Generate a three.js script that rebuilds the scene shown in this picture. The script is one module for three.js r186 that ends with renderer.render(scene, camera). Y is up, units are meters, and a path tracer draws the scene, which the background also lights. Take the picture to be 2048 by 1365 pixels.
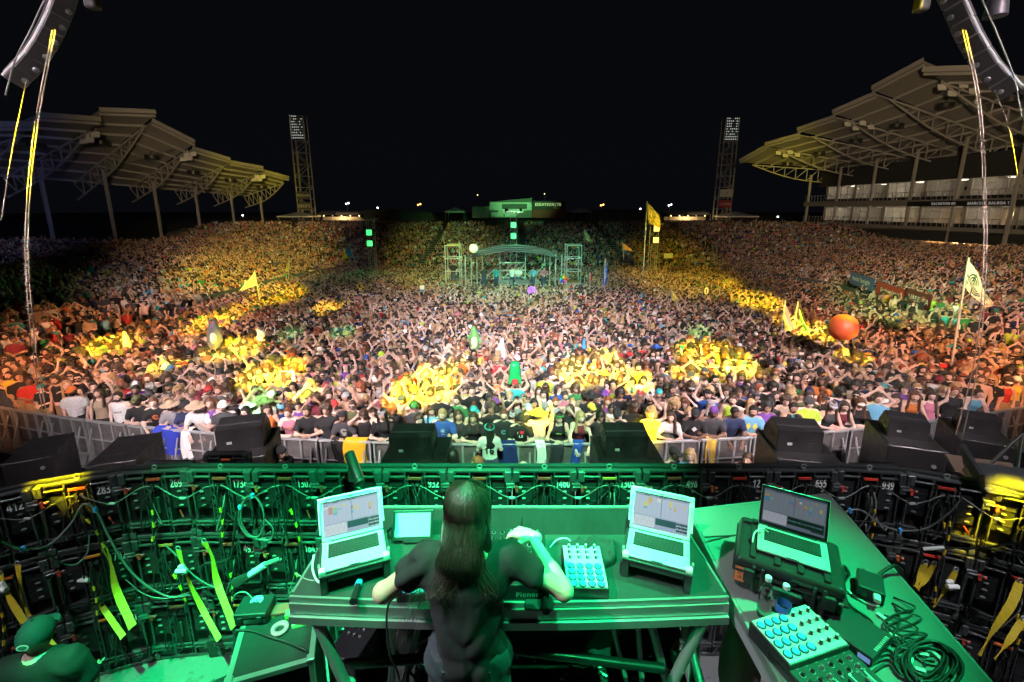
import * as THREE from 'three';
import { mergeGeometries, mergeVertices, toCreasedNormals } from 'three/addons/utils/BufferGeometryUtils.js';
import { RoundedBoxGeometry } from 'three/addons/geometries/RoundedBoxGeometry.js';
import { FontLoader } from 'three/addons/loaders/FontLoader.js';
import { ImprovedNoise } from 'three/addons/math/ImprovedNoise.js';

// ------------------------------------------------------------------ camera, sky, moon, exposure
const scene = new THREE.Scene();
const FOCAL = 900, PITCH = 12 * Math.PI / 180, AXIS_Y = 610, EYE = 2.9;
const camera = new THREE.PerspectiveCamera(2 * Math.atan(682.5 / FOCAL) * 180 / Math.PI, 2048 / 1365, 0.05, 600);
camera.position.set(0, EYE, 0);
camera.rotation.set(-PITCH, 0, 0);
camera.setViewOffset(2048, 1365, 0, 682.5 - AXIS_Y, 2048, 1365);
scene.add(camera);
const skyData = new Float32Array(64 * 32 * 4);
for (let j = 0; j < 32; j++) for (let i = 0; i < 64; i++) {
  const k = (j * 64 + i) * 4, h = Math.abs(j - 15.5) / 16;
  const g = 0.0016 + 0.0012 * (1 - h);
  skyData[k] = g * 0.85; skyData[k + 1] = g * 0.95; skyData[k + 2] = g * 1.35; skyData[k + 3] = 1;
}
const sky = new THREE.DataTexture(skyData, 64, 32, THREE.RGBAFormat, THREE.FloatType);
sky.mapping = THREE.EquirectangularReflectionMapping; sky.magFilter = THREE.LinearFilter; sky.needsUpdate = true;
scene.background = sky; scene.environment = sky;
const moon = new THREE.DirectionalLight(0xcfd8ff, 0.012);
moon.position.set(-30, 60, -20); moon.castShadow = true; scene.add(moon);
Object.assign(moon.shadow.camera, { left: -70, right: 70, top: 70, bottom: -70, far: 250 });
const renderer = new THREE.WebGLRenderer({ antialias: true });
renderer.toneMapping = THREE.LinearToneMapping;
renderer.toneMappingExposure = 1.0;
renderer.shadowMap.enabled = true;

// ------------------------------------------------------------------ helpers
const font = await new FontLoader().loadAsync('fonts/droid/droid_sans_bold.typeface.json');
const V = (x, y, z) => new THREE.Vector3(x, y, z);
const SIN = Math.sin(PITCH), COS = Math.cos(PITCH);
const rayDir = (px, py) => { const a = (px - 1024) / FOCAL, b = -(py - AXIS_Y) / FOCAL; return V(a, -SIN + b * COS, -COS - b * SIN); };
const atT = (px, py, t) => rayDir(px, py).multiplyScalar(t).add(V(0, EYE, 0));      // a point seen there, t metres deep
const atY = (px, py, Y) => { const d = rayDir(px, py); return d.multiplyScalar((Y - EYE) / d.y).add(V(0, EYE, 0)); };
const atZ = (px, py, Z) => { const d = rayDir(px, py); return d.multiplyScalar(Z / -d.z).add(V(0, EYE, 0)); };
const K = 1.5, LIFT = 0.55, GROUND = EYE + K * (-1.55 - EYE) + LIFT;        // venue drawn at two thirds, then set out at full size round the eye point
const full = (v) => v.clone().multiplyScalar(K).add(V(0, EYE * (1 - K), 0));
function setOut(first, lifted) {
  for (const o of scene.children.slice(first)) {
    if (o.isCamera) continue; o.position.copy(full(o.position)); if (lifted && lifted.test(o.name)) o.position.y += LIFT;
    if (o.isLight) o.intensity *= K * K; else if (o.isMesh || o.isGroup) o.scale.multiplyScalar(K);
  }
}
function rng(seed) { let s = seed | 0; return () => { s = (s + 0x6d2b79f5) | 0; let t = Math.imul(s ^ (s >>> 15), 1 | s); t = (t + Math.imul(t ^ (t >>> 7), 61 | t)) ^ t; return ((t ^ (t >>> 14)) >>> 0) / 4294967296; }; }
const noise = new ImprovedNoise();
const N3 = (x, y, z) => noise.noise(x, y, z);
const clamp = (x, a, b) => Math.max(a, Math.min(b, x));
const sstep = (a, b, x) => { const t = clamp((x - a) / (b - a), 0, 1); return t * t * (3 - 2 * t); };
const lerp = (a, b, t) => a + (b - a) * t;

const taken = new Map();
function numbered(name) { const n = taken.get(name) ?? 0; taken.set(name, n + 1); return n ? name + '_' + String(n).padStart(3, '0') : name; }
function tag(o, label, category, group, kind) {
  o.userData = {}; if (label) o.userData.label = label; if (category) o.userData.category = category;
  if (group) o.userData.group = group; if (kind) o.userData.kind = kind; return o;
}
function thing(name, label, category, pos, turn = 0, group) {
  const o = new THREE.Group(); o.name = numbered(name); scene.add(o);
  if (pos) o.position.copy(pos.isVector3 ? pos : V(...pos));
  o.rotation.y = turn; return tag(o, label, category, group);
}
function mesh(name, geo, mat, parent) {
  if (Array.isArray(geo)) geo = merge(geo);
  const m = new THREE.Mesh(geo, mat); m.name = parent ? name : numbered(name); m.castShadow = m.receiveShadow = true;
  (parent ?? scene).add(m); return m;
}
function single(name, geo, mat, label, category, group) { return tag(mesh(name, geo, mat), label, category, group); }
function structure(name, geo, mat) { const m = mesh(name, geo, mat); m.userData = { kind: 'structure' }; return m; }
function merge(list) {
  const out = list.map((g) => {
    let h = g.index ? g.toNonIndexed() : g;
    if (!h.attributes.normal) h.computeVertexNormals();
    if (!h.attributes.uv) h.setAttribute('uv', new THREE.BufferAttribute(new Float32Array(h.attributes.position.count * 2), 2));
    const k = new THREE.BufferGeometry();
    for (const n of ['position', 'normal', 'uv']) k.setAttribute(n, h.attributes[n]);
    return k;
  });
  return out.length === 1 ? out[0] : mergeGeometries(out);
}
function place(g, x = 0, y = 0, z = 0, rx = 0, ry = 0, rz = 0) {
  if (rx || ry || rz) g.applyMatrix4(new THREE.Matrix4().makeRotationFromEuler(new THREE.Euler(rx, ry, rz, 'YXZ')));
  return g.translate(x, y, z);
}
const box = (w, h, d, x, y, z, rx, ry, rz) => place(new THREE.BoxGeometry(w, h, d), x, y, z, rx, ry, rz);
const rbox = (w, h, d, r, x, y, z, rx, ry, rz) => place(new RoundedBoxGeometry(w, h, d, 1, r), x, y, z, rx, ry, rz);
const cyl = (r0, r1, h, n, x, y, z, rx, ry, rz) => place(new THREE.CylinderGeometry(r0, r1, h, n), x, y, z, rx, ry, rz);
const ball = (r, n, x, y, z) => new THREE.SphereGeometry(r, n, Math.max(4, n * 0.6 | 0)).translate(x, y, z);
function bar(a, b, r, n = 6, r2 = r) {
  const d = b.clone().sub(a), g = new THREE.CylinderGeometry(r2, r, d.length(), n);
  g.applyQuaternion(new THREE.Quaternion().setFromUnitVectors(V(0, 1, 0), d.clone().normalize()));
  return g.translate((a.x + b.x) / 2, (a.y + b.y) / 2, (a.z + b.z) / 2);
}
function beam(a, b, w, h) {                                        // square bar
  const d = b.clone().sub(a), g = new THREE.BoxGeometry(w, h, d.length());
  const m = new THREE.Matrix4().lookAt(b, a, V(0, 1, 0)); g.applyMatrix4(m);
  return g.translate((a.x + b.x) / 2, (a.y + b.y) / 2, (a.z + b.z) / 2);
}
const curve = (pts) => new THREE.CatmullRomCurve3(pts.map((p) => (p.isVector3 ? p : V(...p))));
const tube = (pts, r, segs = 24, rad = 6) => new THREE.TubeGeometry(curve(pts), segs, r, rad);
function textGeo(str, size, curveSegs = 2, depth = 0) {
  const sh = font.generateShapes(str, size);
  const g = depth ? new THREE.ExtrudeGeometry(sh, { depth, bevelEnabled: false, curveSegments: curveSegs }) : new THREE.ShapeGeometry(sh, curveSegs);
  g.computeBoundingBox(); const b = g.boundingBox;
  return g.translate(-(b.max.x + b.min.x) / 2, -(b.max.y + b.min.y) / 2, 0);
}
function prism(pts, y0, y1) {                                      // polygon in plan [x,z], extruded upward
  const s = new THREE.Shape(pts.map(([x, z]) => new THREE.Vector2(x, -z)));
  const g = new THREE.ExtrudeGeometry(s, { depth: y1 - y0, bevelEnabled: false });
  return g.rotateX(-Math.PI / 2).translate(0, y0, 0);
}
function slab(p, thick) {                                          // four corners (world), thickness downward
  const n = p[1].clone().sub(p[0]).cross(p[3].clone().sub(p[0])).normalize(); if (n.y < 0) n.negate();
  const q = p.map((v) => v.clone().addScaledVector(n, -thick));
  const f = [[p[0], p[1], p[2], p[3]], [q[3], q[2], q[1], q[0]]];
  for (let i = 0; i < 4; i++) { const j = (i + 1) % 4; f.push([p[i], q[i], q[j], p[j]]); }
  const pos = [], uv = [];
  for (const [a, b, c, d] of f) for (const v of [a, b, c, a, c, d]) { pos.push(v.x, v.y, v.z); uv.push(v.x, v.z); }
  const g = new THREE.BufferGeometry(); g.setAttribute('position', new THREE.Float32BufferAttribute(pos, 3)); g.setAttribute('uv', new THREE.Float32BufferAttribute(uv, 2));
  g.computeVertexNormals(); return g;
}
// canvas and noise textures
function canvasTex(w, h, draw) {
  const c = document.createElement('canvas'); c.width = w; c.height = h; draw(c.getContext('2d'), w, h);
  const t = new THREE.CanvasTexture(c); t.colorSpace = THREE.SRGBColorSpace; t.magFilter = THREE.LinearFilter; return t;
}
function noiseTex(n, fn, rep = 1, srgb = false) {
  const d = new Uint8Array(n * n * 4);
  for (let j = 0; j < n; j++) for (let i = 0; i < n; i++) { const v = fn(i / n, j / n), k = (j * n + i) * 4; const c = Array.isArray(v) ? v : [v, v, v]; for (let q = 0; q < 3; q++) d[k + q] = clamp(c[q], 0, 1) * 255; d[k + 3] = 255; }
  const t = new THREE.DataTexture(d, n, n); t.wrapS = t.wrapT = THREE.RepeatWrapping; t.magFilter = THREE.LinearFilter; t.repeat.set(rep, rep);
  if (srgb) t.colorSpace = THREE.SRGBColorSpace; t.needsUpdate = true; return t;
}
const torus2 = (u, v, f, s) => N3(Math.cos(u * 6.2832) * f + s, Math.sin(u * 6.2832) * f + s * 2, Math.cos(v * 6.2832) * f) + N3(Math.sin(v * 6.2832) * f, Math.cos(u * 6.2832) * f - s, Math.sin(v * 6.2832) * f + s);
const rnd0 = rng(7);
const scuffs = []; for (let i = 0; i < 260; i++) scuffs.push([rnd0(), rnd0(), rnd0() * 6.28, 0.01 + rnd0() * 0.05, rnd0()]);
const wearTex = noiseTex(512, (u, v) => {                          // scuffed, dusty black paint
  const c = 0.62 + 0.16 * torus2(u, v, 1.3, 3) + 0.12 * torus2(u, v, 5, 9) + 0.1 * torus2(u, v, 19, 1); return c;
});
const grainTex = noiseTex(256, (u, v) => 0.8 + 0.1 * torus2(u, v, 3, 1) + 0.2 * (rnd0() - 0.5));
const scratchTex = canvasTex(1024, 1024, (g, w, h) => {
  g.fillStyle = '#b8b8b8'; g.fillRect(0, 0, w, h);
  const r = rng(5);
  for (let i = 0; i < 9000; i++) { const v = 150 + r() * 70 | 0; g.fillStyle = `rgba(${v},${v},${v},.25)`; const s = 1 + r() * 14 * r(); g.fillRect(r() * w, r() * h, s, s * (0.4 + r())); }
  for (let i = 0; i < 150; i++) { const v = r() < 0.5 ? 120 : 225; g.strokeStyle = `rgba(${v},${v},${v},${0.1 + r() * 0.35})`; g.lineWidth = 0.6 + r() * 1.4; g.beginPath(); const x = r() * w, y = r() * h, a = r() * 6.28, l = 10 + r() * 130; g.moveTo(x, y); g.quadraticCurveTo(x + Math.cos(a) * l * 0.5 + r() * 9, y + Math.sin(a) * l * 0.5, x + Math.cos(a + 0.15) * l, y + Math.sin(a + 0.15) * l); g.stroke(); }
}); scratchTex.wrapS = scratchTex.wrapT = THREE.RepeatWrapping;
const meshTex = canvasTex(128, 128, (g, w, h) => {                 // perforated sheet
  g.fillStyle = '#565656'; g.fillRect(0, 0, w, h); g.fillStyle = '#050505';
  for (let j = 0; j < 16; j++) for (let i = 0; i < 16; i++) { g.beginPath(); g.arc(i * 8 + (j % 2 ? 4 : 0) + 2, j * 8 + 4, 2.7, 0, 7); g.fill(); }
}); meshTex.wrapS = meshTex.wrapT = THREE.RepeatWrapping;
const clothTex = noiseTex(256, (u, v) => 0.78 + 0.13 * torus2(u, v, 2.2, 5) + 0.07 * torus2(u, v, 9, 2) + 0.12 * (rnd0() - 0.5));

const C = (r, g, b) => new THREE.Color().setRGB(r, g, b);
const std = (color, rough = 0.7, metal = 0, extra = {}) => new THREE.MeshStandardMaterial({ color: Array.isArray(color) ? C(...color) : color, roughness: rough, metalness: metal, ...extra });
const M = {
  black: std([0.022, 0.022, 0.024], 0.55, 0, { roughnessMap: wearTex }), blackGloss: std([0.015, 0.015, 0.017], 0.3), blackMatte: std([0.02, 0.02, 0.021], 0.85, 0, { map: wearTex }),
  casing: std([0.035, 0.037, 0.04], 0.38, 0.25), rail: std([0.05, 0.053, 0.057], 0.33, 0.6), dark: std([0.012, 0.012, 0.013], 0.5),
  alu: std([0.5, 0.51, 0.52], 0.36, 0.8), aluMatte: std([0.5, 0.51, 0.52], 0.5, 0.6), steel: std([0.42, 0.42, 0.43], 0.45, 0.8), galv: std([0.45, 0.46, 0.47], 0.5, 0.55, { map: grainTex }),
  white: std([0.78, 0.78, 0.76], 0.5), paper: std([0.72, 0.72, 0.7], 0.9), red: std([0.6, 0.05, 0.03], 0.5), orange: std([0.75, 0.17, 0.04], 0.5), yellow: std([0.78, 0.52, 0.02], 0.6), blueTape: std([0.05, 0.28, 0.62], 0.6),
  strap: std([0.7, 0.5, 0.02], 0.7, 0, { map: clothTex }), cable: std([0.018, 0.018, 0.019], 0.45), cableGrey: std([0.2, 0.2, 0.2], 0.45), cableWhite: std([0.72, 0.72, 0.7], 0.4), rope: std([0.55, 0.45, 0.3], 0.6),
  deckTop: std([0.36, 0.36, 0.36], 0.5, 0.1, { map: scratchTex }), tableTop: std([0.03, 0.032, 0.032], 0.62, 0, { map: wearTex }), fabric: std([0.02, 0.021, 0.022], 0.95, 0, { map: clothTex }),
  grille: std([0.16, 0.16, 0.16], 0.6, 0.2, { map: meshTex }), concrete: std([0.2, 0.2, 0.2], 0.9, 0, { map: wearTex }), roofMetal: std([0.34, 0.33, 0.32], 0.6, 0.1, { map: grainTex }), roofSteel: std([0.4, 0.39, 0.38], 0.6, 0.2), grass: std([0.03, 0.05, 0.02], 1),
};
// ------------------------------------------------------------------ stage lighting: moving heads on a truss over and behind the camera
const trussY = 8.2;
function trussRun(a, b, label) {
  const t = thing('lighting_truss', label, 'truss', [0, 0, 0]);
  const off = [[0.15, 0.15], [0.15, -0.15], [-0.15, 0.15], [-0.15, -0.15]], dir = b.clone().sub(a), side = V(0, 1, 0).cross(dir).normalize(), n = Math.round(dir.length() / 0.6);
  for (const [u, v] of off) mesh('chord', bar(a.clone().addScaledVector(side, u).add(V(0, v + 0.45, 0)), b.clone().addScaledVector(side, u).add(V(0, v + 0.45, 0)), 0.025, 6), M.alu, t);
  const lac = []; for (let i = 0; i < n; i++) { const p = a.clone().lerp(b, i / n), q = a.clone().lerp(b, (i + 1) / n); for (const u of [0.15, -0.15]) lac.push(bar(p.clone().addScaledVector(side, u).add(V(0, 0.3, 0)), q.clone().addScaledVector(side, u).add(V(0, 0.6, 0)), 0.012, 4)); }
  mesh('lacing', lac, M.alu, t);
}
trussRun(V(-9, trussY, 1.5), V(9, trussY, 1.5), 'long aluminium lighting truss hung over the back of the stage');
trussRun(V(-5.2, trussY, -2.5), V(-5.2, trussY, 1.2), 'short aluminium truss hung over the stage side with the cap-wearing crew');
trussRun(V(5.2, trussY, -2.5), V(5.2, trussY, 1.2), 'short aluminium truss hung over the stage side with the scratched deck');
trussRun(V(-5.0, trussY, -0.6), V(5.0, trussY, -0.6), 'aluminium truss hung across the stage above the performer');
const headGeo = merge([new THREE.CylinderGeometry(0.15, 0.19, 0.42, 14).rotateX(Math.PI / 2), cyl(0.17, 0.17, 0.05, 14, 0, 0, 0.2, Math.PI / 2)]), yokeGeo = merge([box(0.05, 0.34, 0.12, -0.24, 0.08, 0), box(0.05, 0.34, 0.12, 0.24, 0.08, 0), box(0.53, 0.05, 0.16, 0, 0.27, 0)]), lampBase = rbox(0.34, 0.14, 0.3, 0.02, 0, 0.38, 0), lensGeo = new THREE.CircleGeometry(0.13, 18).translate(0, 0, 0.228);
const headCount = new Map();
function spot(color, pos, target, intensity, deg, penumbra, colourWord, aim, radius = 3) {
  const n = (headCount.get(colourWord + aim) ?? 0); headCount.set(colourWord + aim, n + 1);
  const t = thing('moving_head_light', `${colourWord} moving head lamp aimed at ${aim}`, 'stage light', pos, 0, 'moving head lamps over the stage');
  mesh('base', lampBase, M.black, t); mesh('yoke', yokeGeo, M.black, t);
  const h = mesh('head', headGeo, M.black, t), dir = target.clone().sub(pos).normalize();
  h.quaternion.setFromUnitVectors(V(0, 0, 1), dir);
  mesh('lens', lensGeo, std([0.1, 0.1, 0.1], 0.2, 0, { emissive: color.clone(), emissiveIntensity: 2 }), h);
  const l = new THREE.SpotLight(color, intensity, 0, deg * Math.PI / 180, penumbra, 2);
  l.position.copy(pos).addScaledVector(dir, 0.3); l.target.position.copy(target); l.castShadow = true; l.shadow.radius = radius;
  scene.add(l, l.target);
}
const WARM = C(1, 0.83, 0.86), COOL = C(0.92, 0.93, 1), AMBER = C(1, 0.42, 0.2), YEL = C(1, 0.79, 0.01), GREEN = C(0.02, 1, 0.3), BLUE = C(0.25, 0.3, 1), WHITE = C(1, 0.95, 0.9);
// white wash over the standing crowd
spot(WARM, V(-8.6, trussY, 1.5), full(V(-3, -1.6, -14)), 2350, 29, 0.8, 'warm white', 'the crowd on the aisle side', 8);
spot(WARM, V(8.6, trussY, 1.5), full(V(3.5, -1.6, -14)), 2050, 29, 0.8, 'warm white', 'the crowd by the orange ball', 8);
spot(COOL, V(0.4, trussY, 1.5), full(V(0.2, -2.4, -18)), 1950, 20, 0.8, 'cool white', 'the crowd before the mixing tent', 8);
spot(AMBER, V(-8, trussY, 1.5), full(V(-11.5, -2, -14)), 3000, 14, 0.9, 'amber', 'the crowd edge below the darker stand', 8);
spot(AMBER, V(8, trussY, 1.5), full(V(13, -2, -14)), 3200, 15, 0.9, 'amber', 'the crowd edge below the suites', 8);
spot(WARM, V(7.4, trussY, 1.5), full(V(30, -1, -38)), 9000, 19, 0.9, 'warm white', 'the seats below the suites', 8);
spot(WARM, V(-7.4, trussY, 1.5), full(V(-23, -1.5, -40)), 8200, 13, 0.9, 'warm white', 'the seats under the stepped roof', 8);
spot(C(1, 0.72, 0.4), V(7.8, trussY, 1.0), full(V(44, 11, -52)), 9675, 26, 0.9, 'warm white', 'the canopy over the suites', 8);
spot(C(1, 0.72, 0.4), V(-7.8, trussY, 1.0), full(V(-36, 8, -62)), 10000, 15, 0.9, 'warm white', 'the canopy of the darker stand', 8);
// yellow beams: [x px, y px, depth (or ground), half-angle, intensity]
const yBeams = [[545, 745, 1.7, 2600, 'the crowd left of the picture placard'], [470, 700, 1.5, 2200, 'the crowd by the zebra inflatable'], [420, 650, 1.3, 2400, 'the crowd under the penguin inflatable'], [555, 590, 1.6, 3600, 'the crowd by the long hanging flag'], [855, 770, 1.8, 2600, 'the crowd left of the green inflatable'], [1160, 745, 1.5, 2300, 'the crowd right of the green inflatable'], [1265, 760, 1.2, 2000, 'the crowd behind the second floor monitor'], [1425, 715, 2.0, 2600, 'the crowd before the pink flag'], [1512, 602, 1.4, 3600, 'the crowd along the diagonal band'], [1630, 665, 1.4, 2600, 'the crowd beside the orange ball'], [1300, 850, 0.9, 1500, 'the front rail by the second monitor'], [1075, 830, 0.9, 1400, 'the bare chested man in the tall hat'], [225, 690, 1.3, 1800, 'the crowd by the green dinosaur inflatable'], [615, 785, 0.9, 1500, 'the crowd under the picture placard'], [505, 770, 0.9, 1700, 'a few heads above the pink crocheted top'], [790, 800, 0.8, 1500, 'a few heads behind the second wedge'], [915, 735, 0.8, 1700, 'a few heads below the crocodile inflatable'], [1215, 715, 1.0, 1800, 'a few heads below the dolphin fin'], [1365, 745, 0.9, 1700, 'a few heads right of the third wedge'], [1490, 740, 0.9, 1600, 'a few heads above the diamond shirt'], [1568, 645, 0.8, 2200, 'the crowd between the two pennants'], [655, 615, 0.9, 2400, 'the crowd behind the cream flag'], [470, 625, 1.0, 2400, 'the crowd behind the penguin inflatable'], [330, 735, 0.9, 1600, 'a few heads around the zebra inflatable'], [1700, 715, 0.8, 1600, 'a few heads below the orange ball'], [1455, 570, 0.8, 2600, 'the far start of the diagonal band']];
const headPlane = (px, py) => { const d = rayDir(px, py), t = (GROUND + 1.5 + 0.735 - EYE) / (d.y - 0.07 * d.z); return d.multiplyScalar(t > 0 && t < 90 ? t : 60).add(V(0, EYE, 0)); };
yBeams.forEach(([px, py, deg, I, aim], i) => { const p = headPlane(px, py); spot(YEL, V(-6 + (px / 2048) * 12, trussY, 1.5 + (i % 2) * 0.0), p, I * 4.4, deg * 2.0, 0.4, 'yellow', aim, 2); });
spot(YEL, V(-6.9, trussY, 1.5), full(V(-24, -2, -44)), 14625, 9, 0.8, 'yellow', 'the far seats at the roof end', 4);
spot(YEL, V(-2.6, trussY, 1.5), full(V(-8, -3, -52)), 6000, 9, 0.8, 'yellow', 'the far bank beside the first light tower', 4);
spot(YEL, V(2.8, trussY, 1.5), full(V(15, -3.4, -42)), 8500, 8, 0.8, 'yellow', 'the far bank by the tall yellow flag', 4);
spot(YEL, V(6.0, trussY, 1.5), full(V(29, -1.5, -54)), 14625, 8, 0.8, 'yellow', 'the far seats by the lone yellow column', 4);
spot(YEL, V(6.2, trussY, 1.2), full(V(42, 9, -72)), 20250, 5, 0.8, 'yellow', 'the far tip of the suite canopy', 4);
spot(YEL, V(-6.2, trussY, 1.2), full(V(-41, 8, -73)), 15750, 4.5, 0.8, 'yellow', 'the far tip of the darker canopy', 4);
for (const [px, py, aim] of [[580, 668, 'a green patch by the white swan inflatable'], [690, 665, 'a second green patch behind the front rows'], [1400, 665, 'a green patch before the pink flag'], [520, 800, 'a green patch in the second row'], [1785, 610, 'the crowd under the red boards']]) spot(C(0.1, 1, 0.25), V(-5 + px / 200, trussY, 1.5), headPlane(px, py), 3600, px > 1700 ? 6 : 1.6, 0.5, 'green', aim, 2);
spot(C(0.1, 1, 0.4), V(0, trussY, 1.5), full(V(0, -1.5, -56)), 7000, 16, 0.9, 'green', 'the far bank behind the mixing tent', 5);
spot(C(0.25, 1, 0.3), V(1.2, trussY, 1.5), full(V(2, 5.5, -98)), 49500, 5, 0.8, 'green', 'the food building on the far bank', 5);
spot(YEL, V(-3.4, trussY, 1.5), full(V(-45, 8, -99)), 31500, 4, 0.8, 'yellow', 'the first floodlight tower', 4);
spot(YEL, V(3.6, trussY, 1.5), full(V(46, 8, -99)), 20250, 4, 0.8, 'yellow', 'the second floodlight tower', 4);
spot(C(0.35, 0.4, 1), V(-8.9, trussY, 1.5), full(V(-44, 5, -34)), 3600, 13, 0.9, 'blue violet', 'the dark end of the stepped roof', 6);
spot(GREEN, V(0.0, trussY, -0.6), V(0.1, -1.6, -7.2), 900, 17, 0.8, 'green', 'the pit subwoofers', 5);
for (const [x, w] of [[-4, 'the front rail below the tilted wedge'], [0.3, 'the front rail by the white jersey'], [4.2, 'the front rail before the lime tee']]) spot(WARM, V(x, trussY, -0.6), V(x * 1.15, -2.2, -9.3), 560, 15, 0.8, 'warm white', w, 5);
spot(GREEN, V(1.5, trussY, 1.5), V(0.65, 0.1, -1.9), 420, 4.2, 0.7, 'green', 'the floor under the table', 4);
// green and white over the booth
spot(GREEN, V(-1.3, trussY, -0.6), V(-0.92, 1, -2.25), 430, 5.6, 0.6, 'green', 'the first laptop', 4);
spot(GREEN, V(5.2, trussY, -2.2), V(1.05, 1, -2.15), 850, 8.8, 0.7, 'green', 'the scratched deck and the booth table', 4);
spot(GREEN, V(0.7, trussY, -0.6), V(-0.2, 0.4, -3.4), 1700, 13.5, 0.6, 'green', 'the middle of the video wall', 4);
spot(GREEN, V(-2.2, trussY, -0.6), V(-2.4, -1.1, -3.0), 2000, 9, 0.7, 'green', 'the floor beside the booth', 4);
spot(COOL, V(-5.2, trussY, -0.2), V(-0.5, 1.2, -1.8), 360, 12, 0.8, 'cool white', 'the performer from the side', 5);
spot(COOL, V(5.2, trussY, 0.8), V(3.4, 0.1, -3.1), 200, 13, 0.8, 'cool white', 'the outer video panels', 5);
spot(COOL, V(-5.2, trussY, 0.9), V(-3.9, 0.2, -3), 130, 15, 0.8, 'cool white', 'the crew end of the video wall', 5);
spot(YEL, V(-5.6, trussY, 0.6), V(-3.7, 0.78, -3.3), 9000, 1.35, 0.4, 'yellow', 'the panel numbered two eight three', 2);
spot(YEL, V(5.6, trussY, 0.6), V(3.95, 0.72, -3.1), 9000, 1.35, 0.4, 'yellow', 'the outermost panel corner', 2);
// ------------------------------------------------------------------ figures: smooth-min bones meshed with surface nets
function netMesh(sdf, lo, hi, cell) {
  const nx = Math.ceil((hi[0] - lo[0]) / cell) + 1, ny = Math.ceil((hi[1] - lo[1]) / cell) + 1, nz = Math.ceil((hi[2] - lo[2]) / cell) + 1;
  const f = new Float32Array(nx * ny * nz), id = (i, j, k) => i + nx * (j + ny * k);
  for (let k = 0; k < nz; k++) for (let j = 0; j < ny; j++) for (let i = 0; i < nx; i++) f[id(i, j, k)] = sdf(lo[0] + i * cell, lo[1] + j * cell, lo[2] + k * cell);
  const vi = new Int32Array(nx * ny * nz).fill(-1), pos = [], idx = [];
  const cx = [0, 1, 0, 1, 0, 1, 0, 1], cy = [0, 0, 1, 1, 0, 0, 1, 1], cz = [0, 0, 0, 0, 1, 1, 1, 1];
  const ed = [[0, 1], [2, 3], [4, 5], [6, 7], [0, 2], [1, 3], [4, 6], [5, 7], [0, 4], [1, 5], [2, 6], [3, 7]];
  const v = new Float32Array(8);
  for (let k = 0; k < nz - 1; k++) for (let j = 0; j < ny - 1; j++) for (let i = 0; i < nx - 1; i++) {
    let m = 0; for (let c = 0; c < 8; c++) { v[c] = f[id(i + cx[c], j + cy[c], k + cz[c])]; if (v[c] < 0) m |= 1 << c; }
    if (!m || m === 255) continue;
    let x = 0, y = 0, z = 0, n = 0;
    for (const [a, b] of ed) if ((v[a] < 0) !== (v[b] < 0)) { const t = v[a] / (v[a] - v[b]); x += lerp(cx[a], cx[b], t); y += lerp(cy[a], cy[b], t); z += lerp(cz[a], cz[b], t); n++; }
    vi[id(i, j, k)] = pos.length / 3; pos.push(lo[0] + (i + x / n) * cell, lo[1] + (j + y / n) * cell, lo[2] + (k + z / n) * cell);
  }
  const quad = (a, b, c, d, flip) => { if (a < 0 || b < 0 || c < 0 || d < 0) return; flip ? idx.push(a, c, b, a, d, c) : idx.push(a, b, c, a, c, d); };
  for (let k = 1; k < nz - 1; k++) for (let j = 1; j < ny - 1; j++) for (let i = 1; i < nx - 1; i++) {
    const s = f[id(i, j, k)] < 0;
    if (s !== f[id(i + 1, j, k)] < 0) quad(vi[id(i, j - 1, k - 1)], vi[id(i, j, k - 1)], vi[id(i, j, k)], vi[id(i, j - 1, k)], !s);
    if (s !== f[id(i, j + 1, k)] < 0) quad(vi[id(i - 1, j, k - 1)], vi[id(i - 1, j, k)], vi[id(i, j, k)], vi[id(i, j, k - 1)], !s);
    if (s !== f[id(i, j, k + 1)] < 0) quad(vi[id(i - 1, j - 1, k)], vi[id(i, j - 1, k)], vi[id(i, j, k)], vi[id(i - 1, j, k)], !s);
  }
  const g = new THREE.BufferGeometry(); g.setAttribute('position', new THREE.Float32BufferAttribute(pos, 3)); g.setIndex(idx); g.computeVertexNormals();
  g.setAttribute('uv', new THREE.Float32BufferAttribute(pos.length / 3 ? Array.from({ length: pos.length / 3 * 2 }, (_, q) => (q % 2 ? pos[(q >> 1) * 3 + 1] : pos[(q >> 1) * 3] + pos[(q >> 1) * 3 + 2] * 0.7) * 2) : [], 2)); return g;
}
const smin = (a, b, k) => { const h = Math.max(k - Math.abs(a - b), 0) / k; return Math.min(a, b) - h * h * k * 0.25; };
function boneDist(b, x, y, z) {                                    // tapered capsule, optionally flattened in depth
  const [a, e, ra, rb, fz = 1, cz = 0] = b; let pz = z, az = a[2], ez = e[2];
  if (fz !== 1) { pz = (z - cz) / fz; az = (az - cz) / fz; ez = (ez - cz) / fz; }
  const dx = e[0] - a[0], dy = e[1] - a[1], dz = ez - az, px = x - a[0], py = y - a[1], qz = pz - az;
  const h = clamp((px * dx + py * dy + qz * dz) / (dx * dx + dy * dy + dz * dz + 1e-9), 0, 1);
  const ux = px - dx * h, uy = py - dy * h, uz = qz - dz * h;
  return (Math.sqrt(ux * ux + uy * uy + uz * uz) - lerp(ra, rb, h)) * (fz < 1 ? lerp(fz, 1, 0.4) : 1);
}
const field = (bones, k, grow = 0) => (x, y, z) => { let d = 1e3; for (const b of bones) d = smin(d, boneDist(b, x, y, z), k); return d - grow; };
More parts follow.
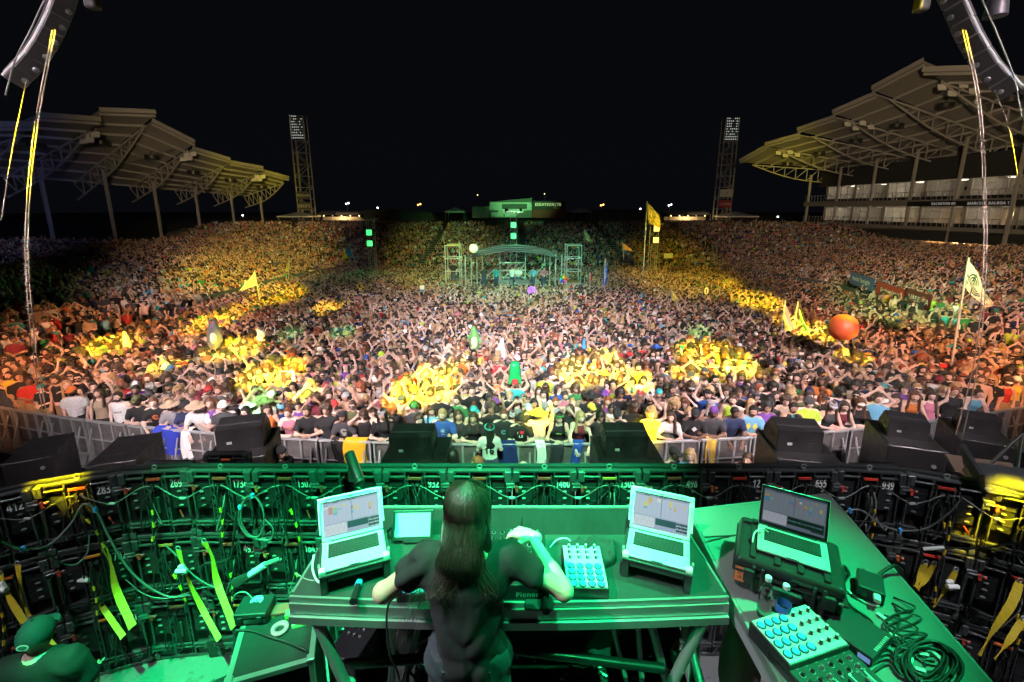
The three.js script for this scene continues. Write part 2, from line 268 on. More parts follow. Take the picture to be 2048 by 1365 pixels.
function bounds(bones, pad) { const lo = [9, 9, 9], hi = [-9, -9, -9]; for (const [a, e, ra, rb] of bones) for (const [p, r] of [[a, ra], [e, rb]]) for (let q = 0; q < 3; q++) { lo[q] = Math.min(lo[q], p[q] - r - pad); hi[q] = Math.max(hi[q], p[q] + r + pad); } return [lo, hi]; }

// a head with brow, sockets, nose, lips, chin and ears; vertex colours give eyes, brows, lips and (opt) beard
function headGeoFor(beard, lonN = 30, latN = 25) {
  const pos = [], col = [], idx = [];
  for (let j = 0; j <= latN; j++) for (let i = 0; i <= lonN; i++) {
    const u = i / lonN * 2 - 1, th = Math.PI * (0.45 * u + 0.55 * u * u * u), ph = Math.PI * (j / latN - 0.5);
    const dx = Math.sin(th) * Math.cos(ph), dy = Math.sin(ph), dz = Math.cos(th) * Math.cos(ph), ax = Math.abs(dx), front = dz > 0 ? 1 : 0;
    let r = 1 / Math.sqrt((dx / 0.076) ** 2 + (dy / 0.115) ** 2 + (dz / 0.096) ** 2);
    r *= 1 - 0.1 * sstep(0.1, -0.9, dy) * (1 - ax * 0.2);
    if (front) {
      r += 0.021 * Math.exp(-((dx / 0.13) ** 2) - ((dy + 0.13) / 0.16) ** 2) - 0.014 * Math.exp(-(((ax - 0.36) / 0.17) ** 2) - ((dy - 0.07) / 0.1) ** 2);
      r += 0.005 * Math.exp(-(((dy - 0.24) / 0.08) ** 2)) * (ax < 0.6 ? 1 : 0) + 0.006 * Math.exp(-((dx / 0.2) ** 2) - ((dy + 0.44) / 0.08) ** 2) + 0.011 * Math.exp(-((dx / 0.28) ** 2) - ((dy + 0.74) / 0.16) ** 2);
      if (beard) r += 0.008 * sstep(-0.35, -0.6, dy);
    }
    if (ax > 0.75) r += 0.014 * Math.exp(-(((dz + 0.08) / 0.16) ** 2) - ((dy + 0.02) / 0.2) ** 2);
    pos.push(dx * r, dy * r, dz * r);
    let c = [1, 1, 1];
    if (front) {
      if (((ax - 0.36) / 0.13) ** 2 + ((dy - 0.07) / 0.07) ** 2 < 1) c = ax > 0.3 && ax < 0.42 ? [0.05, 0.04, 0.04] : [0.5, 0.46, 0.46];
      else if (Math.abs(dy - 0.25 + 0.1 * (ax - 0.35)) < 0.05 && ax > 0.14 && ax < 0.58) c = [0.22, 0.17, 0.14];
      else if ((dx / 0.26) ** 2 + ((dy + 0.44) / 0.075) ** 2 < 1) c = Math.abs(dy + 0.44) < 0.028 ? [0.35, 0.16, 0.15] : [0.85, 0.5, 0.5];
      else if (beard && (dy < -0.5 || (dy < -0.28 && dy > -0.38 && ax < 0.3) || (dy < -0.15 && ax > 0.6))) c = [0.2, 0.15, 0.12];
      else if (dy < -0.05 && dy > -0.3 && ax > 0.25 && ax < 0.6) c = [1.03, 0.9, 0.9];
    }
    col.push(...c);
  }
  for (let j = 0; j < latN; j++) for (let i = 0; i < lonN; i++) { const a = j * (lonN + 1) + i, b = a + 1, c = a + lonN + 1, d = c + 1; idx.push(a, b, d, a, d, c); }
  const g = new THREE.BufferGeometry(); g.setAttribute('position', new THREE.Float32BufferAttribute(pos, 3)); g.setAttribute('color', new THREE.Float32BufferAttribute(col, 3)); g.setIndex(idx); g.computeVertexNormals(); return g;
}
function withColor(g) { if (!g.attributes.color) g.setAttribute('color', new THREE.BufferAttribute(new Float32Array(g.attributes.position.count * 3).fill(1), 3)); return g; }
function joinSkin(list) { return mergeGeometries(list.map((g) => { withColor(g); const k = new THREE.BufferGeometry(); const h = g.index ? g.toNonIndexed() : g; for (const n of ['position', 'normal', 'color']) k.setAttribute(n, h.attributes[n]); return k; })); }
function fingers(wrist, dir, side, spread = 0.3) {                 // four fingers and a thumb leaving the end and the side of a palm
  const out = [], w = V(...wrist), d = V(...dir).normalize(), s = V(...side).normalize(), palm = w.clone().addScaledVector(d, 0.075);
  const L = [0.06, 0.072, 0.068, 0.052];
  for (let i = 0; i < 4; i++) { const o = (i - 1.5) * 0.019, a = palm.clone().addScaledVector(s, o), b = a.clone().addScaledVector(d, L[i]).addScaledVector(s, o * spread * 2.4); out.push(bar(a, b, 0.0105, 5, 0.007)); }
  const a = w.clone().addScaledVector(d, 0.03).addScaledVector(s, 0.028); out.push(bar(a, a.clone().addScaledVector(d, 0.045).addScaledVector(s, 0.04), 0.012, 5, 0.008)); return out;
}
const POSES = {
  stand: { arms: [[[0.25, 1.14, -0.03], [0.22, 0.92, 0.08]], [[-0.25, 1.14, -0.03], [-0.22, 0.92, 0.08]]] },
  clasp: { arms: [[[0.26, 1.15, 0.02], [0.05, 1.12, 0.22]], [[-0.26, 1.15, 0.02], [-0.05, 1.1, 0.22]]], head: [0.3, 0] },
  oneUp: { arms: [[[0.31, 1.56, 0.06], [0.27, 1.83, 0.12]], [[-0.25, 1.14, -0.02], [-0.2, 0.94, 0.12]]], head: [-0.25, -0.1] },
  bothUp: { arms: [[[0.33, 1.58, 0.05], [0.24, 1.85, 0.1]], [[-0.32, 1.56, 0.06], [-0.26, 1.83, 0.14]]], head: [0, -0.15] },
  phone: { arms: [[[0.29, 1.44, 0.17], [0.11, 1.7, 0.26]], [[-0.29, 1.43, 0.17], [-0.1, 1.69, 0.27]]] },
  crossed: { arms: [[[0.3, 1.6, 0.03], [0.04, 1.83, 0.06]], [[-0.3, 1.6, 0.03], [-0.06, 1.84, 0.08]]], head: [0.15, 0] },
  lean: { lean: 0.16, arms: [[[0.27, 1.1, 0.26], [0.02, 1.1, 0.4]], [[-0.27, 1.1, 0.26], [-0.03, 1.13, 0.42]]], head: [-0.2, 0.05] },
  hang: { lean: 0.2, arms: [[[0.24, 1.14, 0.34], [0.16, 0.95, 0.46]], [[-0.24, 1.14, 0.34], [-0.12, 0.94, 0.47]]], head: [0.25, 0.1] },
  holdHead: { lean: 0.14, arms: [[[0.3, 1.46, 0.28], [0.11, 1.62, 0.2]], [[-0.3, 1.46, 0.28], [-0.11, 1.62, 0.2]]], head: [0, 0.5] },
};
function figure(p, fem, beard) {
  const L = p.lean ?? 0, wS = fem ? 0.165 : 0.19, k = 0.05;
  const neck = [0, 1.46, L * 1.1], chest = [0, 1.3, L * 0.85], belly = [0, 1.12, L * 0.35], pelv = [0, 0.98, 0];
  const torso = [[pelv, belly, fem ? 0.155 : 0.15, fem ? 0.125 : 0.145, 0.66, 0], [belly, chest, fem ? 0.122 : 0.145, fem ? 0.14 : 0.165, 0.66, L * 0.6], [[-wS * 0.8, 1.4, L], [wS * 0.8, 1.4, L], 0.072, 0.072], ...(fem ? [[[-0.07, 1.27, L * 0.8 + 0.075], [-0.07, 1.28, L * 0.8 + 0.08], 0.055, 0.055], [[0.07, 1.27, L * 0.8 + 0.075], [0.07, 1.28, L * 0.8 + 0.08], 0.055, 0.055]] : [])];
  const legs = []; for (const s of [-1, 1]) legs.push([[s * 0.085, 0.93, 0], [s * 0.095, 0.5, 0.01], 0.088, 0.058], [[s * 0.095, 0.5, 0.01], [s * 0.1, 0.09, -0.02], 0.056, 0.04], [[s * 0.1, 0.05, -0.03], [s * 0.11, 0.035, 0.15], 0.045, 0.035]);
  const arms = [], sleeves = [], fin = [];
  p.arms.forEach(([e, w], i) => {
    const s = i ? -1 : 1, sh = [s * wS, 1.4, L];
    arms.push([sh, e, fem ? 0.045 : 0.054, fem ? 0.036 : 0.042], [e, w, fem ? 0.037 : 0.043, 0.027]);
    const d = V(w[0] - e[0], w[1] - e[1], w[2] - e[2]).normalize(), h = V(...w).addScaledVector(d, 0.075);
    arms.push([w, [h.x, h.y, h.z], 0.026, 0.034]);
    sleeves.push([sh, [lerp(sh[0], e[0], 0.62), lerp(sh[1], e[1], 0.62), lerp(sh[2], e[2], 0.62)], fem ? 0.05 : 0.058, fem ? 0.05 : 0.058]);
    fin.push(...fingers(w, [d.x, d.y, d.z], V(0, 0, 1).cross(d).length() > 0.2 ? V(0, 0, 1).cross(d).multiplyScalar(s).toArray() : [s, 0, 0], 0.3));
  });
  const headC = [0, 1.615, L * 1.25 + 0.035], neckB = [[neck, [0, 1.56, L * 1.2 + 0.02], 0.058, 0.05]];
  const all = [...torso, ...legs, ...arms, ...neckB], [lo, hi] = bounds(all, 0.04);
  const body = netMesh(field(all, k), lo, hi, 0.03);
  const hg = headGeoFor(beard).scale(1.07, 1.07, 1.07).rotateX(p.head?.[1] ?? 0).rotateY(p.head?.[0] ?? 0).translate(...headC);
  const skin = joinSkin([body, hg, ...fin]);
  const wr = (x, y, z) => 0.006 * N3(x * 9, y * 5, z * 9) + 0.004 * N3(x * 20 + 5, y * 12, z * 20);
  const cloth = (bones, grow, hem) => { const f = field(bones, 0.06, grow), [a, b] = bounds(bones, 0.05); return netMesh((x, y, z) => Math.max(f(x, y, z) + wr(x, y, z), hem - y, y - 1.475 + Math.abs(x) * 0.35 - 0.03), a, b, 0.032); };
  const tee = cloth([...torso, ...sleeves], 0.016, 0.9), tank = cloth(torso.map((b, i) => (i === 2 ? [[-wS * 0.52, 1.38, L], [wS * 0.52, 1.38, L], 0.068, 0.068] : b)), 0.014, fem ? 0.98 : 0.92);
  const pf = field([...legs.filter((_, i) => i % 3 !== 2), torso[0]], 0.05, 0.014), [pa, pb] = bounds([...legs, torso[0]], 0.04);
  const pants = netMesh((x, y, z) => Math.max(pf(x, y, z), y - 1.0, 0.07 - y), pa, pb, 0.042);
  return { skin, tee, tank, pants, headC, turn: p.head ?? [0, 0] };
}
// hair and hats, all centred on the head
const wig = (fn, lo, hi, cell = 0.019) => netMesh(fn, lo, hi, cell);
const faceCut = (x, y, z) => -Math.max(Math.abs(x) - 0.069 + 6 * Math.max(0, y + 0.01) ** 2, y - 0.062, 0.012 - z - (y < -0.05 ? 0.03 : 0));
const skull = (x, y, z, g) => (Math.sqrt((x / (0.076 + g)) ** 2 + ((y - 0.012) / (0.113 + g)) ** 2 + ((z + 0.006) / (0.096 + g)) ** 2) - 1) * 0.08;
const strand = (x, y, z, a) => a * N3(x * 42, y * 7, z * 42);
const HAIR = {
  short: wig((x, y, z) => Math.max(skull(x, y, z, 0.014) + strand(x, y, z, 0.006), faceCut(x, y, z), -y - 0.04 - z * 0.6), [-0.13, -0.14, -0.16], [0.13, 0.17, 0.15]),
  long: wig((x, y, z) => { let d = skull(x, y, z, 0.02); d = smin(d, boneDist([[0, 0.0, -0.06], [0, -0.3, -0.1], 0.085, 0.1, 0.55, -0.08], x, y, z), 0.04); for (const s of [-1, 1]) d = smin(d, boneDist([[s * 0.075, 0.03, 0.0], [s * 0.1, -0.3, 0.03], 0.03, 0.034], x, y, z), 0.03); return Math.max(d + strand(x, y, z, 0.011), faceCut(x, y, z)); }, [-0.18, -0.37, -0.2], [0.18, 0.18, 0.15], 0.021),
  longSide: wig((x, y, z) => { let d = skull(x, y, z, 0.018); d = smin(d, boneDist([[0.05, -0.02, -0.05], [0.1, -0.34, 0.02], 0.06, 0.05], x, y, z), 0.04); d = smin(d, boneDist([[-0.07, 0.03, -0.02], [-0.09, -0.2, -0.04], 0.035, 0.03], x, y, z), 0.03); return Math.max(d + strand(x, y, z, 0.01), faceCut(x, y, z)); }, [-0.18, -0.42, -0.18], [0.2, 0.18, 0.15], 0.021),
  curly: wig((x, y, z) => Math.max(skull(x, y - 0.015, z + 0.01, 0.05) + 0.03 * N3(x * 26, y * 26, z * 26), faceCut(x, y, z - 0.015), -y - 0.1), [-0.19, -0.2, -0.2], [0.19, 0.24, 0.18], 0.022),
  bun: mergeGeometries([wig((x, y, z) => Math.max(skull(x, y, z, 0.011), faceCut(x, y, z), -y - 0.05 - z * 0.6), [-0.13, -0.14, -0.15], [0.13, 0.17, 0.15]), ball(0.05, 10, 0, 0.15, -0.05)].map((g) => { const h = g.toNonIndexed(); const k = new THREE.BufferGeometry(); k.setAttribute('position', h.attributes.position); k.setAttribute('normal', h.attributes.normal); return k; })),
};
const domeGeo = (r, h) => new THREE.SphereGeometry(1, 14, 6, 0, 6.2832, 0, 1.62).scale(r, h, r * 1.18);
const HATS = {
  cap: merge([domeGeo(0.093, 0.095).translate(0, 0.045, -0.005), new THREE.CylinderGeometry(0.085, 0.09, 0.012, 14, 1, false, -1.25, 2.5).scale(0.95, 1, 1.35).rotateX(0.16).translate(0, 0.052, 0.055)]),
  capBack: merge([domeGeo(0.093, 0.095).translate(0, 0.045, -0.005), new THREE.CylinderGeometry(0.08, 0.085, 0.012, 12, 1, false, Math.PI - 1.2, 2.4).scale(0.95, 1, 1.2).rotateX(0.25).translate(0, 0.04, -0.06)]),
  beanie: merge([domeGeo(0.096, 0.13).translate(0, 0.025, -0.008), new THREE.TorusGeometry(0.096, 0.016, 6, 16).rotateX(Math.PI / 2).scale(1, 1.3, 1.16).translate(0, 0.035, -0.006)]),
  sunHat: merge([domeGeo(0.095, 0.1).translate(0, 0.05, 0), new THREE.CylinderGeometry(0.1, 0.2, 0.035, 18, 1, false).translate(0, 0.045, 0)]),
  bandana: new THREE.TorusGeometry(0.088, 0.02, 6, 18).rotateX(Math.PI / 2).scale(1, 1.2, 1.18).rotateX(-0.15).translate(0, 0.06, 0),
  glasses: merge([box(0.052, 0.034, 0.012, -0.034, 0.012, 0.094), box(0.052, 0.034, 0.012, 0.034, 0.012, 0.094), box(0.03, 0.008, 0.01, 0, 0.018, 0.1), box(0.006, 0.01, 0.1, -0.078, 0.018, 0.045), box(0.006, 0.01, 0.1, 0.078, 0.018, 0.045)]),
};
const FIG = {};
for (const [n, p] of Object.entries(POSES)) { FIG[n + 'F'] = figure(p, true, false); FIG[n + 'M'] = figure(p, false, ['stand', 'lean', 'phone', 'bothUp'].includes(n)); }
const SKINS = [[0.6, 0.4, 0.32], [0.54, 0.34, 0.265], [0.48, 0.295, 0.215], [0.64, 0.45, 0.38], [0.4, 0.235, 0.16], [0.2, 0.11, 0.075], [0.57, 0.38, 0.31]];
const HAIRCOL = { black: [0.012, 0.01, 0.009], brown: [0.05, 0.028, 0.016], auburn: [0.11, 0.04, 0.018], blonde: [0.36, 0.24, 0.11], red: [0.25, 0.07, 0.025], grey: [0.25, 0.24, 0.23], pink: [0.5, 0.12, 0.25], teal: [0.04, 0.3, 0.32] };
const SHIRTS = { black: [0.016, 0.016, 0.018], charcoal: [0.05, 0.05, 0.055], white: [0.7, 0.7, 0.68], grey: [0.28, 0.28, 0.29], navy: [0.018, 0.03, 0.09], 'sky blue': [0.14, 0.4, 0.6], blue: [0.03, 0.1, 0.4], teal: [0.03, 0.35, 0.36], red: [0.45, 0.03, 0.03], maroon: [0.16, 0.02, 0.035], orange: [0.6, 0.17, 0.03], yellow: [0.65, 0.5, 0.05], lime: [0.42, 0.62, 0.05], green: [0.03, 0.2, 0.06], olive: [0.1, 0.11, 0.04], pink: [0.62, 0.2, 0.3], purple: [0.15, 0.05, 0.28], tan: [0.4, 0.3, 0.2] };
const PANTS = { denim: [0.05, 0.07, 0.13], black: [0.015, 0.015, 0.017], khaki: [0.32, 0.25, 0.16], grey: [0.14, 0.14, 0.15] };
const mcache = new Map(), cm = (kind, key, c, rough, extra) => { const n = kind + key; if (!mcache.has(n)) mcache.set(n, std(c, rough, 0, extra)); return mcache.get(n); };
const skinMat = (i) => cm('skin', i, SKINS[i], 0.55, { vertexColors: true });
const shirtMat = (k) => cm('shirt', k, SHIRTS[k], 0.9, { map: clothTex }), hairMat = (k) => cm('hair', k, HAIRCOL[k], 0.5), pantsMat = (k) => cm('pants', k, PANTS[k], 0.9, { map: clothTex }), hatMat = (k) => cm('hat', k, SHIRTS[k], 0.85);
function addHead(parent, fig, hair, hairC, hat, hatC) {
  const put = (name, geo, mat) => { const m = mesh(name, geo, mat, parent); m.position.set(...fig.headC); m.rotation.set(fig.turn[1], fig.turn[0], 0, 'YXZ'); m.scale.setScalar(1.07); return m; };
  if (hair && HAIR[hair]) put('hair', HAIR[hair], hairMat(hairC));
  if (hat) put(hat === 'glasses' ? 'sunglasses' : hat === 'bandana' ? 'headband' : 'hat', HATS[hat], hatMat(hatC));
}
function person(o) {                                               // o: pos, turn, scale, pose+sex, skin, top [type, colour], pants, hair [type, colour], hat [type, colour], label
  const fig = FIG[o.pose], t = thing('person', o.label, 'person', o.pos, o.turn ?? 0, o.group); t.scale.setScalar(o.scale ?? 1);
  mesh('body', fig.skin, skinMat(o.skin), t);
  if (o.top) mesh(o.top[0] === 'tank' ? 'tank_top' : 'shirt', fig[o.top[0]], shirtMat(o.top[1]), t);
  mesh('trousers', fig.pants, pantsMat(o.pants ?? 'denim'), t);
  addHead(t, fig, o.hair?.[0], o.hair?.[1], o.hat?.[0], o.hat?.[1]);
  return t;
}
const siteFirst = scene.children.length;
// ------------------------------------------------------------------ the ground, the bank, the stands
const groundY = (Z) => -1.55 - 0.07 * Math.max(0, Math.min(Z, 48) - 7);
const edgeL = (Z) => -(Z < 27 ? lerp(11, 15.3, (Z - 9.3) / 17.7) : lerp(15.3, 17.5, (Z - 27) / 21)), edgeR = (Z) => (Z < 26 ? lerp(12.5, 19, (Z - 11) / 15) : lerp(19, 21, (Z - 26) / 22));
const bankY = (Z) => groundY(48) + 0.3 + 0.178 * (Z - 48);

const standLY = (x, Z) => groundY(Z) + 0.16 + 0.125 * Math.max(0, edgeL(Z) - 0.6 - x), standRY = (x, Z) => groundY(Z) + 0.16 + 0.085 * Math.max(0, x - edgeR(Z) - 0.6);
function sheet(fn, nu, nv) { const pos = [], uv = [], idx = []; for (let j = 0; j <= nv; j++) for (let i = 0; i <= nu; i++) { const p = fn(i / nu, j / nv); pos.push(p.x, p.y, p.z); uv.push(p.x * 0.2, p.z * 0.2); } for (let j = 0; j < nv; j++) for (let i = 0; i < nu; i++) { const a = j * (nu + 1) + i; idx.push(a, a + 1, a + nu + 2, a, a + nu + 2, a + nu + 1); } const g = new THREE.BufferGeometry(); g.setAttribute('position', new THREE.Float32BufferAttribute(pos, 3)); g.setAttribute('uv', new THREE.Float32BufferAttribute(uv, 2)); g.setIndex(idx); g.computeVertexNormals(); return g; }
structure('ground', sheet((u, v) => V(lerp(-60, 60, u), v < 0.04 ? -1.55 : groundY(lerp(7, 48, (v - 0.04) / 0.96)), v < 0.04 ? 5 - v / 0.04 * 12 : -lerp(7, 48, (v - 0.04) / 0.96)), 12, 50), std([0.045, 0.045, 0.043], 0.95, 0, { map: wearTex }));
structure('far_ground', sheet((u, v) => V(lerp(-300, 300, u), v < 0.5 ? lerp(-4.9, 0.2, v / 0.5) : 0.2, -lerp(44, 72, v < 0.5 ? v / 0.5 : 1) - (v > 0.5 ? (v - 0.5) * 560 : 0)), 4, 10), std([0.025, 0.025, 0.025], 1));
// terraces: risers and treads in concrete
function terrace(name, edge, sgn, yAt, z0, z1, rows, label) {
  const t = thing(name, label, 'grandstand', [0, 0, 0]);
  for (let r = 0; r < rows; r++) {
    const d0 = 0.6 + r * 1.0, seg = [];
    for (let k = 0; k < 6; k++) { const za = lerp(z0, z1, k / 6), zb = lerp(z0, z1, (k + 1) / 6); const p = [[za, d0], [zb, d0], [zb, d0 + 1.02], [za, d0 + 1.02]].map(([Z, d]) => { const x = edge(Z) + sgn * d; return V(x, yAt(edge(Z) + sgn * (d0 + 0.5), Z), -Z); }); seg.push(slab(sgn > 0 ? p : [p[1], p[0], p[3], p[2]], 0.34)); }
    mesh('step', seg, M.concrete, t);
  }
  return t;
}
terrace('grandstand_terrace', edgeL, -1, standLY, 3, 62, 22, 'dark stepped terrace packed with people under the lower stepped roof');
terrace('grandstand_terrace', edgeR, 1, standRY, 3, 66, 26, 'stepped terrace packed with people below the lit suites');
{ const t = thing('end_terrace', 'broad stepped bank of spectators behind the mixing tent', 'grandstand', [0, 0, 0]);
  for (let r = 0; r < 22; r++) mesh('step', box(100, 0.34, 1.02, 0, bankY(48.5 + r) - 0.17, -48.5 - r), M.concrete, t); }
// field-side boards
const boardTexts = [[1700, 568, 1745, 'blue', 'Hotel Tonight', [0.02, 0.09, 0.3]], [1752, 590, 1806, 'red', 'Budweiser', [0.42, 0.02, 0.03]], [1812, 608, 1858, 'maroon', 'AMERICA', [0.12, 0.015, 0.025]]];
boardTexts.forEach(([px, py, px2, w, s, c]) => {
  const a = atT(px, py, px < 1745 ? 25 : px < 1800 ? 22 : 19.4), b = atT(px2, py + (px2 - px) * 0.38, px < 1745 ? 22.6 : px < 1800 ? 19.8 : 18), t = thing('sponsor_board', `${w} board along the field edge below the suites`, 'sign', a), d = b.clone().sub(a), len = Math.hypot(d.x, d.z);
  t.rotation.y = Math.atan2(-d.z, d.x); t.rotation.z = Math.atan2(d.y, len) ;
  mesh('panel', box(len, 0.62, 0.06, len / 2, 0, 0), std(c, 0.5), t);
  const tx = mesh('lettering', textGeo(s, 0.22), M.paper, t); tx.position.set(len / 2, 0, -0.036); tx.rotation.y = Math.PI; const ty = mesh('lettering', textGeo(s, 0.22), M.paper, t); ty.position.set(len / 2, 0, 0.036);
});
function fieldFence(edge, sgn, z0, z1, label) { const t = thing('field_fence', label, 'fence', [0, 0, 0]); for (let Z = z0; Z < z1; Z += 2.4) { const a = V(edge(Z), groundY(Z), -Z), b = V(edge(Z + 2.35), groundY(Z + 2.35), -Z - 2.35); mesh('panel', beam(a.clone().add(V(0, 0.65, 0)), b.clone().add(V(0, 0.65, 0)), 0.06, 1.1), M.concrete, t); } }
fieldFence(edgeL, -1, 19, 46, 'low grey wall between the field and the darker stand'); fieldFence(edgeR, 1, 22, 46, 'low grey wall between the field and the suite-side stand');

// ------------------------------------------------------------------ roofs
function roofSections(list, backAt, colBase, word) {
  list.forEach(([ax, ay, at, bx, by, bt], i) => {
    const A = atT(ax, ay, at), B = atT(bx, by, bt), Bk = backAt(i + 1, B), Ak = backAt(i, A);
    const t = thing('roof_section', `${['lowest and farthest', 'second', 'third', 'fourth', 'fifth', 'sixth', 'nearest'][i]} stepped canopy section ${i ? 'counted from the far end ' : ''}over the ${word}`, 'roof', A);
    const L = (v) => v.clone().sub(A);
    mesh('deck', slab([L(A), L(B), L(Bk), L(Ak)], 0.22), M.roofMetal, t);
    const nrm = V(0, -1, 0);
    for (let k = 0; k <= 7; k++) { const u = k / 7, p = A.clone().lerp(Ak, u * 0.96 + 0.01), q = B.clone().lerp(Bk, u * 0.96 + 0.01); mesh('purlin', beam(L(p).add(V(0, -0.36, 0)), L(q).add(V(0, -0.36, 0)), 0.14, 0.24), M.roofSteel, t); }
    mesh('fascia', beam(L(A).add(V(0, 0.05, 0)), L(B).add(V(0, 0.05, 0)), 0.12, 0.42), M.roofSteel, t);
    // cantilever truss along the far side of the section
    const tr = thing('roof_truss', `cantilever truss under the ${['farthest', 'second', 'third', 'fourth', 'fifth', 'sixth', 'nearest'][i]} canopy section of the ${word}`, 'truss', A), bars = [], top0 = A.clone().lerp(Ak, 0.12), top1 = Ak.clone(), n = 9;
    const lowAt = (u) => top0.clone().lerp(top1, u).add(V(0, -0.5 - 1.9 * Math.sin(Math.min(1, u * 1.6) * 1.57), 0));
    mesh('upper_chord', beam(L(top0).add(V(0, -0.5, 0)), L(top1).add(V(0, -0.5, 0)), 0.15, 0.15), M.roofSteel, tr);
    for (let k = 0; k < n; k++) { const a = lowAt(k / n), b = lowAt((k + 1) / n); mesh('lower_chord', beam(L(a), L(b), 0.14, 0.14), M.roofSteel, tr); if (k) { mesh('web', beam(L(a), L(top0.clone().lerp(top1, k / n)).add(V(0, -0.5, 0)), 0.09, 0.09), M.roofSteel, tr); mesh('web', beam(L(a), L(top0.clone().lerp(top1, (k + 1) / n)).add(V(0, -0.5, 0)), 0.08, 0.08), M.roofSteel, tr); } }
    const cp = top0.clone().lerp(top1, 0.6), base = colBase(cp);
    const col = single('roof_column', beam(V(cp.x, cp.y - 1.4, cp.z), V(cp.x, base, cp.z), 0.27, 0.27), M.roofSteel, `steel column carrying the ${['farthest', 'second', 'third', 'fourth', 'fifth', 'sixth', 'nearest'][i]} truss of the ${word}`, 'column');
    if (i < 6) { const c = A.clone().lerp(B, 0.5).lerp(Ak.clone().lerp(Bk, 0.5), 0.32).add(V(0, -1.0, 0)), s = thing('canopy_speaker', `dark round speaker cluster hung under the ${['farthest', 'second', 'third', 'fourth', 'fifth', 'sixth'][i]} canopy section of the ${word}`, 'speaker', c); mesh('drum', cyl(0.75, 0.75, 0.5, 14, 0, 0, 0), M.black, s); mesh('hanger', cyl(0.05, 0.05, 0.6, 6, 0, 0.5, 0), M.black, s); }
    if ([1, 3, 5].includes(i)) for (let k = 0; k < 4; k++) { const p = A.clone().lerp(Ak, 0.12 + (k % 2) * 0.06).add(V((k > 1 ? 1.3 : 0), -0.9 - (k % 2) * 0.2, k > 1 ? 0.8 : 0)), s = thing('flood_lamp', `unlit white flood lamp on the ${['', 'second', '', 'fourth', '', 'sixth'][i]} canopy section of the ${word}`, 'lamp', p, 0, 'flood lamps under the canopies'); mesh('face', box(0.75, 0.55, 0.12, 0, 0, 0, -0.35), std([0.7, 0.7, 0.68], 0.5), s); mesh('bracket', box(0.08, 0.6, 0.08, 0, 0.35, -0.1), M.roofSteel, s); }
  });
}
const sFar = V(51.3, 0, -75), sNear = V(55.7, 0, -39), sDir = sNear.clone().sub(sFar).normalize();
roofSections([[1479, 322, 75, 1531, 293, 70], [1530, 289, 68, 1600, 269, 63], [1595, 259, 62, 1671, 233, 57], [1665, 224, 56, 1751, 187, 51], [1744, 176, 50, 1847, 121, 44], [1846, 139, 43, 1985, 136, 38], [1985, 150, 38, 2110, 170, 33]],
  (i, f) => sFar.clone().lerp(sNear, i / 6.6).add(V(3.5, 9.2 + i * 0.25, 0)), (p) => standRY(p.x, -p.z) - 1, 'suite-side stand');
roofSections([[578, 356, 75, 526, 342, 70], [526, 336, 68, 460, 324, 63], [460, 319, 62, 385, 297, 57], [389, 284, 56, 304, 241, 51], [311, 224, 50, 198, 220, 46], [201, 239, 45, 73, 230, 41], [73, 250, 40, -60, 248, 36]],
  (i, f) => V(-47.5 - i * 1.4, 5.6 + i * 0.2, -82 + i * 6.4), (p) => -3, 'darker stand');

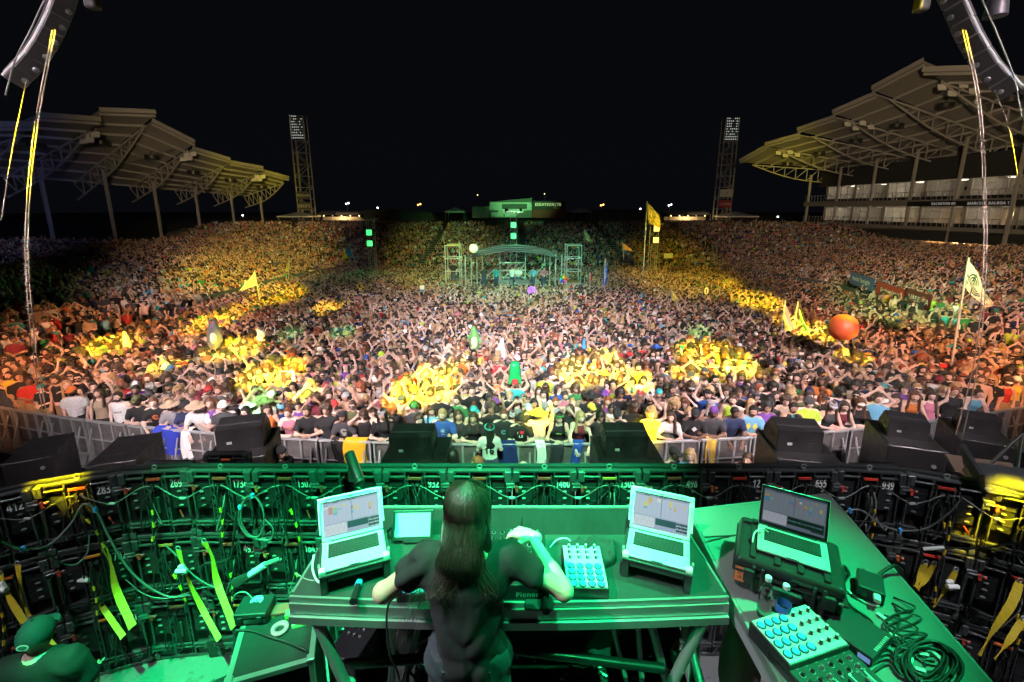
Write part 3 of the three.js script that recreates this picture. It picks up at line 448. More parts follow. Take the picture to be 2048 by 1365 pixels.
// ------------------------------------------------------------------ suites building
{
  const t = thing('suite_building', 'two storey building of lit glass suites with balconies under the canopy', 'building', sFar, Math.atan2(-sDir.z, sDir.x));
  const len = sFar.distanceTo(sNear), wallM = std([0.42, 0.4, 0.37], 0.8, 0, { map: grainTex }), darkM = std([0.025, 0.026, 0.03], 0.7), floorM = std([0.2, 0.19, 0.18], 0.8), roomM = std([0.3, 0.27, 0.23], 0.8), glassM = new THREE.MeshPhysicalMaterial({ color: 0xffffff, roughness: 0.05, transmission: 1, thickness: 0, ior: 1.45 }), frameM = std([0.6, 0.6, 0.58], 0.5);
  mesh('upper_fascia', box(len + 1.2, 2.5, 0.3, len / 2 - 0.6, 7.7, 0.6), darkM, t);
  mesh('roof_slab', box(len, 0.25, 8, len / 2, 9.05, -3.6), darkM, t);
  mesh('rear_wall', box(len, 10, 0.3, len / 2, 4.2, -7.5), wallM, t);
  mesh('end_wall', box(0.3, 8, 7.2, -0.2, 3.4, -3.9), wallM, t);
  const lit = [0.9, 0.55, 1, 0.45, 0.8, 0.25, 0.21];
  [[3.95, 6.46], [0.75, 3.2]].forEach(([y0, y1], s) => {
    mesh('floor_slab', box(len + 2, 0.5, 4.2, len / 2 - 0.8, y0 - 0.3, 0.6), floorM, t);
    mesh('balcony_front', box(len + 2, 0.16, 0.12, len / 2 - 0.8, y0 + 0.03, 2.66), floorM, t);
    mesh('ceiling', box(len, 0.12, 5, len / 2, y1 + 0.12, -2.4), roomM, t);
    const nB = 7, bw = len / nB;
    for (let b = 0; b < nB; b++) {
      const x0 = b * bw;
      const div = mesh('divider', box(0.35, y1 - y0 + 0.3, 5, x0, (y0 + y1) / 2, -2.2), wallM, t);
      mesh('back_wall', box(bw - 0.36, y1 - y0, 0.1, x0 + bw / 2, (y0 + y1) / 2, -4.6), roomM, t);
      const panes = b > 4 && s === 0 ? 6 : 4;
      for (let k = 0; k < panes; k++) {
        const pw = (bw - 0.5) / panes, px = x0 + 0.25 + pw * (k + 0.5), wdw = mesh('window', merge([box(0.07, y1 - y0, 0.09, px - pw / 2 + 0.03, (y0 + y1) / 2, 0.2), box(pw - 0.07, 0.08, 0.08, px + 0.03, y0 + 0.06, 0.2), box(pw - 0.07, 0.08, 0.08, px + 0.03, y1 - 0.06, 0.2), ...(k === 1 || (b > 4 && s === 0) ? [box(pw - 0.07, 0.07, 0.07, px + 0.03, lerp(y0, y1, b > 4 ? 0.5 : 0.76), 0.2)] : [])]), frameM, t);
        mesh('pane', box(pw - 0.08, y1 - y0 - 0.2, 0.02, px + 0.03, (y0 + y1) / 2, 0.2), glassM, wdw);
      }
      if (b < 5) { const tv = mesh('television', box(0.9, 0.55, 0.06, x0 + bw * (s ? 0.3 : 0.26), y0 + 1.5, -4.5), M.dark, t); mesh('picture', box(0.45, 0.5, 0.05, x0 + bw * 0.7, y0 + 1.35, -4.5), M.dark, t); mesh('picture', box(0.45, 0.5, 0.05, x0 + bw * 0.82, y0 + 1.35, -4.5), M.dark, t); }
      if (lit[b] > 0.2) { const L = new THREE.PointLight(C(1, 0.86, 0.66), 10 * lit[b], 0, 2); L.position.copy(t.localToWorld(V(x0 + bw / 2, y1 - 0.35, -2))); L.castShadow = true; L.shadow.radius = 6; scene.add(L); const cl = mesh('ceiling_light', box(1.1, 0.05, 0.2, x0 + bw / 2, y1 - 0.03, -2), std([0.9, 0.9, 0.85], 0.5, 0, { emissive: C(1, 0.86, 0.66), emissiveIntensity: 3 }), t); }
    }
    const nb = 60; for (let k = 0; k <= nb; k++) mesh('baluster', box(0.05, 0.95, 0.05, -1.6 + (len + 1.6) * k / nb, y0 + 0.55, 2.6), M.steel, t);
    mesh('handrail', box(len + 1.8, 0.06, 0.06, len / 2 - 0.8, y0 + 1.05, 2.6), M.steel, t);
    for (let k = 0; k < 90; k++) { if (k % 9 === 4) continue; mesh('seat', box(0.32, 0.5, 0.4, 0.3 + k * (len - 0.4) / 90, y0 + 0.25, 1.4), M.dark, t); }
  });
  const bn = mesh('banner', box(len * 0.56, 0.62, 0.1, len * 0.72, 3.55, 2.76), M.dark, t);
  ['SACHETON 00', 'MARCELO BALBOA 17', 'PAUL BRAVO 10'].forEach((s, i) => { const g = mesh('lettering', textGeo(s, 0.3), std([0.7, 0.7, 0.7], 0.6, 0, { emissive: C(0.6, 0.6, 0.62), emissiveIntensity: 0.25 }), bn); g.position.set(len * (0.56 + i * 0.13), 3.55, 2.815); });
  mesh('lower_fascia', box(len + 2.2, 1.3, 0.4, len / 2 - 0.9, -0.25, 2.5), darkM, t);
  for (let k = 0; k < 8; k++) mesh('concourse_column', box(0.5, 5, 0.5, k * 5.1 + 1, -2.8, 0.5), wallM, t);
  const kM = std([0.55, 0.4, 0.25], 0.7); mesh('concourse_wall', box(len, 4, 0.3, len / 2, -2.6, -3), kM, t);
}
// string lights below the suites and a warm wash from the kiosks behind them
const bulbM = std([0.9, 0.8, 0.6], 0.4, 0, { emissive: C(1, 0.66, 0.28), emissiveIntensity: 7 });
[[1724, 461, 68, 1790, 473, 62, 'far'], [1806, 468, 61, 1848, 477, 58, 'second'], [1888, 474, 56, 1930, 485, 53, 'third'], [1990, 491, 50, 2042, 506, 47, 'near']].forEach(([ax, ay, at, bx, by, bt, w]) => {
  const A = atT(ax, ay, at), B = atT(bx, by, bt), t = thing('string_light', `${w} run of warm bulbs strung under the suite balconies`, 'string lights', A), pts = [];
  for (let k = 0; k <= 13; k++) { const p = B.clone().sub(A).multiplyScalar(k / 13); p.y -= 0.25 * Math.sin(k / 13 * Math.PI); pts.push(p); mesh('bulb', ball(0.085, 6, p.x, p.y - 0.09, p.z), bulbM, t); }
  mesh('wire', tube(pts, 0.015, 20, 4), M.cable, t);
  const L = new THREE.PointLight(C(1, 0.6, 0.25), 22, 0, 2); L.position.copy(A.clone().lerp(B, 0.5)).add(V(1.2, -0.2, 0)); L.castShadow = true; L.shadow.radius = 10; scene.add(L);
});

// ------------------------------------------------------------------ flood light towers, far buildings, tents
function lightTower(px, top, base, word, signs) {
  const t0 = 100, B = atT(px, base, t0), Tp = atT(px, top, t0), H = Tp.y - B.y + 3, t = thing('flood_tower', `tall lattice floodlight tower ${word}`, 'light tower', [B.x, B.y - 3, B.z]), w = 1.5, n = 8;
  for (const [sx, sz] of [[-1, -1], [1, -1], [1, 1], [-1, 1]]) mesh('leg', bar(V(sx * w, 0, sz * w * 0.6), V(sx * w * 0.95, H, sz * w * 0.6), 0.13, 6), M.galv, t);
  for (let k = 0; k <= n; k++) { const y = H * k / n * 0.78 + 0.3; for (const z of [-w * 0.6, w * 0.6]) { mesh('brace', bar(V(-w, y, z), V(w, y, z), 0.07, 5), M.galv, t); mesh('brace', bar(k % 2 ? V(-w, y, z) : V(w, y, z), k % 2 ? V(w * 0.97, y + H / n * 0.78, z) : V(-w * 0.97, y + H / n * 0.78, z), 0.06, 5), M.galv, t); } }
  mesh('ladder', merge([bar(V(-0.4, 0, w * 0.6 + 0.05), V(-0.4, H * 0.8, w * 0.6 + 0.05), 0.06, 5)]), M.galv, t);
  const y0 = H * 0.8, bankM = std([0.03, 0.03, 0.035], 0.6), bk = mesh('lamp_bank', box(3.3, H - y0, 0.3, 0, (H + y0) / 2, w * 0.6 - 0.2), bankM, t);
  const lensM = std([0.75, 0.78, 0.8], 0.12, 0.9), litM = std([0.8, 0.8, 0.8], 0.3, 0, { emissive: C(0.9, 1, 0.95), emissiveIntensity: 0.42 }), dimM = std([0.6, 0.6, 0.6], 0.2, 0.6), r = rng(px), disc = new THREE.SphereGeometry(0.125, 10, 5, 0, 6.2832, 0, 1.5).rotateX(Math.PI / 2);
  for (let j = 0; j < 9; j++) for (let i = 0; i < 8; i++) { const m = mesh('lamp', disc, r() < (i < 4 ? 0.85 : 0.5) || j < 2 ? litM : dimM, t); m.position.set(-1.4 + i * 0.4, y0 + 0.35 + j * (H - y0 - 0.6) / 8, w * 0.6 - 0.02); }
  signs.forEach(([s, c, tc, yy, sz], i) => { const sg = mesh('sign_panel', box(2.8, 1.6, 0.16, 0.1, yy, w * 0.6 + 0.22), std(c, 0.6), t); const tx = mesh('lettering', textGeo(s, sz), std(tc, 0.6), sg); tx.position.set(0.1, yy, w * 0.6 + 0.31); });
  return t;
}
lightTower(615, 240, 440, 'carrying two dark sponsor signs', [['Altitude', [0.08, 0.08, 0.07], [0.65, 0.65, 0.55], 8.3, 0.52], ["DICK'S", [0.1, 0.1, 0.08], [0.65, 0.65, 0.55], 6.0, 0.62]]);
lightTower(1443, 244, 436, 'carrying one white and one red sign', [['◢', [0.6, 0.6, 0.58], [0.03, 0.03, 0.03], 8.3, 0.5], ['b HOME', [0.4, 0.05, 0.06], [0.7, 0.6, 0.6], 6.0, 0.5]]);
{
  const Z = 98, at = (px, py) => atZ(px, py, Z), mk = (name, x0, y0, x1, y1, d, m, t, dz = 0) => { const a = at(x0, y0), b = at(x1, y1), o = t.position; return mesh(name, box(b.x - a.x, a.y - b.y, d, (a.x + b.x) / 2 - o.x, (a.y + b.y) / 2 - o.y, dz - d / 2), m, t); };
  const o = at(1037, 440), t = thing('food_building', 'metal clad food building with slanted roof and lettered wing on the bank', 'building', o);
  const clad = std([0.36, 0.36, 0.34], 0.5, 0.4), pts = [[978, 404], [1064, 396], [1064, 436], [978, 436]].map(([x, y]) => at(x, y).sub(o)), sh = new THREE.Shape(pts.map((p) => new THREE.Vector2(p.x, p.y)));
  mesh('front_wall', new THREE.ExtrudeGeometry(sh, { depth: 5, bevelEnabled: false }).translate(0, 0, -5), std([0.16, 0.16, 0.15], 0.8), t);
  for (let k = 0; k < 8; k++) { const y0 = 405 + k * 2.0; mk('cladding_board', 979, y0, 1063, y0 + 1.75, 0.25, clad, t, 0.25); }
  mk('upper_opening', 1004, 408, 1054, 418, 0.3, M.dark, t, 0.34);
  mk('low_wing', 944, 413, 977, 436, 5, std([0.5, 0.5, 0.42], 0.8), t);
  for (const x of [982, 1010]) { const w = mk('garage_window', x, 425, x + 25, 434, 0.2, std([0.6, 0.6, 0.58], 0.5), t, 0.2); for (let k = 0; k < 6; k++) { const q = mk('pane', x + 0.8 + (k % 3) * 8, 426 + (k > 2 ? 4 : 0), x + 7.5 + (k % 3) * 8, 429.4 + (k > 2 ? 4 : 0), 0.06, M.blackGloss, w, 0.23); q.position.sub(V(0, 0, 0)); w.parent === t && (q.geometry.translate(0, 0, 0)); } }
  mk('lettered_wing', 1065, 402, 1130, 419, 4, std([0.05, 0.05, 0.05], 0.7), t, 0.3); mk('brick_wing', 1065, 419.3, 1130, 436, 4, std([0.28, 0.06, 0.045], 0.8), t, 0.3);
  const tx = mesh('lettering', textGeo('EIGHTEEN|76', 0.62), std([0.75, 0.75, 0.5], 0.6, 0, { emissive: C(0.6, 0.65, 0.3), emissiveIntensity: 0.5 }), t); tx.position.copy(at(1096, 410).sub(o)).add(V(0, 0, 0.36));
  const t2 = mesh('lettering', textGeo('food', 0.42), std([0.7, 0.6, 0.1], 0.6), t); t2.position.copy(at(1113, 416).sub(o)).add(V(0, 0, 0.37));
  // vendor stalls and awnings
  const stall = (x0, x1, y, word, lit) => { const p = at((x0 + x1) / 2, y), w = at(x1, y).x - at(x0, y).x, s = thing('vendor_stall', word, 'stall', p); const H = 1.5; mesh('rear_wall', box(w, H + 1, 0.2, 0, -0.3, -2.4), std([0.3, 0.28, 0.25], 0.8), s); mesh('awning', slab([V(-w / 2, H + 0.7, -2.6), V(w / 2, H + 0.7, -2.6), V(w / 2, H, 0.5), V(-w / 2, H, 0.5)], 0.1), std([0.3, 0.3, 0.28], 0.8), s); mesh('sign_board', box(w * 0.5, 0.6, 0.1, w * 0.18, H + 0.1, 0.62), std([0.6, 0.55, 0.5], 0.6), s); for (let k = 0; k < 4; k++) mesh('post', box(0.12, 3, 0.12, -w / 2 + 0.1 + k * (w - 0.2) / 3, 0, 0.3), M.galv, s);
    if (lit) { const L = new THREE.PointLight(C(1, 0.62, 0.25), 60, 0, 2); L.position.copy(p).add(V(0, H - 0.25, -1)); L.castShadow = true; L.shadow.radius = 5; scene.add(L); for (let k = 0; k < 5; k++) mesh('lamp', ball(0.12, 8, -w / 2 + w * (k + 0.5) / 5, H - 0.35, -0.6), std([0.9, 0.8, 0.6], 0.4, 0, { emissive: C(1, 0.7, 0.3), emissiveIntensity: 6 }), s); } };
  stall(637, 726, 443, 'lit vendor stall with sloping awning beside the first light tower', true); stall(1335, 1420, 443, 'lit vendor stall with sloping awning beside the second light tower', true);
  const tent = (px, py, w, word) => { const p = at(px, py), s = thing('canopy_tent', word, 'tent', p); mesh('canopy', new THREE.ConeGeometry(w * 0.72, 0.9, 4).rotateY(Math.PI / 4).translate(0, 1.9, 0), M.white, s); mesh('valance', box(w, 0.3, w, 0, 1.36, 0), M.white, s); for (const [a, b] of [[-1, -1], [1, -1], [1, 1], [-1, 1]]) mesh('pole', cyl(0.05, 0.05, 3, 6, a * w * 0.46, 0, b * w * 0.46), M.galv, s); };
  tent(912, 437, 4.2, 'small white canopy tent left of the food building'); tent(1162, 437, 4.0, 'small white canopy tent right of the brick wing'); tent(600, 446, 6.5, 'wide pale tent below the first light tower'); tent(1470, 446, 6.5, 'wide pale tent below the second light tower');
  const bermM = std([0.16, 0.16, 0.13], 0.9), berm = (x0, x1, word) => { const p = at((x0 + x1) / 2, 432), w = at(x1, 432).x - at(x0, 432).x; const s = new THREE.Shape(); s.moveTo(-w / 2, -1.5); s.lineTo(-w / 2, 1.1); s.quadraticCurveTo(0, 1.9, w / 2 - 1, 0.7); s.lineTo(w / 2, -1.5); const m = single('low_shed', new THREE.ExtrudeGeometry(s, { depth: 4, bevelEnabled: false }), bermM, word, 'shed'); m.position.copy(p).add(V(0, 0, -4)); };
  berm(728, 872, 'long low olive shed left of the white tent'); berm(1180, 1330, 'long low olive shed right of the brick wing');
}
// small far street lamps
[[694, 408, 'white twin'], [757, 416, 'cold white'], [838, 410, 'orange'], [1204, 411, 'orange'], [1340, 411, 'white twin'], [1283, 418, 'faint white'], [956, 390, 'tiny yellow'], [1090, 388, 'second tiny yellow'], [487, 431, 'bright white'], [1558, 434, 'bright white']].forEach(([px, py, w], i) => {
  const p = atT(px, py, 130), t = thing('street_lamp', `${w} far street lamp above the bank ${px < 1024 ? 'left' : 'right'} of the food building${i % 2 ? ', higher one' : ''}`, 'street lamp', [p.x, p.y, p.z]);
  mesh('pole', cyl(0.06, 0.09, p.y + 1, 6, 0, -(p.y + 1) / 2, 0), M.galv, t);
  const c = w.includes('orange') ? C(1, 0.45, 0.12) : w.includes('yellow') ? C(0.9, 0.8, 0.3) : C(0.85, 0.95, 1), s = w.includes('tiny') ? 0.12 : 0.24;
  mesh('lamp_head', merge([ball(s, 8, -s * 1.2, 0, 0), ...(w.includes('twin') || w.includes('orange') ? [ball(s, 8, s * 1.6, 0.2, 0)] : [])]), std([0.9, 0.9, 0.9], 0.4, 0, { emissive: c, emissiveIntensity: 6 }), t);
});
// ------------------------------------------------------------------ delay towers with lamps on the field
[[740, 437, 530, 465, 487, 40, C(0.05, 1, 0.2), 'green'], [1027, 424, 500, 450, 472, 41, C(0.05, 1, 0.2), 'green'], [1310, 448, 530, 457, 480, 39, C(1, 0.75, 0.15), 'yellow']].forEach(([px, top, base, l1, l2, T, col, w], q) => {
  const P = atT(px, top, T), g = groundY(-P.z), t = thing('delay_tower', `slim truss tower with two ${w} lamps ${['by the blue and yellow flag', 'right behind the mixing tent', 'by the tall yellow flag'][q]}`, 'light tower', [P.x, g, P.z]), H = P.y - g, s = 0.28;
  for (const [a, b] of [[-1, -1], [1, -1], [1, 1], [-1, 1]]) { mesh('chord', bar(V(a * s, 0, b * s), V(a * s, H, b * s), 0.035, 5), M.alu, t); mesh('outrigger', bar(V(a * s, 1.8, b * s), V(a * 1.3, 0, b * 1.3), 0.03, 5), M.alu, t); }
  for (let k = 0; k < 12; k++) mesh('lacing', merge([bar(V(-s, H * k / 12, s), V(s, H * (k + 1) / 12, s), 0.02, 4), bar(V(-s, H * k / 12, s), V(s, H * k / 12, s), 0.02, 4), bar(V(s, H * k / 12, -s), V(s, H * (k + 1) / 12, s), 0.02, 4)]), M.alu, t);
  mesh('top_frame', box(1.3, 0.15, 0.8, 0, H, 0), M.alu, t); for (const a of [-1, 1]) mesh('lamp_can', cyl(0.14, 0.14, 0.4, 8, a * 0.65, H + 0.15, 0, 1.2), M.black, t);
  for (const [k, ly] of [l1, l2].entries()) {
    const lp = atT(px, ly, T), y = lp.y - g, d = V(0, EYE - lp.y, 40).normalize();
    mesh('lamp_housing', box(0.62, 0.6, 0.3, 0, y, 0.4), M.black, t);
    mesh('lamp_face', rbox(0.48, 0.48, 0.04, 0.02, 0, y, 0.58), std([0.5, 0.5, 0.5], 0.3, 0, { emissive: col.clone(), emissiveIntensity: 1.8 }), t);
    const L = new THREE.SpotLight(col, 90, 0, 1.0, 0.6, 2); L.position.set(P.x, lp.y, P.z + 0.7); L.target.position.set(P.x * 0.6, -1.5, P.z + 16); L.castShadow = true; L.shadow.radius = 10; scene.add(L, L.target);
  }
});
// ------------------------------------------------------------------ mixing tent and scaffold towers
{
  const Z = 27.5, c = atZ(1027, 520, Z), g = groundY(Z), t = thing('mixing_tent', 'arched grey roof on scaffold posts over the mixing position', 'tent', [c.x, g, c.z]), W = 3.05, eave = c.y - g, crest = atZ(1027, 503, Z).y - g;
  const tentM = std([0.14, 0.14, 0.145], 0.6, 0.2), arch = (u) => V(lerp(-W, W, u), lerp(eave, crest, Math.sin(u * Math.PI) ** 0.8), 0);
  for (let k = 0; k < 4; k++) { const pts = []; for (let i = 0; i <= 14; i++) { const a = arch(i / 14); pts.push(V(a.x * (1 - k * 0.04), a.y + k * 0.055, -k * 0.9)); } mesh('arch_tube', tube(pts, 0.05, 28, 6), tentM, t); }
  mesh('roof_skin', sheet((u, v) => { const a = arch(u); return V(a.x * (1 - v * 0.12), a.y + v * 0.16 - 0.05, -v * 2.8); }, 16, 4), std([0.1, 0.105, 0.11], 0.7), t);
  for (const sx of [-1, 1]) for (let k = 0; k < 4; k++) mesh('post', bar(V(sx * (W - 0.1 - k * 0.3), 0, -k * 0.7 + 0.05), V(sx * (W - 0.1 - k * 0.3), eave + 0.3 - k * 0.02, -k * 0.7 + 0.05), 0.045, 6), M.alu, t);
  for (const x of [-0.9, 0.8]) mesh('post', bar(V(x, 0, -2.4), V(x, eave + 0.2, -2.4), 0.04, 6), M.alu, t);
  for (const y of [1.4, 1.9, 2.4]) mesh('rail', bar(V(-0.9, y, -2.38), V(0.8, y, -2.38), 0.035, 6), M.alu, t);
  for (const [a, b] of [[-1.9, -0.9], [-0.7, 0.4], [0.0, 0.8], [1.2, 2.2]]) mesh('brace', bar(V(a, 1.3, -2.3), V(b, 2.4, -2.3), 0.035, 6), M.alu, t);
  mesh('platform', box(5.4, 0.5, 2.6, 0, 0.6, -1.3), M.black, t);
  for (const [x, z, n] of [[-0.5, 0.25, 0], [0.55, 0.2, 1]]) { const d = thing('mixing_desk', n ? 'second mixing desk under the arched roof' : 'pale mixing desk under the arched roof', 'mixing desk', [c.x + x, g + 0.85, c.z - 0.5 + z]); mesh('frame', box(0.95, 0.5, 0.5, 0, 0.25, 0), M.black, d); mesh('control_surface', box(0.9, 0.05, 0.55, 0, 0.58, 0, 0.35), M.aluMatte, d); }
  for (const [px, word, m] of [[906, 'left of the arched roof', M.alu], [1147, 'right of the arched roof', M.alu]]) {
    const p = atZ(px, 490, 27), s = thing('scaffold_tower', `open scaffold tower standing ${word}`, 'scaffold', [p.x, g, p.z]), H = p.y - g, w = 0.42;
    for (const [a, b] of [[-1, -1], [1, -1], [1, 1], [-1, 1]]) mesh('standard', bar(V(a * w, 0, b * 0.5), V(a * w, H, b * 0.5), 0.035, 6), m, s);
    for (let k = 1; k < 6; k++) mesh('ledger', merge([bar(V(-w, H * k / 5, 0.5), V(w, H * k / 5, 0.5), 0.03, 5), bar(V(-w, H * k / 5, -0.5), V(w, H * k / 5, -0.5), 0.03, 5), bar(V(w, H * k / 5, -0.5), V(w, H * k / 5, 0.5), 0.03, 5)]), m, s);
    mesh('brace', bar(V(-w, 0.4, 0.5), V(w, H * 0.45, 0.5), 0.03, 5), m, s); mesh('board', box(0.8, 0.06, 0.9, 0, H - 0.05, 0), std([0.25, 0.15, 0.06], 0.8), s); mesh('board', box(0.8, 0.06, 0.9, 0, H * 0.42, 0), std([0.25, 0.15, 0.06], 0.8), s);
  }
}
setOut(siteFirst, /^(ground|far_ground|grandstand_terrace|end_terrace|field_fence|sponsor_board)/);
const gY = (Z) => EYE + K * (groundY(Z / K) - EYE) + LIFT, leftEdge = (Z) => K * edgeL(Z / K), rightEdge = (Z) => K * edgeR(Z / K), leftY = (x, Z) => EYE + K * (standLY(x / K, Z / K) - EYE) + LIFT, rightY = (x, Z) => EYE + K * (standRY(x / K, Z / K) - EYE) + LIFT, bY = (Z) => EYE + K * (bankY(Z / K) - EYE) + LIFT;
// ------------------------------------------------------------------ the crowd
const railZ = (x) => K * (6.0 + 0.016 * x * x / (K * K));
const ORD = ['first', 'second', 'third', 'fourth', 'fifth', 'sixth', 'seventh', 'eighth', 'ninth', 'tenth', 'eleventh', 'twelfth', 'thirteenth', 'fourteenth', 'fifteenth', 'sixteenth', 'seventeenth', 'eighteenth', 'nineteenth'];
const TENS = { 20: ['twentieth', 'twenty'], 30: ['thirtieth', 'thirty'], 40: ['fortieth', 'forty'], 50: ['fiftieth', 'fifty'], 60: ['sixtieth', 'sixty'] };
const ordinal = (n) => (n < 20 ? ORD[n - 1] : n % 10 ? TENS[n - n % 10][1] + '-' + ORD[n % 10 - 1] : TENS[n][0]);
const xAt = (px, y = GROUND + 1.2) => { let x = 0; for (let k = 0; k < 6; k++) { const Z = railZ(x) + 0.35, b = (y - EYE), t = Z * COS - b * SIN; x = (px - 1024) / FOCAL * t; } return x; };
// front row at the rail: x px, pose, skin, top, hair, hat, description
const FRONT = [
  [150, 'standM', 0, ['tee', 'white'], ['short', 'brown'], ['cap', 'orange'], 'man in white jersey and orange cap at the dark end of the rail'],
  [205, 'oneUpF', 1, ['tank', 'tan'], ['long', 'brown'], null, 'woman in tan top with raised arm beside the white jersey'],
  [242, 'standM', 3, ['tank', 'white'], ['short', 'brown'], null, 'young man in white lettered tank top before the smoke'],
  [283, 'leanM', 0, ['tee', 'black'], ['short', 'brown'], ['cap', 'olive'], 'man in black tee with olive cap leaning at the rail end'],
  [318, 'hangM', 3, ['tee', 'black'], ['short', 'auburn'], null, 'man in black tee with an orange ring print on the chest'],
  [350, 'leanM', 1, ['tee', 'grey'], ['short', 'brown'], ['sunHat', 'tan'], 'bearded man in grey tee and tan brimmed hat on the rail'],
  [378, 'leanF', 4, ['tee', 'navy'], ['short', 'black'], ['cap', 'black'], 'person in navy shirt and black cap next to the tan hat'],
  [404, 'hangM', 0, ['tee', 'white'], ['short', 'brown'], ['sunHat', 'tan'], 'smiling man in white tee bowed over the rail under a hat'],
  [425, 'clampF', 1, ['tank', 'purple'], ['long', 'auburn'], null, 'woman with long auburn hair and purple top beside the first wedge'],
  [450, 'standM', 3, ['tee', 'charcoal'], ['short', 'black'], ['beanie', 'white'], 'man in red and white knitted hat behind the first wedge'],
  [498, 'leanF', 0, ['tee', 'black'], ['long', 'black'], null, 'woman in black with long black hair right of the first wedge'],
  [537, 'claspF', 1, ['tank', 'orange'], ['long', 'brown'], null, 'woman in orange strapless top with arms folded on the rail'],
  [580, 'leanF', 3, ['tank', 'pink'], ['bun', 'auburn'], null, 'woman in pink crocheted top with tied back hair'],
  [619, 'leanM', 2, ['tee', 'black'], ['short', 'brown'], null, 'slim man in black tee beside the pink crocheted top'],
  [655, 'standF', 1, ['tee', 'black'], ['curly', 'brown'], null, 'person in black with big curly brown hair looking away'],
  [692, 'leanM', 4, ['tee', 'charcoal'], ['short', 'black'], ['capBack', 'black'], 'bearded man in dark printed tee with backwards cap'],
  [731, 'holdHeadM', 0, ['tank', 'black'], ['long', 'brown'], null, 'long haired man covering his face beside the second wedge'],
  [768, 'leanF', 0, ['tee', 'black'], ['long', 'black'], ['capBack', 'grey'], 'person in grey backwards cap behind the second wedge'],
  [840, 'hangF', 3, ['tank', 'black'], ['long', 'brown'], null, 'woman bowed forward with hair over her face behind the wedge'],
  [886, 'leanM', 3, ['tee', 'blue'], ['short', 'blonde'], null, 'blond youth in bright blue printed tee on the rail'],
  [918, 'claspF', 2, ['tank', 'black'], ['long', 'brown'], null, 'woman in black halter top next to the blue tee'],
  [947, 'leanF', 0, ['tee', 'black'], ['long', 'brown'], null, 'woman in black tee turned aside left of the white jersey'],
  [1008, 'standM', 3, ['tee', 'black'], ['short', 'auburn'], null, 'youth in black tee with teal swirl right of the white jersey'],
  [1040, 'leanM', 0, ['tee', 'black'], ['short', 'black'], ['beanie', 'black'], 'man in black tee with a red heart print'],
  [1077, 'oneUpM', 3, null, ['short', 'brown'], ['sunHat', 'yellow'], 'shirtless man in tall yellow hat with one arm raised'],
  [1118, 'leanF', 0, ['tank', 'black'], ['long', 'black'], ['bandana', 'green'], 'woman in black top with green headband'],
  [1157, 'hangF', 3, ['tank', 'maroon'], ['long', 'blonde'], null, 'blonde woman in dark red tank top with hands over the rail'],
  [1197, 'holdHeadM', 2, ['tee', 'black'], ['long', 'black'], null, 'person in black holding their head left of the third wedge'],
  [1232, 'standM', 0, ['tee', 'black'], ['short', 'black'], ['cap', 'black'], 'man in black tee and cap behind the third wedge'],
  [1300, 'oneUpF', 3, ['tee', 'yellow'], ['curly', 'blonde'], null, 'person in yellow with curly blonde hair caught in the beam'],
  [1340, 'leanF', 1, ['tee', 'white'], ['longSide', 'brown'], null, 'woman in white with brown hair right of the yellow beam'],
  [1386, 'leanM', 5, ['tee', 'black'], ['short', 'black'], ['cap', 'black'], 'dark skinned man in black tee with a printed portrait and cap'],
  [1422, 'leanM', 5, ['tee', 'charcoal'], ['short', 'black'], ['capBack', 'purple'], 'dark skinned man in charcoal tee and purple cap'],
  [1460, 'hangM', 5, ['tee', 'navy'], ['short', 'black'], null, 'dark skinned man in navy tee bowed over the rail'],
  [1500, 'leanM', 2, ['tee', 'sky blue'], ['short', 'black'], null, 'man in blue shirt with yellow diamond shapes'],
  [1530, 'standF', 4, ['tee', 'purple'], ['curly', 'black'], null, 'person wrapped in a striped purple cloth with curly hair'],
  [1582, 'standM', 4, ['tank', 'black'], ['short', 'black'], null, 'man in black tank top right of the second white jersey'],
  [1612, 'clampM', 3, ['tee', 'lime'], ['short', 'black'], ['beanie', 'charcoal'], 'man in bright lime tee and dark beanie'],
  [1655, 'leanF', 1, ['tank', 'charcoal'], ['long', 'brown'], ['cap', 'grey'], 'woman in grey cap resting on the rail right of the fourth wedge'],
  [1682, 'leanF', 0, ['tank', 'maroon'], ['long', 'brown'], null, 'woman in dark red top with chin on her hands'],
  [1712, 'leanF', 3, ['tee', 'black'], ['long', 'auburn'], ['glasses', 'white'], 'woman in black tee and white sunglasses'],
  [1750, 'crossedM', 0, ['tee', 'sky blue'], ['short', 'brown'], null, 'man in blue patterned shirt making a heart over his head'],
  [1785, 'leanF', 2, ['tank', 'black'], ['long', 'brown'], null, 'woman in black top right of the blue patterned shirt'],
  [1822, 'leanF', 1, ['tank', 'orange'], ['long', 'auburn'], null, 'woman in orange top behind the tall black cases'],
  [1858, 'oneUpF', 3, ['tank', 'pink'], ['longSide', 'brown'], null, 'woman in pink top raising an arm behind the black cases'],
  [1900, 'standF', 0, ['tee', 'black'], ['long', 'red'], null, 'red haired woman in black tee behind the tall cases'],
  [1945, 'hangF', 3, ['tank', 'sky blue'], ['bun', 'brown'], null, 'woman in pale blue top bending over the rail by the rope'],
];
const faceCentre = (x, Z) => Math.atan2(-x * 0.5, Z) ;
const rF = rng(11);
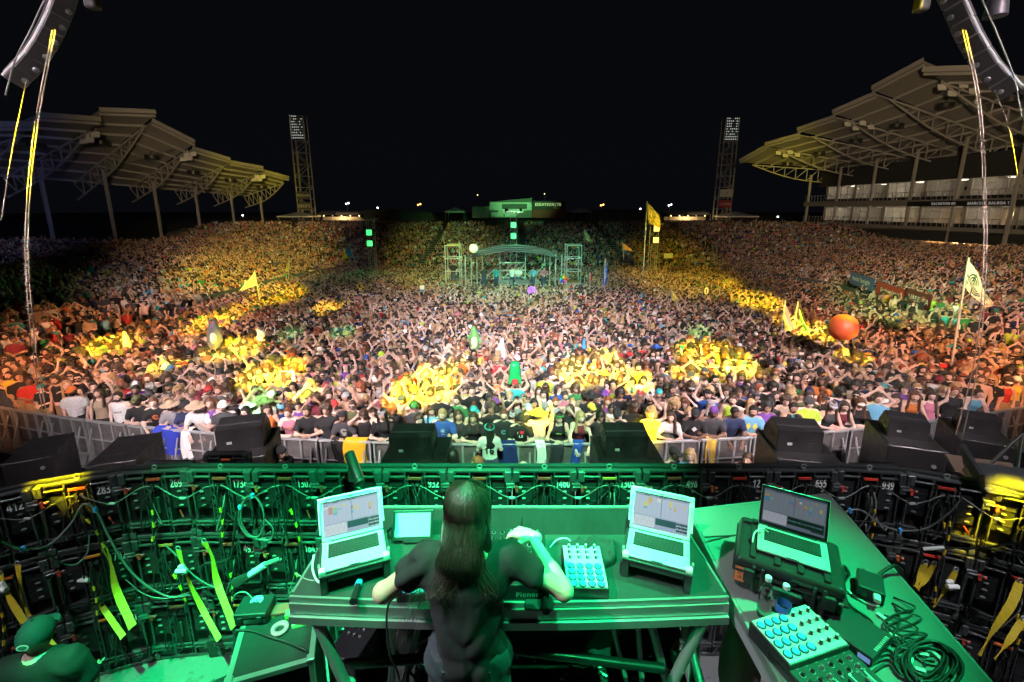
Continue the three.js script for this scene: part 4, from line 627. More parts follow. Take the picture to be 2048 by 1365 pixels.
// prints on some of the front-row shirts: thin shapes lying on the chest
const ringShape = (r0, r1) => new THREE.RingGeometry(r0, r1, 22, 1, 0.4, 5.4);
const heartGeo = (() => { const s = new THREE.Shape(); s.moveTo(0, -0.05); s.bezierCurveTo(-0.09, 0.01, -0.05, 0.08, 0, 0.04); s.bezierCurveTo(0.05, 0.08, 0.09, 0.01, 0, -0.05); return new THREE.ShapeGeometry(s, 6); })();
const diamond = (x, y, w, h) => new THREE.ShapeGeometry(new THREE.Shape([[0, h], [w, 0], [0, -h], [-w, 0]].map(([a, b]) => new THREE.Vector2(a + x, b + y))));
const PRINTS = { 242: [['white', textGeo('BASS', 0.05), [0.03, 0.03, 0.03]]], 318: [['orange ring', merge([ringShape(0.05, 0.064), ringShape(0.025, 0.036)]), [0.75, 0.16, 0.04]]], 886: [['print', merge([ringShape(0.05, 0.056), diamond(0, 0, 0.04, 0.045), diamond(0, -0.09, 0.05, 0.01)]), [0.35, 0.5, 0.65]]], 1008: [['swirl', merge([ringShape(0.045, 0.055), ringShape(0.022, 0.033)]), [0.1, 0.4, 0.36]]], 1040: [['heart', heartGeo.clone().translate(0.02, 0.05, 0), [0.7, 0.03, 0.05]], ['letters', merge([textGeo('I', 0.06).translate(-0.075, 0.05, 0), textGeo('LS', 0.07).translate(0, -0.055, 0)]), [0.7, 0.7, 0.68]]], 1118: [['letters', textGeo('BASS', 0.035), [0.2, 0.6, 0.2]]], 1386: [['portrait', merge([diamond(0, 0, 0.06, 0.07)]), [0.65, 0.62, 0.6]]], 1500: [['diamonds', merge([diamond(-0.07, 0, 0.05, 0.1), diamond(0.07, 0, 0.05, 0.1)]), [0.7, 0.5, 0.05]]], 692: [['print', merge([ringShape(0.03, 0.08), diamond(0, -0.1, 0.07, 0.03)]), [0.3, 0.28, 0.25]]], 580: [['print', ringShape(0.03, 0.055), [0.6, 0.25, 0.1]]] };
function addPrint(t, pose, list) { const p = FIG[pose].tee.attributes.position, at = (y) => { let z = -9; for (let i = 0; i < p.count; i++) if (Math.abs(p.getX(i)) < 0.1 && Math.abs(p.getY(i) - y) < 0.035) z = Math.max(z, p.getZ(i)); return z; }; const z0 = at(1.17), z1 = at(1.33); for (const [w, g, c] of list) { const m = mesh('print', g, std(c, 0.85), t); m.position.set(0, 1.25, (z0 + z1) / 2 + 0.012); m.rotation.x = Math.atan2(z1 - z0, 0.16); } }
FRONT.forEach(([px, pose, skin, top, hair, hat, d]) => {
  pose = pose.replace('clamp', 'clasp'); const x = xAt(px), lean = /^(lean|hang|holdHead)/.test(pose), Z = railZ(x) + (lean ? 0.44 : 0.36);
  const pp = person({ pos: V(x, GROUND, -Z), turn: faceCentre(x, Z) * 0.7 + (rF() - 0.5) * 0.25, scale: 0.96 + rF() * 0.08, pose, skin, top, hair, hat, pants: rF() < 0.5 ? 'denim' : 'black', label: d.split(' ').slice(0, 16).join(' '), group: 'front row at the rail' }); if (PRINTS[px]) addPrint(pp, pose, PRINTS[px]);
});
// attributes for everyone else
const TOPW = [['black', 52], ['charcoal', 14], ['white', 9], ['grey', 9], ['navy', 6], ['sky blue', 4], ['blue', 4], ['teal', 4], ['red', 4], ['maroon', 4], ['orange', 3], ['yellow', 2], ['lime', 2], ['green', 3], ['olive', 3], ['pink', 3], ['purple', 3], ['tan', 5]], topSum = TOPW.reduce((a, b) => a + b[1], 0);
const pickTop = (r) => { let q = r() * topSum; for (const [k, w] of TOPW) if ((q -= w) < 0) return k; return 'black'; };
const HC = ['black', 'black', 'brown', 'brown', 'brown', 'auburn', 'blonde', 'blonde', 'red', 'grey', 'brown', 'black'];
const POSEW = ['stand', 'stand', 'stand', 'stand', 'clasp', 'clasp', 'clasp', 'phone', 'oneUp', 'stand', 'clasp', 'stand', 'stand', 'clasp', 'stand', 'stand', 'phone', 'bothUp', 'oneUp', 'stand', 'clasp', 'stand', 'crossed', 'stand'];
function draw(r, far) {
  const fem = r() < 0.47, pose = POSEW[r() * POSEW.length | 0], hair = fem ? ['long', 'long', 'longSide', 'bun', 'long', 'curly'][r() * 6 | 0] : ['short', 'short', 'short', 'short', 'long', 'curly'][r() * 6 | 0];
  const hr = r(), hat = hr < 0.17 ? ['cap', 'capBack', 'cap'][r() * 3 | 0] : hr < 0.22 ? 'beanie' : hr < 0.25 ? 'sunHat' : hr < 0.28 ? 'bandana' : hr < 0.36 ? 'glasses' : null;
  const bare = !fem && r() < 0.09, tank = r() < (fem ? 0.62 : 0.28);
  return { fem, pose: pose + (fem ? 'F' : 'M'), skin: [0, 0, 1, 1, 2, 3, 3, 4, 5, 6][r() * 10 | 0], top: bare ? null : [tank ? 'tank' : 'tee', pickTop(r)], hair: [hair, fem ? HC[r() * 12 | 0] : HC[r() * 9 | 0]], hat: hat ? [hat, hat === 'glasses' ? 'black' : pickTop(r)] : null, pants: ['denim', 'black', 'khaki', 'grey'][r() * 4 | 0], scale: (fem ? 0.9 : 0.97) + (r() - 0.5) * 0.11, yaw: (r() - 0.5) * 0.9 };
}
const HN = { short: 'short', long: 'long', longSide: 'side-swept', curly: 'curly', bun: 'tied up' }, TN = { cap: 'cap', capBack: 'backwards cap', beanie: 'beanie', sunHat: 'brimmed hat', bandana: 'headband', glasses: 'sunglasses' };
const rowNames = ['second', 'third', 'fourth', 'fifth', 'sixth', 'seventh', 'eighth', 'ninth', 'tenth'];
const rC = rng(23); let singles = FRONT.length, rowsDone = 0;
const leftover = [];
for (let row = 0; row < 8 && singles < 296; row++) {
  const Z0 = 0.86 + row * 0.42; let n = 0;
  for (let x = -17.5 + (row % 2) * 0.2; x < 17.5; x += 0.42 + rC() * 0.1) {
    const Z = railZ(x) + Z0 + (rC() - 0.5) * 0.16, px = 1024 + FOCAL * x / (Z * COS - (GROUND + 1.5 - EYE) * SIN);
    if (px < -10 || px > 2058) continue;
    if (singles >= 296) { leftover.push([x, Z]); continue; }
    const a = draw(rC), p = V(x + (rC() - 0.5) * 0.1, gY(Z), -Z); n++; singles++;
    const wear = a.top ? `${a.top[1]} ${a.top[0] === 'tank' ? 'tank top' : 'tee'}` : 'no shirt';
    const label = `${a.fem ? 'woman' : 'man'} in ${wear}, ${a.hat ? `${a.hat[1]} ${TN[a.hat[0]]}` : `${HN[a.hair[0]]} ${a.hair[1]} hair`}, ${ordinal(n)} from left, ${rowNames[row]} row`;
    person({ ...a, pos: p, turn: faceCentre(x, Z) + a.yaw, label, group: 'people standing behind the front row' });
  }
  rowsDone = row + 1;
}
// the rest of the crowd, too many to count
const inst = new Map(), add = (kind, key, geo, matx, col) => { const id = kind + key; if (!inst.has(id)) inst.set(id, { kind, geo, list: [], cols: [] }); const q = inst.get(id); q.list.push(matx.clone()); q.cols.push(col); };
const mx = new THREE.Matrix4(), hm = new THREE.Matrix4(), q4 = new THREE.Quaternion(), e4 = new THREE.Euler();
function addFar(r, x, y, Z, sitDown = 0) {
  const a = draw(r), fig = FIG[a.pose];
  mx.compose(V(x, y - sitDown, -Z), q4.setFromEuler(e4.set(0, faceCentre(x, Z) + a.yaw, 0)), V(a.scale, a.scale, a.scale));
  add('skin', a.pose, fig.skin, mx, SKINS[a.skin]);
  if (a.top) add('top', a.pose + a.top[0], fig[a.top[0]], mx, SHIRTS[a.top[1]]);
  add('pants', a.fem ? 'F' : 'M', FIG['stand' + (a.fem ? 'F' : 'M')].pants, mx, PANTS[a.pants]);
  hm.compose(V(...fig.headC), q4.setFromEuler(e4.set(fig.turn[1], fig.turn[0], 0, 'YXZ')), V(1.07, 1.07, 1.07)).premultiply(mx); e4.order = 'XYZ';
  add('hair', a.hair[0], HAIR[a.hair[0]], hm, HAIRCOL[a.hair[1]]);
  if (a.hat) add('hat', a.hat[0], HATS[a.hat[0]], hm, SHIRTS[a.hat[1]]);
}
const inView = (x, y, Z, m = 40) => { const t = Z * COS - (y - EYE) * SIN, px = 1024 + FOCAL * x / t; return px > -m && px < 2048 + m; };
const rS = rng(77);
for (const [x, Z] of leftover) addFar(rS, x, gY(Z), Z);
for (let k = 0; ; k++) {
  const Z0 = 0.86 + rowsDone * 0.42 + k * lerp(0.39, 0.64, Math.min(1, k / 70)); if (Z0 > 62) break;
  const far = Math.min(1, k / 50);
  for (let x = -30; x < 34; x += lerp(0.38, 0.48, far) + rS() * 0.1) {
    const Z = lerp(railZ(Math.min(Math.abs(x), 13)), 9.6, far) + Z0 + (rS() - 0.5) * 0.24; if (Z > 71 || x < leftEdge(Z) + 0.3 || x > rightEdge(Z) - 0.3 || !inView(x, gY(Z) + 1.6, Z)) continue;
    if (Math.abs(x - 0.15) < 7 && Z > 39.4 && Z < 47) continue;
    addFar(rS, x + (rS() - 0.5) * 0.14, gY(Z), Z);
  }
}
for (let Z = 6; Z < 92; Z += 0.72) for (let r = 0; r < 44; r++) { const d = 0.6 + r * 0.74, rr = Math.floor((d - 0.55) / 1.5); if (rS() < 0.12 || rr > 21 || (Z + 2) % 12.6 < 1.2) continue; const x = leftEdge(Z) - 0.4 - d + (rS() - 0.5) * 0.25, y = leftY(leftEdge(Z) - 0.9 - (rr + 0.5) * 1.5, Z); if (inView(x, y + 1.5, Z)) addFar(rS, x, y, Z + (rS() - 0.5) * 0.4); }
for (let Z = 6; Z < 98; Z += 0.72) for (let r = 0; r < 52; r++) { const d = 0.6 + r * 0.74, rr = Math.floor((d - 0.55) / 1.5); if (rS() < 0.12 || rr > 25 || (Z + 3) % 13.6 < 1.2) continue; const x = rightEdge(Z) + 0.4 + d + (rS() - 0.5) * 0.25, y = rightY(rightEdge(Z) + 0.9 + (rr + 0.5) * 1.5, Z); if (inView(x, y + 1.5, Z)) addFar(rS, x, y, Z + (rS() - 0.5) * 0.4); }
for (let r = 0; r < 44; r++) for (let x = -68; x < 74; x += 0.72 + rS() * 0.15) { const Z = 72.3 + r * 0.75; if (rS() < 0.1 || Math.abs((x + 90) % 17 - 7) < 0.8 || N3(x * 0.1, r * 0.2, 3) > 0.42) continue; addFar(rS, x + (rS() - 0.5) * 0.25, bY(72.75 + Math.floor((Z - 72) / 1.5) * 1.5), Z + (rS() - 0.5) * 0.2); }
const crowd = thing('crowd', null, null, [0, 0, 0]); crowd.userData = { kind: 'stuff', label: 'packed festival crowd filling the field and the stands', category: 'crowd' };
const IM = { skin: std([1, 1, 1], 0.55, 0, { vertexColors: true }), top: std([1, 1, 1], 0.9), pants: std([1, 1, 1], 0.9), hair: std([1, 1, 1], 0.55), hat: std([1, 1, 1], 0.85) };
const IN = { skin: 'bodies', top: 'shirts', pants: 'trousers', hair: 'hair', hat: 'hats' };
for (const { kind, geo, list, cols } of inst.values()) {
  const m = new THREE.InstancedMesh(geo, IM[kind], list.length); m.name = IN[kind]; m.castShadow = m.receiveShadow = true; m.userData = { kind: 'stuff' };
  list.forEach((a, i) => { m.setMatrixAt(i, a); m.setColorAt(i, C(...cols[i])); }); crowd.add(m);
}
// a few crew and guests in the mixing tent, and the lone watcher on the scaffold
[[-1.9, 'standM', 'charcoal', 'man in charcoal seated leftmost under the arched roof'], [-1.1, 'standF', 'teal', 'person in teal tee under the arched roof'], [-0.1, 'bothUpF', 'white', 'woman in white with raised arms at the mixing desk'], [0.3, 'claspM', 'white', 'man in white leaning over the mixing desk'], [1.25, 'standM', 'sky blue', 'man in pale blue tee at the end of the mixing desk'], [1.95, 'claspF', 'pink', 'woman in pink at the rear of the arched roof']].forEach(([x, pose, c, label]) => person({ pos: V((x + 0.1) * K, EYE + K * (-3.02 + 0.85 - EYE), -28.6 * K), pose, skin: 1, top: ['tee', c], hair: ['short', 'brown'], hat: null, scale: 1.3, label, group: 'crew under the arched roof' }));
{ const p = atZ(906, 530, 27.1); person({ pos: V(p.x * K, EYE + K * (-2.95 + 1.28 - EYE), -27.1 * K), pose: 'standM', skin: 0, top: ['tee', 'black'], hair: ['short', 'black'], hat: ['beanie', 'red'], scale: 1.3, label: 'person in black with red hat standing on the scaffold tower', group: 'crew under the arched roof' }); }
// ------------------------------------------------------------------ stage floor, riser, pit
const STAGE = -1.18, WTOP = 0.745;
const floorM = std([0.26, 0.26, 0.265], 0.6, 0, { map: scratchTex, roughnessMap: wearTex });
structure('stage_floor', sheet((u, v) => V(lerp(-9, 9, u), STAGE, lerp(6, -3.9, v)), 6, 6), floorM).geometry.attributes.uv.array.forEach((x, i, a) => (a[i] = x * 3));
structure('stage_fascia', box(18, STAGE - GROUND, 0.1, 0, (STAGE + GROUND) / 2 - 0.01, -3.95), M.black);
const riserM = std([0.025, 0.026, 0.026], 0.7, 0, { map: scratchTex });
structure('riser_floor', prism([[-1.12, -2.55], [1.1, -2.55], [1.1, 1.5], [-1.12, 1.5]], STAGE, 0), riserM);

// ------------------------------------------------------------------ video wall, seen from behind
const PW = 0.55, PH = 0.64, wallZ = (x) => 3.45 - 0.25 * Math.max(0, Math.abs(x) - 2.8) ** 2;
const zig = (x0, y0, x1, y1, n, w, z, amp) => { const g = []; const a = V(x0, y0, z), b = V(x1, y1, z), s = b.clone().sub(a), p = V(-s.y, s.x, 0).normalize().multiplyScalar(amp); for (let i = 0; i < n; i++) { const u = a.clone().lerp(b, i / n).addScaledVector(p, i % 2 ? 1 : -1), v = a.clone().lerp(b, (i + 1) / n).addScaledVector(p, i % 2 ? -1 : 1); const d = v.clone().sub(u); g.push(box(w, d.length(), w * 1.4, (u.x + v.x) / 2, (u.y + v.y) / 2, z, 0, 0, Math.atan2(-d.x, d.y))); } return g; };
const PG = {
  shell: merge([box(PW - 0.012, PH - 0.012, 0.03, 0, 0, -0.035)]),
  top_bar: merge([box(PW - 0.11, 0.016, 0.055, 0, PH / 2 - 0.014, 0), ...[-1, 1].flatMap((s) => [rbox(0.15, 0.017, 0.022, 0.006, s * 0.155, PH / 2 - 0.06, 0.03), box(0.014, 0.045, 0.03, s * 0.085, PH / 2 - 0.04, 0.014), box(0.014, 0.045, 0.03, s * 0.212, PH / 2 - 0.045, 0.014, 0, 0, s * 0.4)])]),
  corner_block: [-1, 1].map((s) => merge([rbox(0.058, 0.1, 0.085, 0.012, s * (PW / 2 - 0.034), PH / 2 - 0.054, 0.008), box(0.006, 0.045, 0.004, s * (PW / 2 - 0.03), PH / 2 - 0.045, 0.053)])),
  bottom_bar: merge([rbox(PW - 0.014, 0.03, 0.055, 0.006, 0, -PH / 2 + 0.019, 0), ...[-1, 1].map((s) => rbox(0.05, 0.06, 0.07, 0.01, s * (PW / 2 - 0.032), -PH / 2 + 0.04, 0.004))]),
  spine_rail: [-1, 1].map((s) => merge([box(0.007, PH - 0.1, 0.05, s * 0.074 - 0.015, -0.01, 0.008), box(0.007, PH - 0.1, 0.05, s * 0.074 + 0.015, -0.01, 0.008), ...zig(s * 0.074, PH / 2 - 0.07, s * 0.074, -PH / 2 + 0.06, 13, 0.006, 0.02, 0.012)])),
  grille: rbox(0.112, 0.3, 0.035, 0.012, 0, -0.02, 0.002),
  lower_grille: box(0.112, 0.13, 0.02, 0, -0.225, 0),
  grip: rbox(0.026, 0.15, 0.02, 0.006, 0, 0.0, 0.03),
  connector_plate: merge([box(0.11, 0.1, 0.025, 0, 0.185, 0.004), cyl(0.017, 0.017, 0.04, 8, -0.022, 0.185, 0.03, 1.2), cyl(0.017, 0.017, 0.04, 8, 0.024, 0.185, 0.03, 1.2)]),
  brace: [-1, 1].map((s) => merge([box(0.15, 0.008, 0.02, s * 0.168, -0.155, 0.048), box(0.15, 0.008, 0.02, s * 0.168, -0.187, 0.048), ...zig(s * 0.095, -0.171, s * 0.235, -0.171, 6, 0.006, 0.05, 0.013), box(0.009, 0.04, 0.055, s * 0.248, -0.165, 0.03, 0, s * 0.5)])),
  ring_plate: merge([box(0.15, 0.008, 0.016, 0, -0.153, 0.042), box(0.15, 0.008, 0.016, 0, -0.19, 0.042), ...[-0.045, 0, 0.045].map((x) => new THREE.TorusGeometry(0.016, 0.004, 4, 10).translate(x, -0.171, 0.042))]),
  module: [[-0.175, 0.11], [0.175, 0.11], [-0.175, -0.235], [0.175, -0.235]].map(([x, y], i) => rbox(0.15, i < 2 ? 0.27 : 0.13, 0.035, 0.01, x, y - (i < 2 ? 0.03 : 0), 0.0)),
  seam: merge([[-0.175, 0.15], [0.175, 0.15], [-0.175, 0.02], [0.175, 0.02]].map(([x, y]) => box(0.148, 0.004, 0.004, x, y, 0.019))),
  clip: [[-0.175, 0.115], [0.175, 0.115], [-0.175, 0.05], [0.175, 0.05], [-0.175, -0.02], [0.175, -0.02], [-0.175, -0.235], [0.175, -0.235]].map(([x, y]) => merge([box(0.03, 0.008, 0.012, x, y, 0.024), box(0.013, 0.014, 0.01, x, y, 0.023)])),
  strut: [-1, 1].map((s) => bar(V(s * 0.24, 0.19, 0.03), V(s * 0.24, -0.26, 0.03), 0.009, 6)),
  side_latch: merge([rbox(0.075, 0.045, 0.06, 0.008, 0.262, 0.19, 0.03), box(0.05, 0.03, 0.05, 0.25, 0.155, 0.035), cyl(0.008, 0.008, 0.12, 6, 0.3, 0.18, 0.06, 0, 0, 1.57)]),
  latch_lever: merge([box(0.02, 0.055, 0.012, 0.315, 0.165, 0.06, 0, 0, 0.15), ball(0.011, 6, 0.345, 0.175, 0.066)]),
  tag_plate: box(0.11, 0.02, 0.012, 0, PH / 2 - 0.072, 0.036),
  hoist_eye: merge([new THREE.TorusGeometry(0.02, 0.006, 5, 10).translate(0, PH / 2 + 0.018, 0), box(0.03, 0.02, 0.03, 0, PH / 2 - 0.002, 0)]),
  release: merge([bar(V(0.16, -0.06, 0.03), V(0.19, -0.12, 0.05), 0.007, 5)]),
  drain: cyl(0.009, 0.009, 0.05, 5, 0.035, -0.09, 0.03),
};
const ledM = [std([0.065, 0.068, 0.072], 0.3, 0.25), std([0.05, 0.053, 0.056], 0.36, 0.25), std([0.08, 0.084, 0.088], 0.28, 0.25)], modM = [std([0.014, 0.015, 0.016], 0.3), std([0.02, 0.021, 0.022], 0.38)], clipM = std([0.3, 0.31, 0.32], 0.35, 0.5), numM = std([0.7, 0.7, 0.68], 0.7), tagM = [M.red, M.orange, std([0.4, 0.035, 0.03], 0.5)], yelM = M.yellow;
const nums = [['412', '283', '269', '1734', '1302', '', '932', '', '1460', '1305', '498', '12', '655', '939', '', '129'], ['', '1702', '', '499', '1643', '', '', '', '', '', '', '', '444', '', '', ''], ['', '601', '', '695', '', '', '', '', '', '', '', '', '', '', '', '']];
const JUMP = Array.from({ length: 6 }, (_, k) => { const r = rng(900 + k); return Array.from({ length: 3 }, () => { const x0 = (r() - 0.5) * 0.1, y0 = 0.19 - r() * 0.1, x1 = (r() - 0.5) * 0.5, y1 = -0.1 - r() * 0.2; return tube([[x0, y0, 0.04], [lerp(x0, x1, 0.3) + (r() - 0.5) * 0.1, y0 - 0.1, 0.06 + r() * 0.03], [lerp(x0, x1, 0.7) + (r() - 0.5) * 0.12, y1 - 0.05, 0.06 + r() * 0.03], [x1, y1, 0.04]], 0.0035 + r() * 0.003, 14, 5); }); });
const rowWord = ['top', 'middle', 'bottom'], rL = rng(3), panelPos = {};
function ledPanel(pos, turn, number, label, group) {
  const t = thing('video_panel', label, 'video panel', pos, turn, group), lm = ledM[rL() * 3 | 0], mm = modM[rL() * 2 | 0];
  const grm = M.grille;
  for (const [n, m] of [['shell', M.dark], ['top_bar', lm], ['bottom_bar', lm], ['grille', grm], ['lower_grille', grm], ['grip', lm], ['connector_plate', M.black], ['ring_plate', lm], ['seam', M.casing], ['side_latch', lm], ['latch_lever', rL() < 0.8 ? M.red : M.orange], ['tag_plate', tagM[rL() * 3 | 0]]]) mesh(n, PG[n], m, t);
  for (const n of ['corner_block', 'spine_rail', 'brace', 'strut']) for (const g of PG[n]) mesh(n, g, lm, t);
  for (const g of PG.module) mesh('module', g, mm, t); for (const g of PG.clip) mesh('clip', g, clipM, t);
  if (rL() < 0.45) mesh('release_lever', PG.release, M.red, t);
  if (rL() < 0.4) mesh('cable_marker', PG.drain, yelM, t);
  for (const g of JUMP[rL() * 6 | 0]) mesh('jumper_lead', g, rL() < 0.3 ? M.cableGrey : M.cable, t);
  if (number) { const g = mesh('number', textGeo(number, 0.06).scale(0.7, 1.3, 1), numM, t); g.position.set(0.157, 0.19, 0.02); }
  return t;
}
const arcAt = (c) => { let x = 0, s = 0; const goal = Math.abs(c - 7.5) * PW; while (s < goal) { x += 0.002; s += Math.hypot(0.002, wallZ(x) - wallZ(x - 0.002)); } x *= Math.sign(c - 7.5); return [x, wallZ(x), Math.atan2(wallZ(x + 0.1) - wallZ(x - 0.1), 0.2)]; };
for (let c = 0; c < 16; c++) for (let r = 0; r < 3; r++) {
  const [x, Z, turn] = arcAt(c);
  if (r === 2 && Math.abs(x) < 1.2) continue;
  const p = V(x, WTOP - PH / 2 - r * PH, -Z), num = nums[r][c];
  const t = ledPanel(p, turn, num, num ? `black video wall panel stencilled ${num}, ${ordinal(c + 1)} from left in the ${rowWord[r]} row` : `unnumbered black video wall panel, ${ordinal(c + 1)} column from left, ${rowWord[r]} row`, 'back of the curved video wall');
  if (r === 0) mesh('hoist_eye', PG.hoist_eye, M.steel, t);
  panelPos[c + '_' + r] = [p, turn];
}
structure('wall_cap', merge(Array.from({ length: 16 }, (_, c) => { const [x, Z, a] = arcAt(c); return box(PW, 0.012, 0.05, x - Math.sin(a) * 0.03, WTOP + 0.009, -Z - 0.03, 0, a); })), M.casing);
// a second row of panels standing lower, out at both ends
[[-4.55, 4.55, '286'], [-4.0, 4.75, ''], [-3.45, 4.95, ''], [4.2, 4.7, ''], [4.75, 4.5, '']].forEach(([x, Z, n], i) => ledPanel(V(x, -0.3, -Z), 0, n, `${n ? `video panel stencilled ${n}` : ['', 'second video panel', 'third video panel', 'first video panel', 'outermost video panel'][i]} of the wing ${x < 0 ? 'beyond the yellow beam' : 'below the tall cases'}`, 'outer wing panels'));
// cables hung between panels
const onPanel = (c, r, lx, ly, lz) => { const [p, a] = panelPos[c + '_' + r]; return V(lx, ly, lz).applyAxisAngle(V(0, 1, 0), a).add(p); };
const linkM = std([0.12, 0.125, 0.125], 0.45);
for (let c = 0; c < 15; c++) {
  const a = onPanel(c, 0, 0.02, 0.2, 0.06), b = onPanel(c + 1, 0, -0.02, 0.2, 0.06), m = a.clone().lerp(b, 0.5).add(V(0, -0.085, 0.05)), t = thing('link_cable', `thin grey cable looped between the ${ordinal(c + 1)} and ${ordinal(c + 2)} top panels`, 'cable', a, 0, 'link cables of the top row');
  mesh('lead', tube([V(0, 0, 0), V(0.05, 0.01, 0.03), m.clone().sub(a), b.clone().sub(a).add(V(-0.06, 0.0, 0.02)), b.clone().sub(a)], 0.0045, 24, 5), linkM, t);
  mesh('joint', rbox(0.05, 0.018, 0.018, 0.004, m.x - a.x, m.y - a.y, m.z - a.z), std([0.3, 0.32, 0.32], 0.5), t);
}
const rK = rng(9);
for (let c = 0; c < 16; c++) for (let r = 0; r < 2; r++) {
  if (r === 1 && Math.abs(c - 7.5) < 3.5) continue;
  const a = onPanel(c, r, 0.0, 0.19, 0.05), dx = (rK() - 0.4) * 0.4, b = onPanel(c, r, dx, -0.52 + rK() * 0.1, 0.07), t = thing('taped_cable', `black cable with yellow tape hanging over the ${ordinal(c + 1)} column, ${rowWord[r]} row`, 'cable', a, 0, 'yellow-taped cables on the video wall');
  const pts = [V(0, 0, 0), V(dx * 0.1, -0.06, 0.03), b.clone().sub(a).multiplyScalar(0.5).add(V(0.03, 0, 0.02)), b.clone().sub(a)], cv = curve(pts);
  mesh('lead', new THREE.TubeGeometry(cv, 18, 0.007, 5), M.cable, t);
  for (let k = 0; k < 3; k++) { const u = 0.52 + k * 0.14; mesh('tape', bar(cv.getPoint(u), cv.getPoint(u + 0.05), 0.0105, 6), yelM, t); }
}
// long looping cables over the sides of the wall
const loop = (name, label, list, r, m, extra) => { const pts = list.map(([px, py, dz = 0]) => { const p = atZ(px, py, 3.3); const Z = wallZ(p.x) - 0.12 - dz; return atZ(px, py, Z); }); const t = thing(name, label, 'cable', pts[0], 0); mesh('lead', tube(pts.map((p) => p.clone().sub(pts[0])), r, 60, 6), m, t); if (extra) extra(t, pts); return t; };
const tape = (m) => (t, pts) => { for (const i of [1, Math.floor(pts.length / 2)]) { const d = pts[i].clone().sub(pts[0]); mesh('tape', rbox(0.028, 0.04, 0.028, 0.006, d.x, d.y, d.z), m, t); } };
loop('draped_cable', 'thick grey cable swagged from the crew end over the taped hook', [[0, 1082], [45, 1098], [95, 1092], [140, 1050], [168, 1008], [190, 1020], [215, 1070], [250, 1130], [290, 1170], [340, 1195], [380, 1190]], 0.0085, linkM, tape(M.blueTape));
loop('draped_cable', 'grey cable hanging in a low curve beside the first yellow strap', [[90, 1105], [120, 1125], [150, 1130], [172, 1110], [178, 1070]], 0.006, linkM);
loop('coiled_cable', 'coil of grey cable hung with blue tape on the middle panels', [[497, 990], [480, 1015], [478, 1045], [495, 1072], [515, 1074], [528, 1050], [524, 1015], [505, 992], [490, 1000], [482, 1030], [490, 1062], [512, 1078], [540, 1080], [546, 1060], [530, 1040]], 0.008, linkM, tape(M.blueTape));
loop('draped_cable', 'black cable sweeping from the coil down to the strap', [[475, 1020], [466, 1080], [460, 1115], [440, 1125], [410, 1128], [395, 1145]], 0.01, M.cable);
loop('draped_cable', 'bundle of thin cables crossing the lower panels to the connector', [[330, 1090], [360, 1120], [385, 1150], [420, 1172], [440, 1176]], 0.007, linkM);
loop('draped_cable', 'pale cable looping along the bottom panels', [[250, 1160], [290, 1190], [330, 1198], [370, 1188], [405, 1176], [440, 1172]], 0.005, linkM);
loop('draped_cable', 'long grey cable swagged across the outer right panels', [[1655, 1040, 0.05], [1700, 1022], [1720, 1020], [1760, 1048], [1800, 1062], [1850, 1058], [1900, 1025], [1925, 995]], 0.007, linkM, tape(M.blueTape));
loop('draped_cable', 'black cable with white section low across the right panels', [[1700, 1060, 0.02], [1760, 1090], [1830, 1100], [1890, 1096], [1950, 1098], [2040, 1085]], 0.007, M.cable, (t, pts) => { mesh('sleeve', bar(pts[3].clone().sub(pts[0]), pts[2].clone().lerp(pts[3], 0.3).sub(pts[0]), 0.014, 8), M.cableWhite, t); });
loop('multicore_connector', 'fat green multicore connector with grey sleeve beside the table', [[560, 1118], [530, 1130], [500, 1150], [470, 1166]], 0.02, M.cableGrey, (t, p) => { mesh('plug', bar(p[3].clone().sub(p[0]), p[2].clone().sub(p[0]), 0.042, 10, 0.03), M.casing, t); mesh('sleeve', bar(p[2].clone().sub(p[0]), p[1].clone().sub(p[0]), 0.028, 10), M.cableWhite, t); });
// yellow ratchet straps
function strap(label, list, w, tagAt) {
  const pts = list.map(([px, py, Z]) => atZ(px, py, Z)), cv = curve(pts), n = 22, t = thing('ratchet_strap', label, 'strap', pts[0], 0, 'yellow straps bracing the video wall'), pos = [], idx = [], uv = [];
  for (let i = 0; i <= n; i++) { const p = cv.getPoint(i / n), d = cv.getTangent(i / n), tw = Math.sin(i * 0.25) * 0.5, s = V(Math.cos(tw), 0, Math.sin(tw)).sub(d.clone().multiplyScalar(d.x)).normalize().multiplyScalar(w / 2), nn = s.clone().cross(d).normalize().multiplyScalar(0.0025); for (const q of [p.clone().sub(s).add(nn), p.clone().add(s).add(nn), p.clone().add(s).sub(nn), p.clone().sub(s).sub(nn)]) { q.sub(pts[0]); pos.push(q.x, q.y, q.z); uv.push(i * 0.2, q.x * 4); } }
  for (let i = 0; i < n; i++) for (let k = 0; k < 4; k++) { const a = i * 4 + k, b = i * 4 + (k + 1) % 4; idx.push(a, b, b + 4, a, b + 4, a + 4); }
  const g = new THREE.BufferGeometry(); g.setAttribute('position', new THREE.Float32BufferAttribute(pos, 3)); g.setAttribute('uv', new THREE.Float32BufferAttribute(uv, 2)); g.setIndex(idx); g.computeVertexNormals();
  mesh('webbing', toCreasedNormals(g, 0.6), M.strap, t); mesh('hook', new THREE.TorusGeometry(0.018, 0.005, 6, 12).translate(0, 0.015, 0), M.steel, t);
  if (tagAt) { const p = cv.getPoint(tagAt).sub(pts[0]); mesh('ratchet', merge([rbox(0.05, 0.09, 0.03, 0.008, p.x, p.y, p.z + 0.01, 0, 0, 0.35), cyl(0.018, 0.018, 0.09, 8, p.x, p.y, p.z + 0.03, 0, 0, 1.57)]), tagAt > 0.5 ? M.steel : M.white, t); }
}
const wz = 3.28;
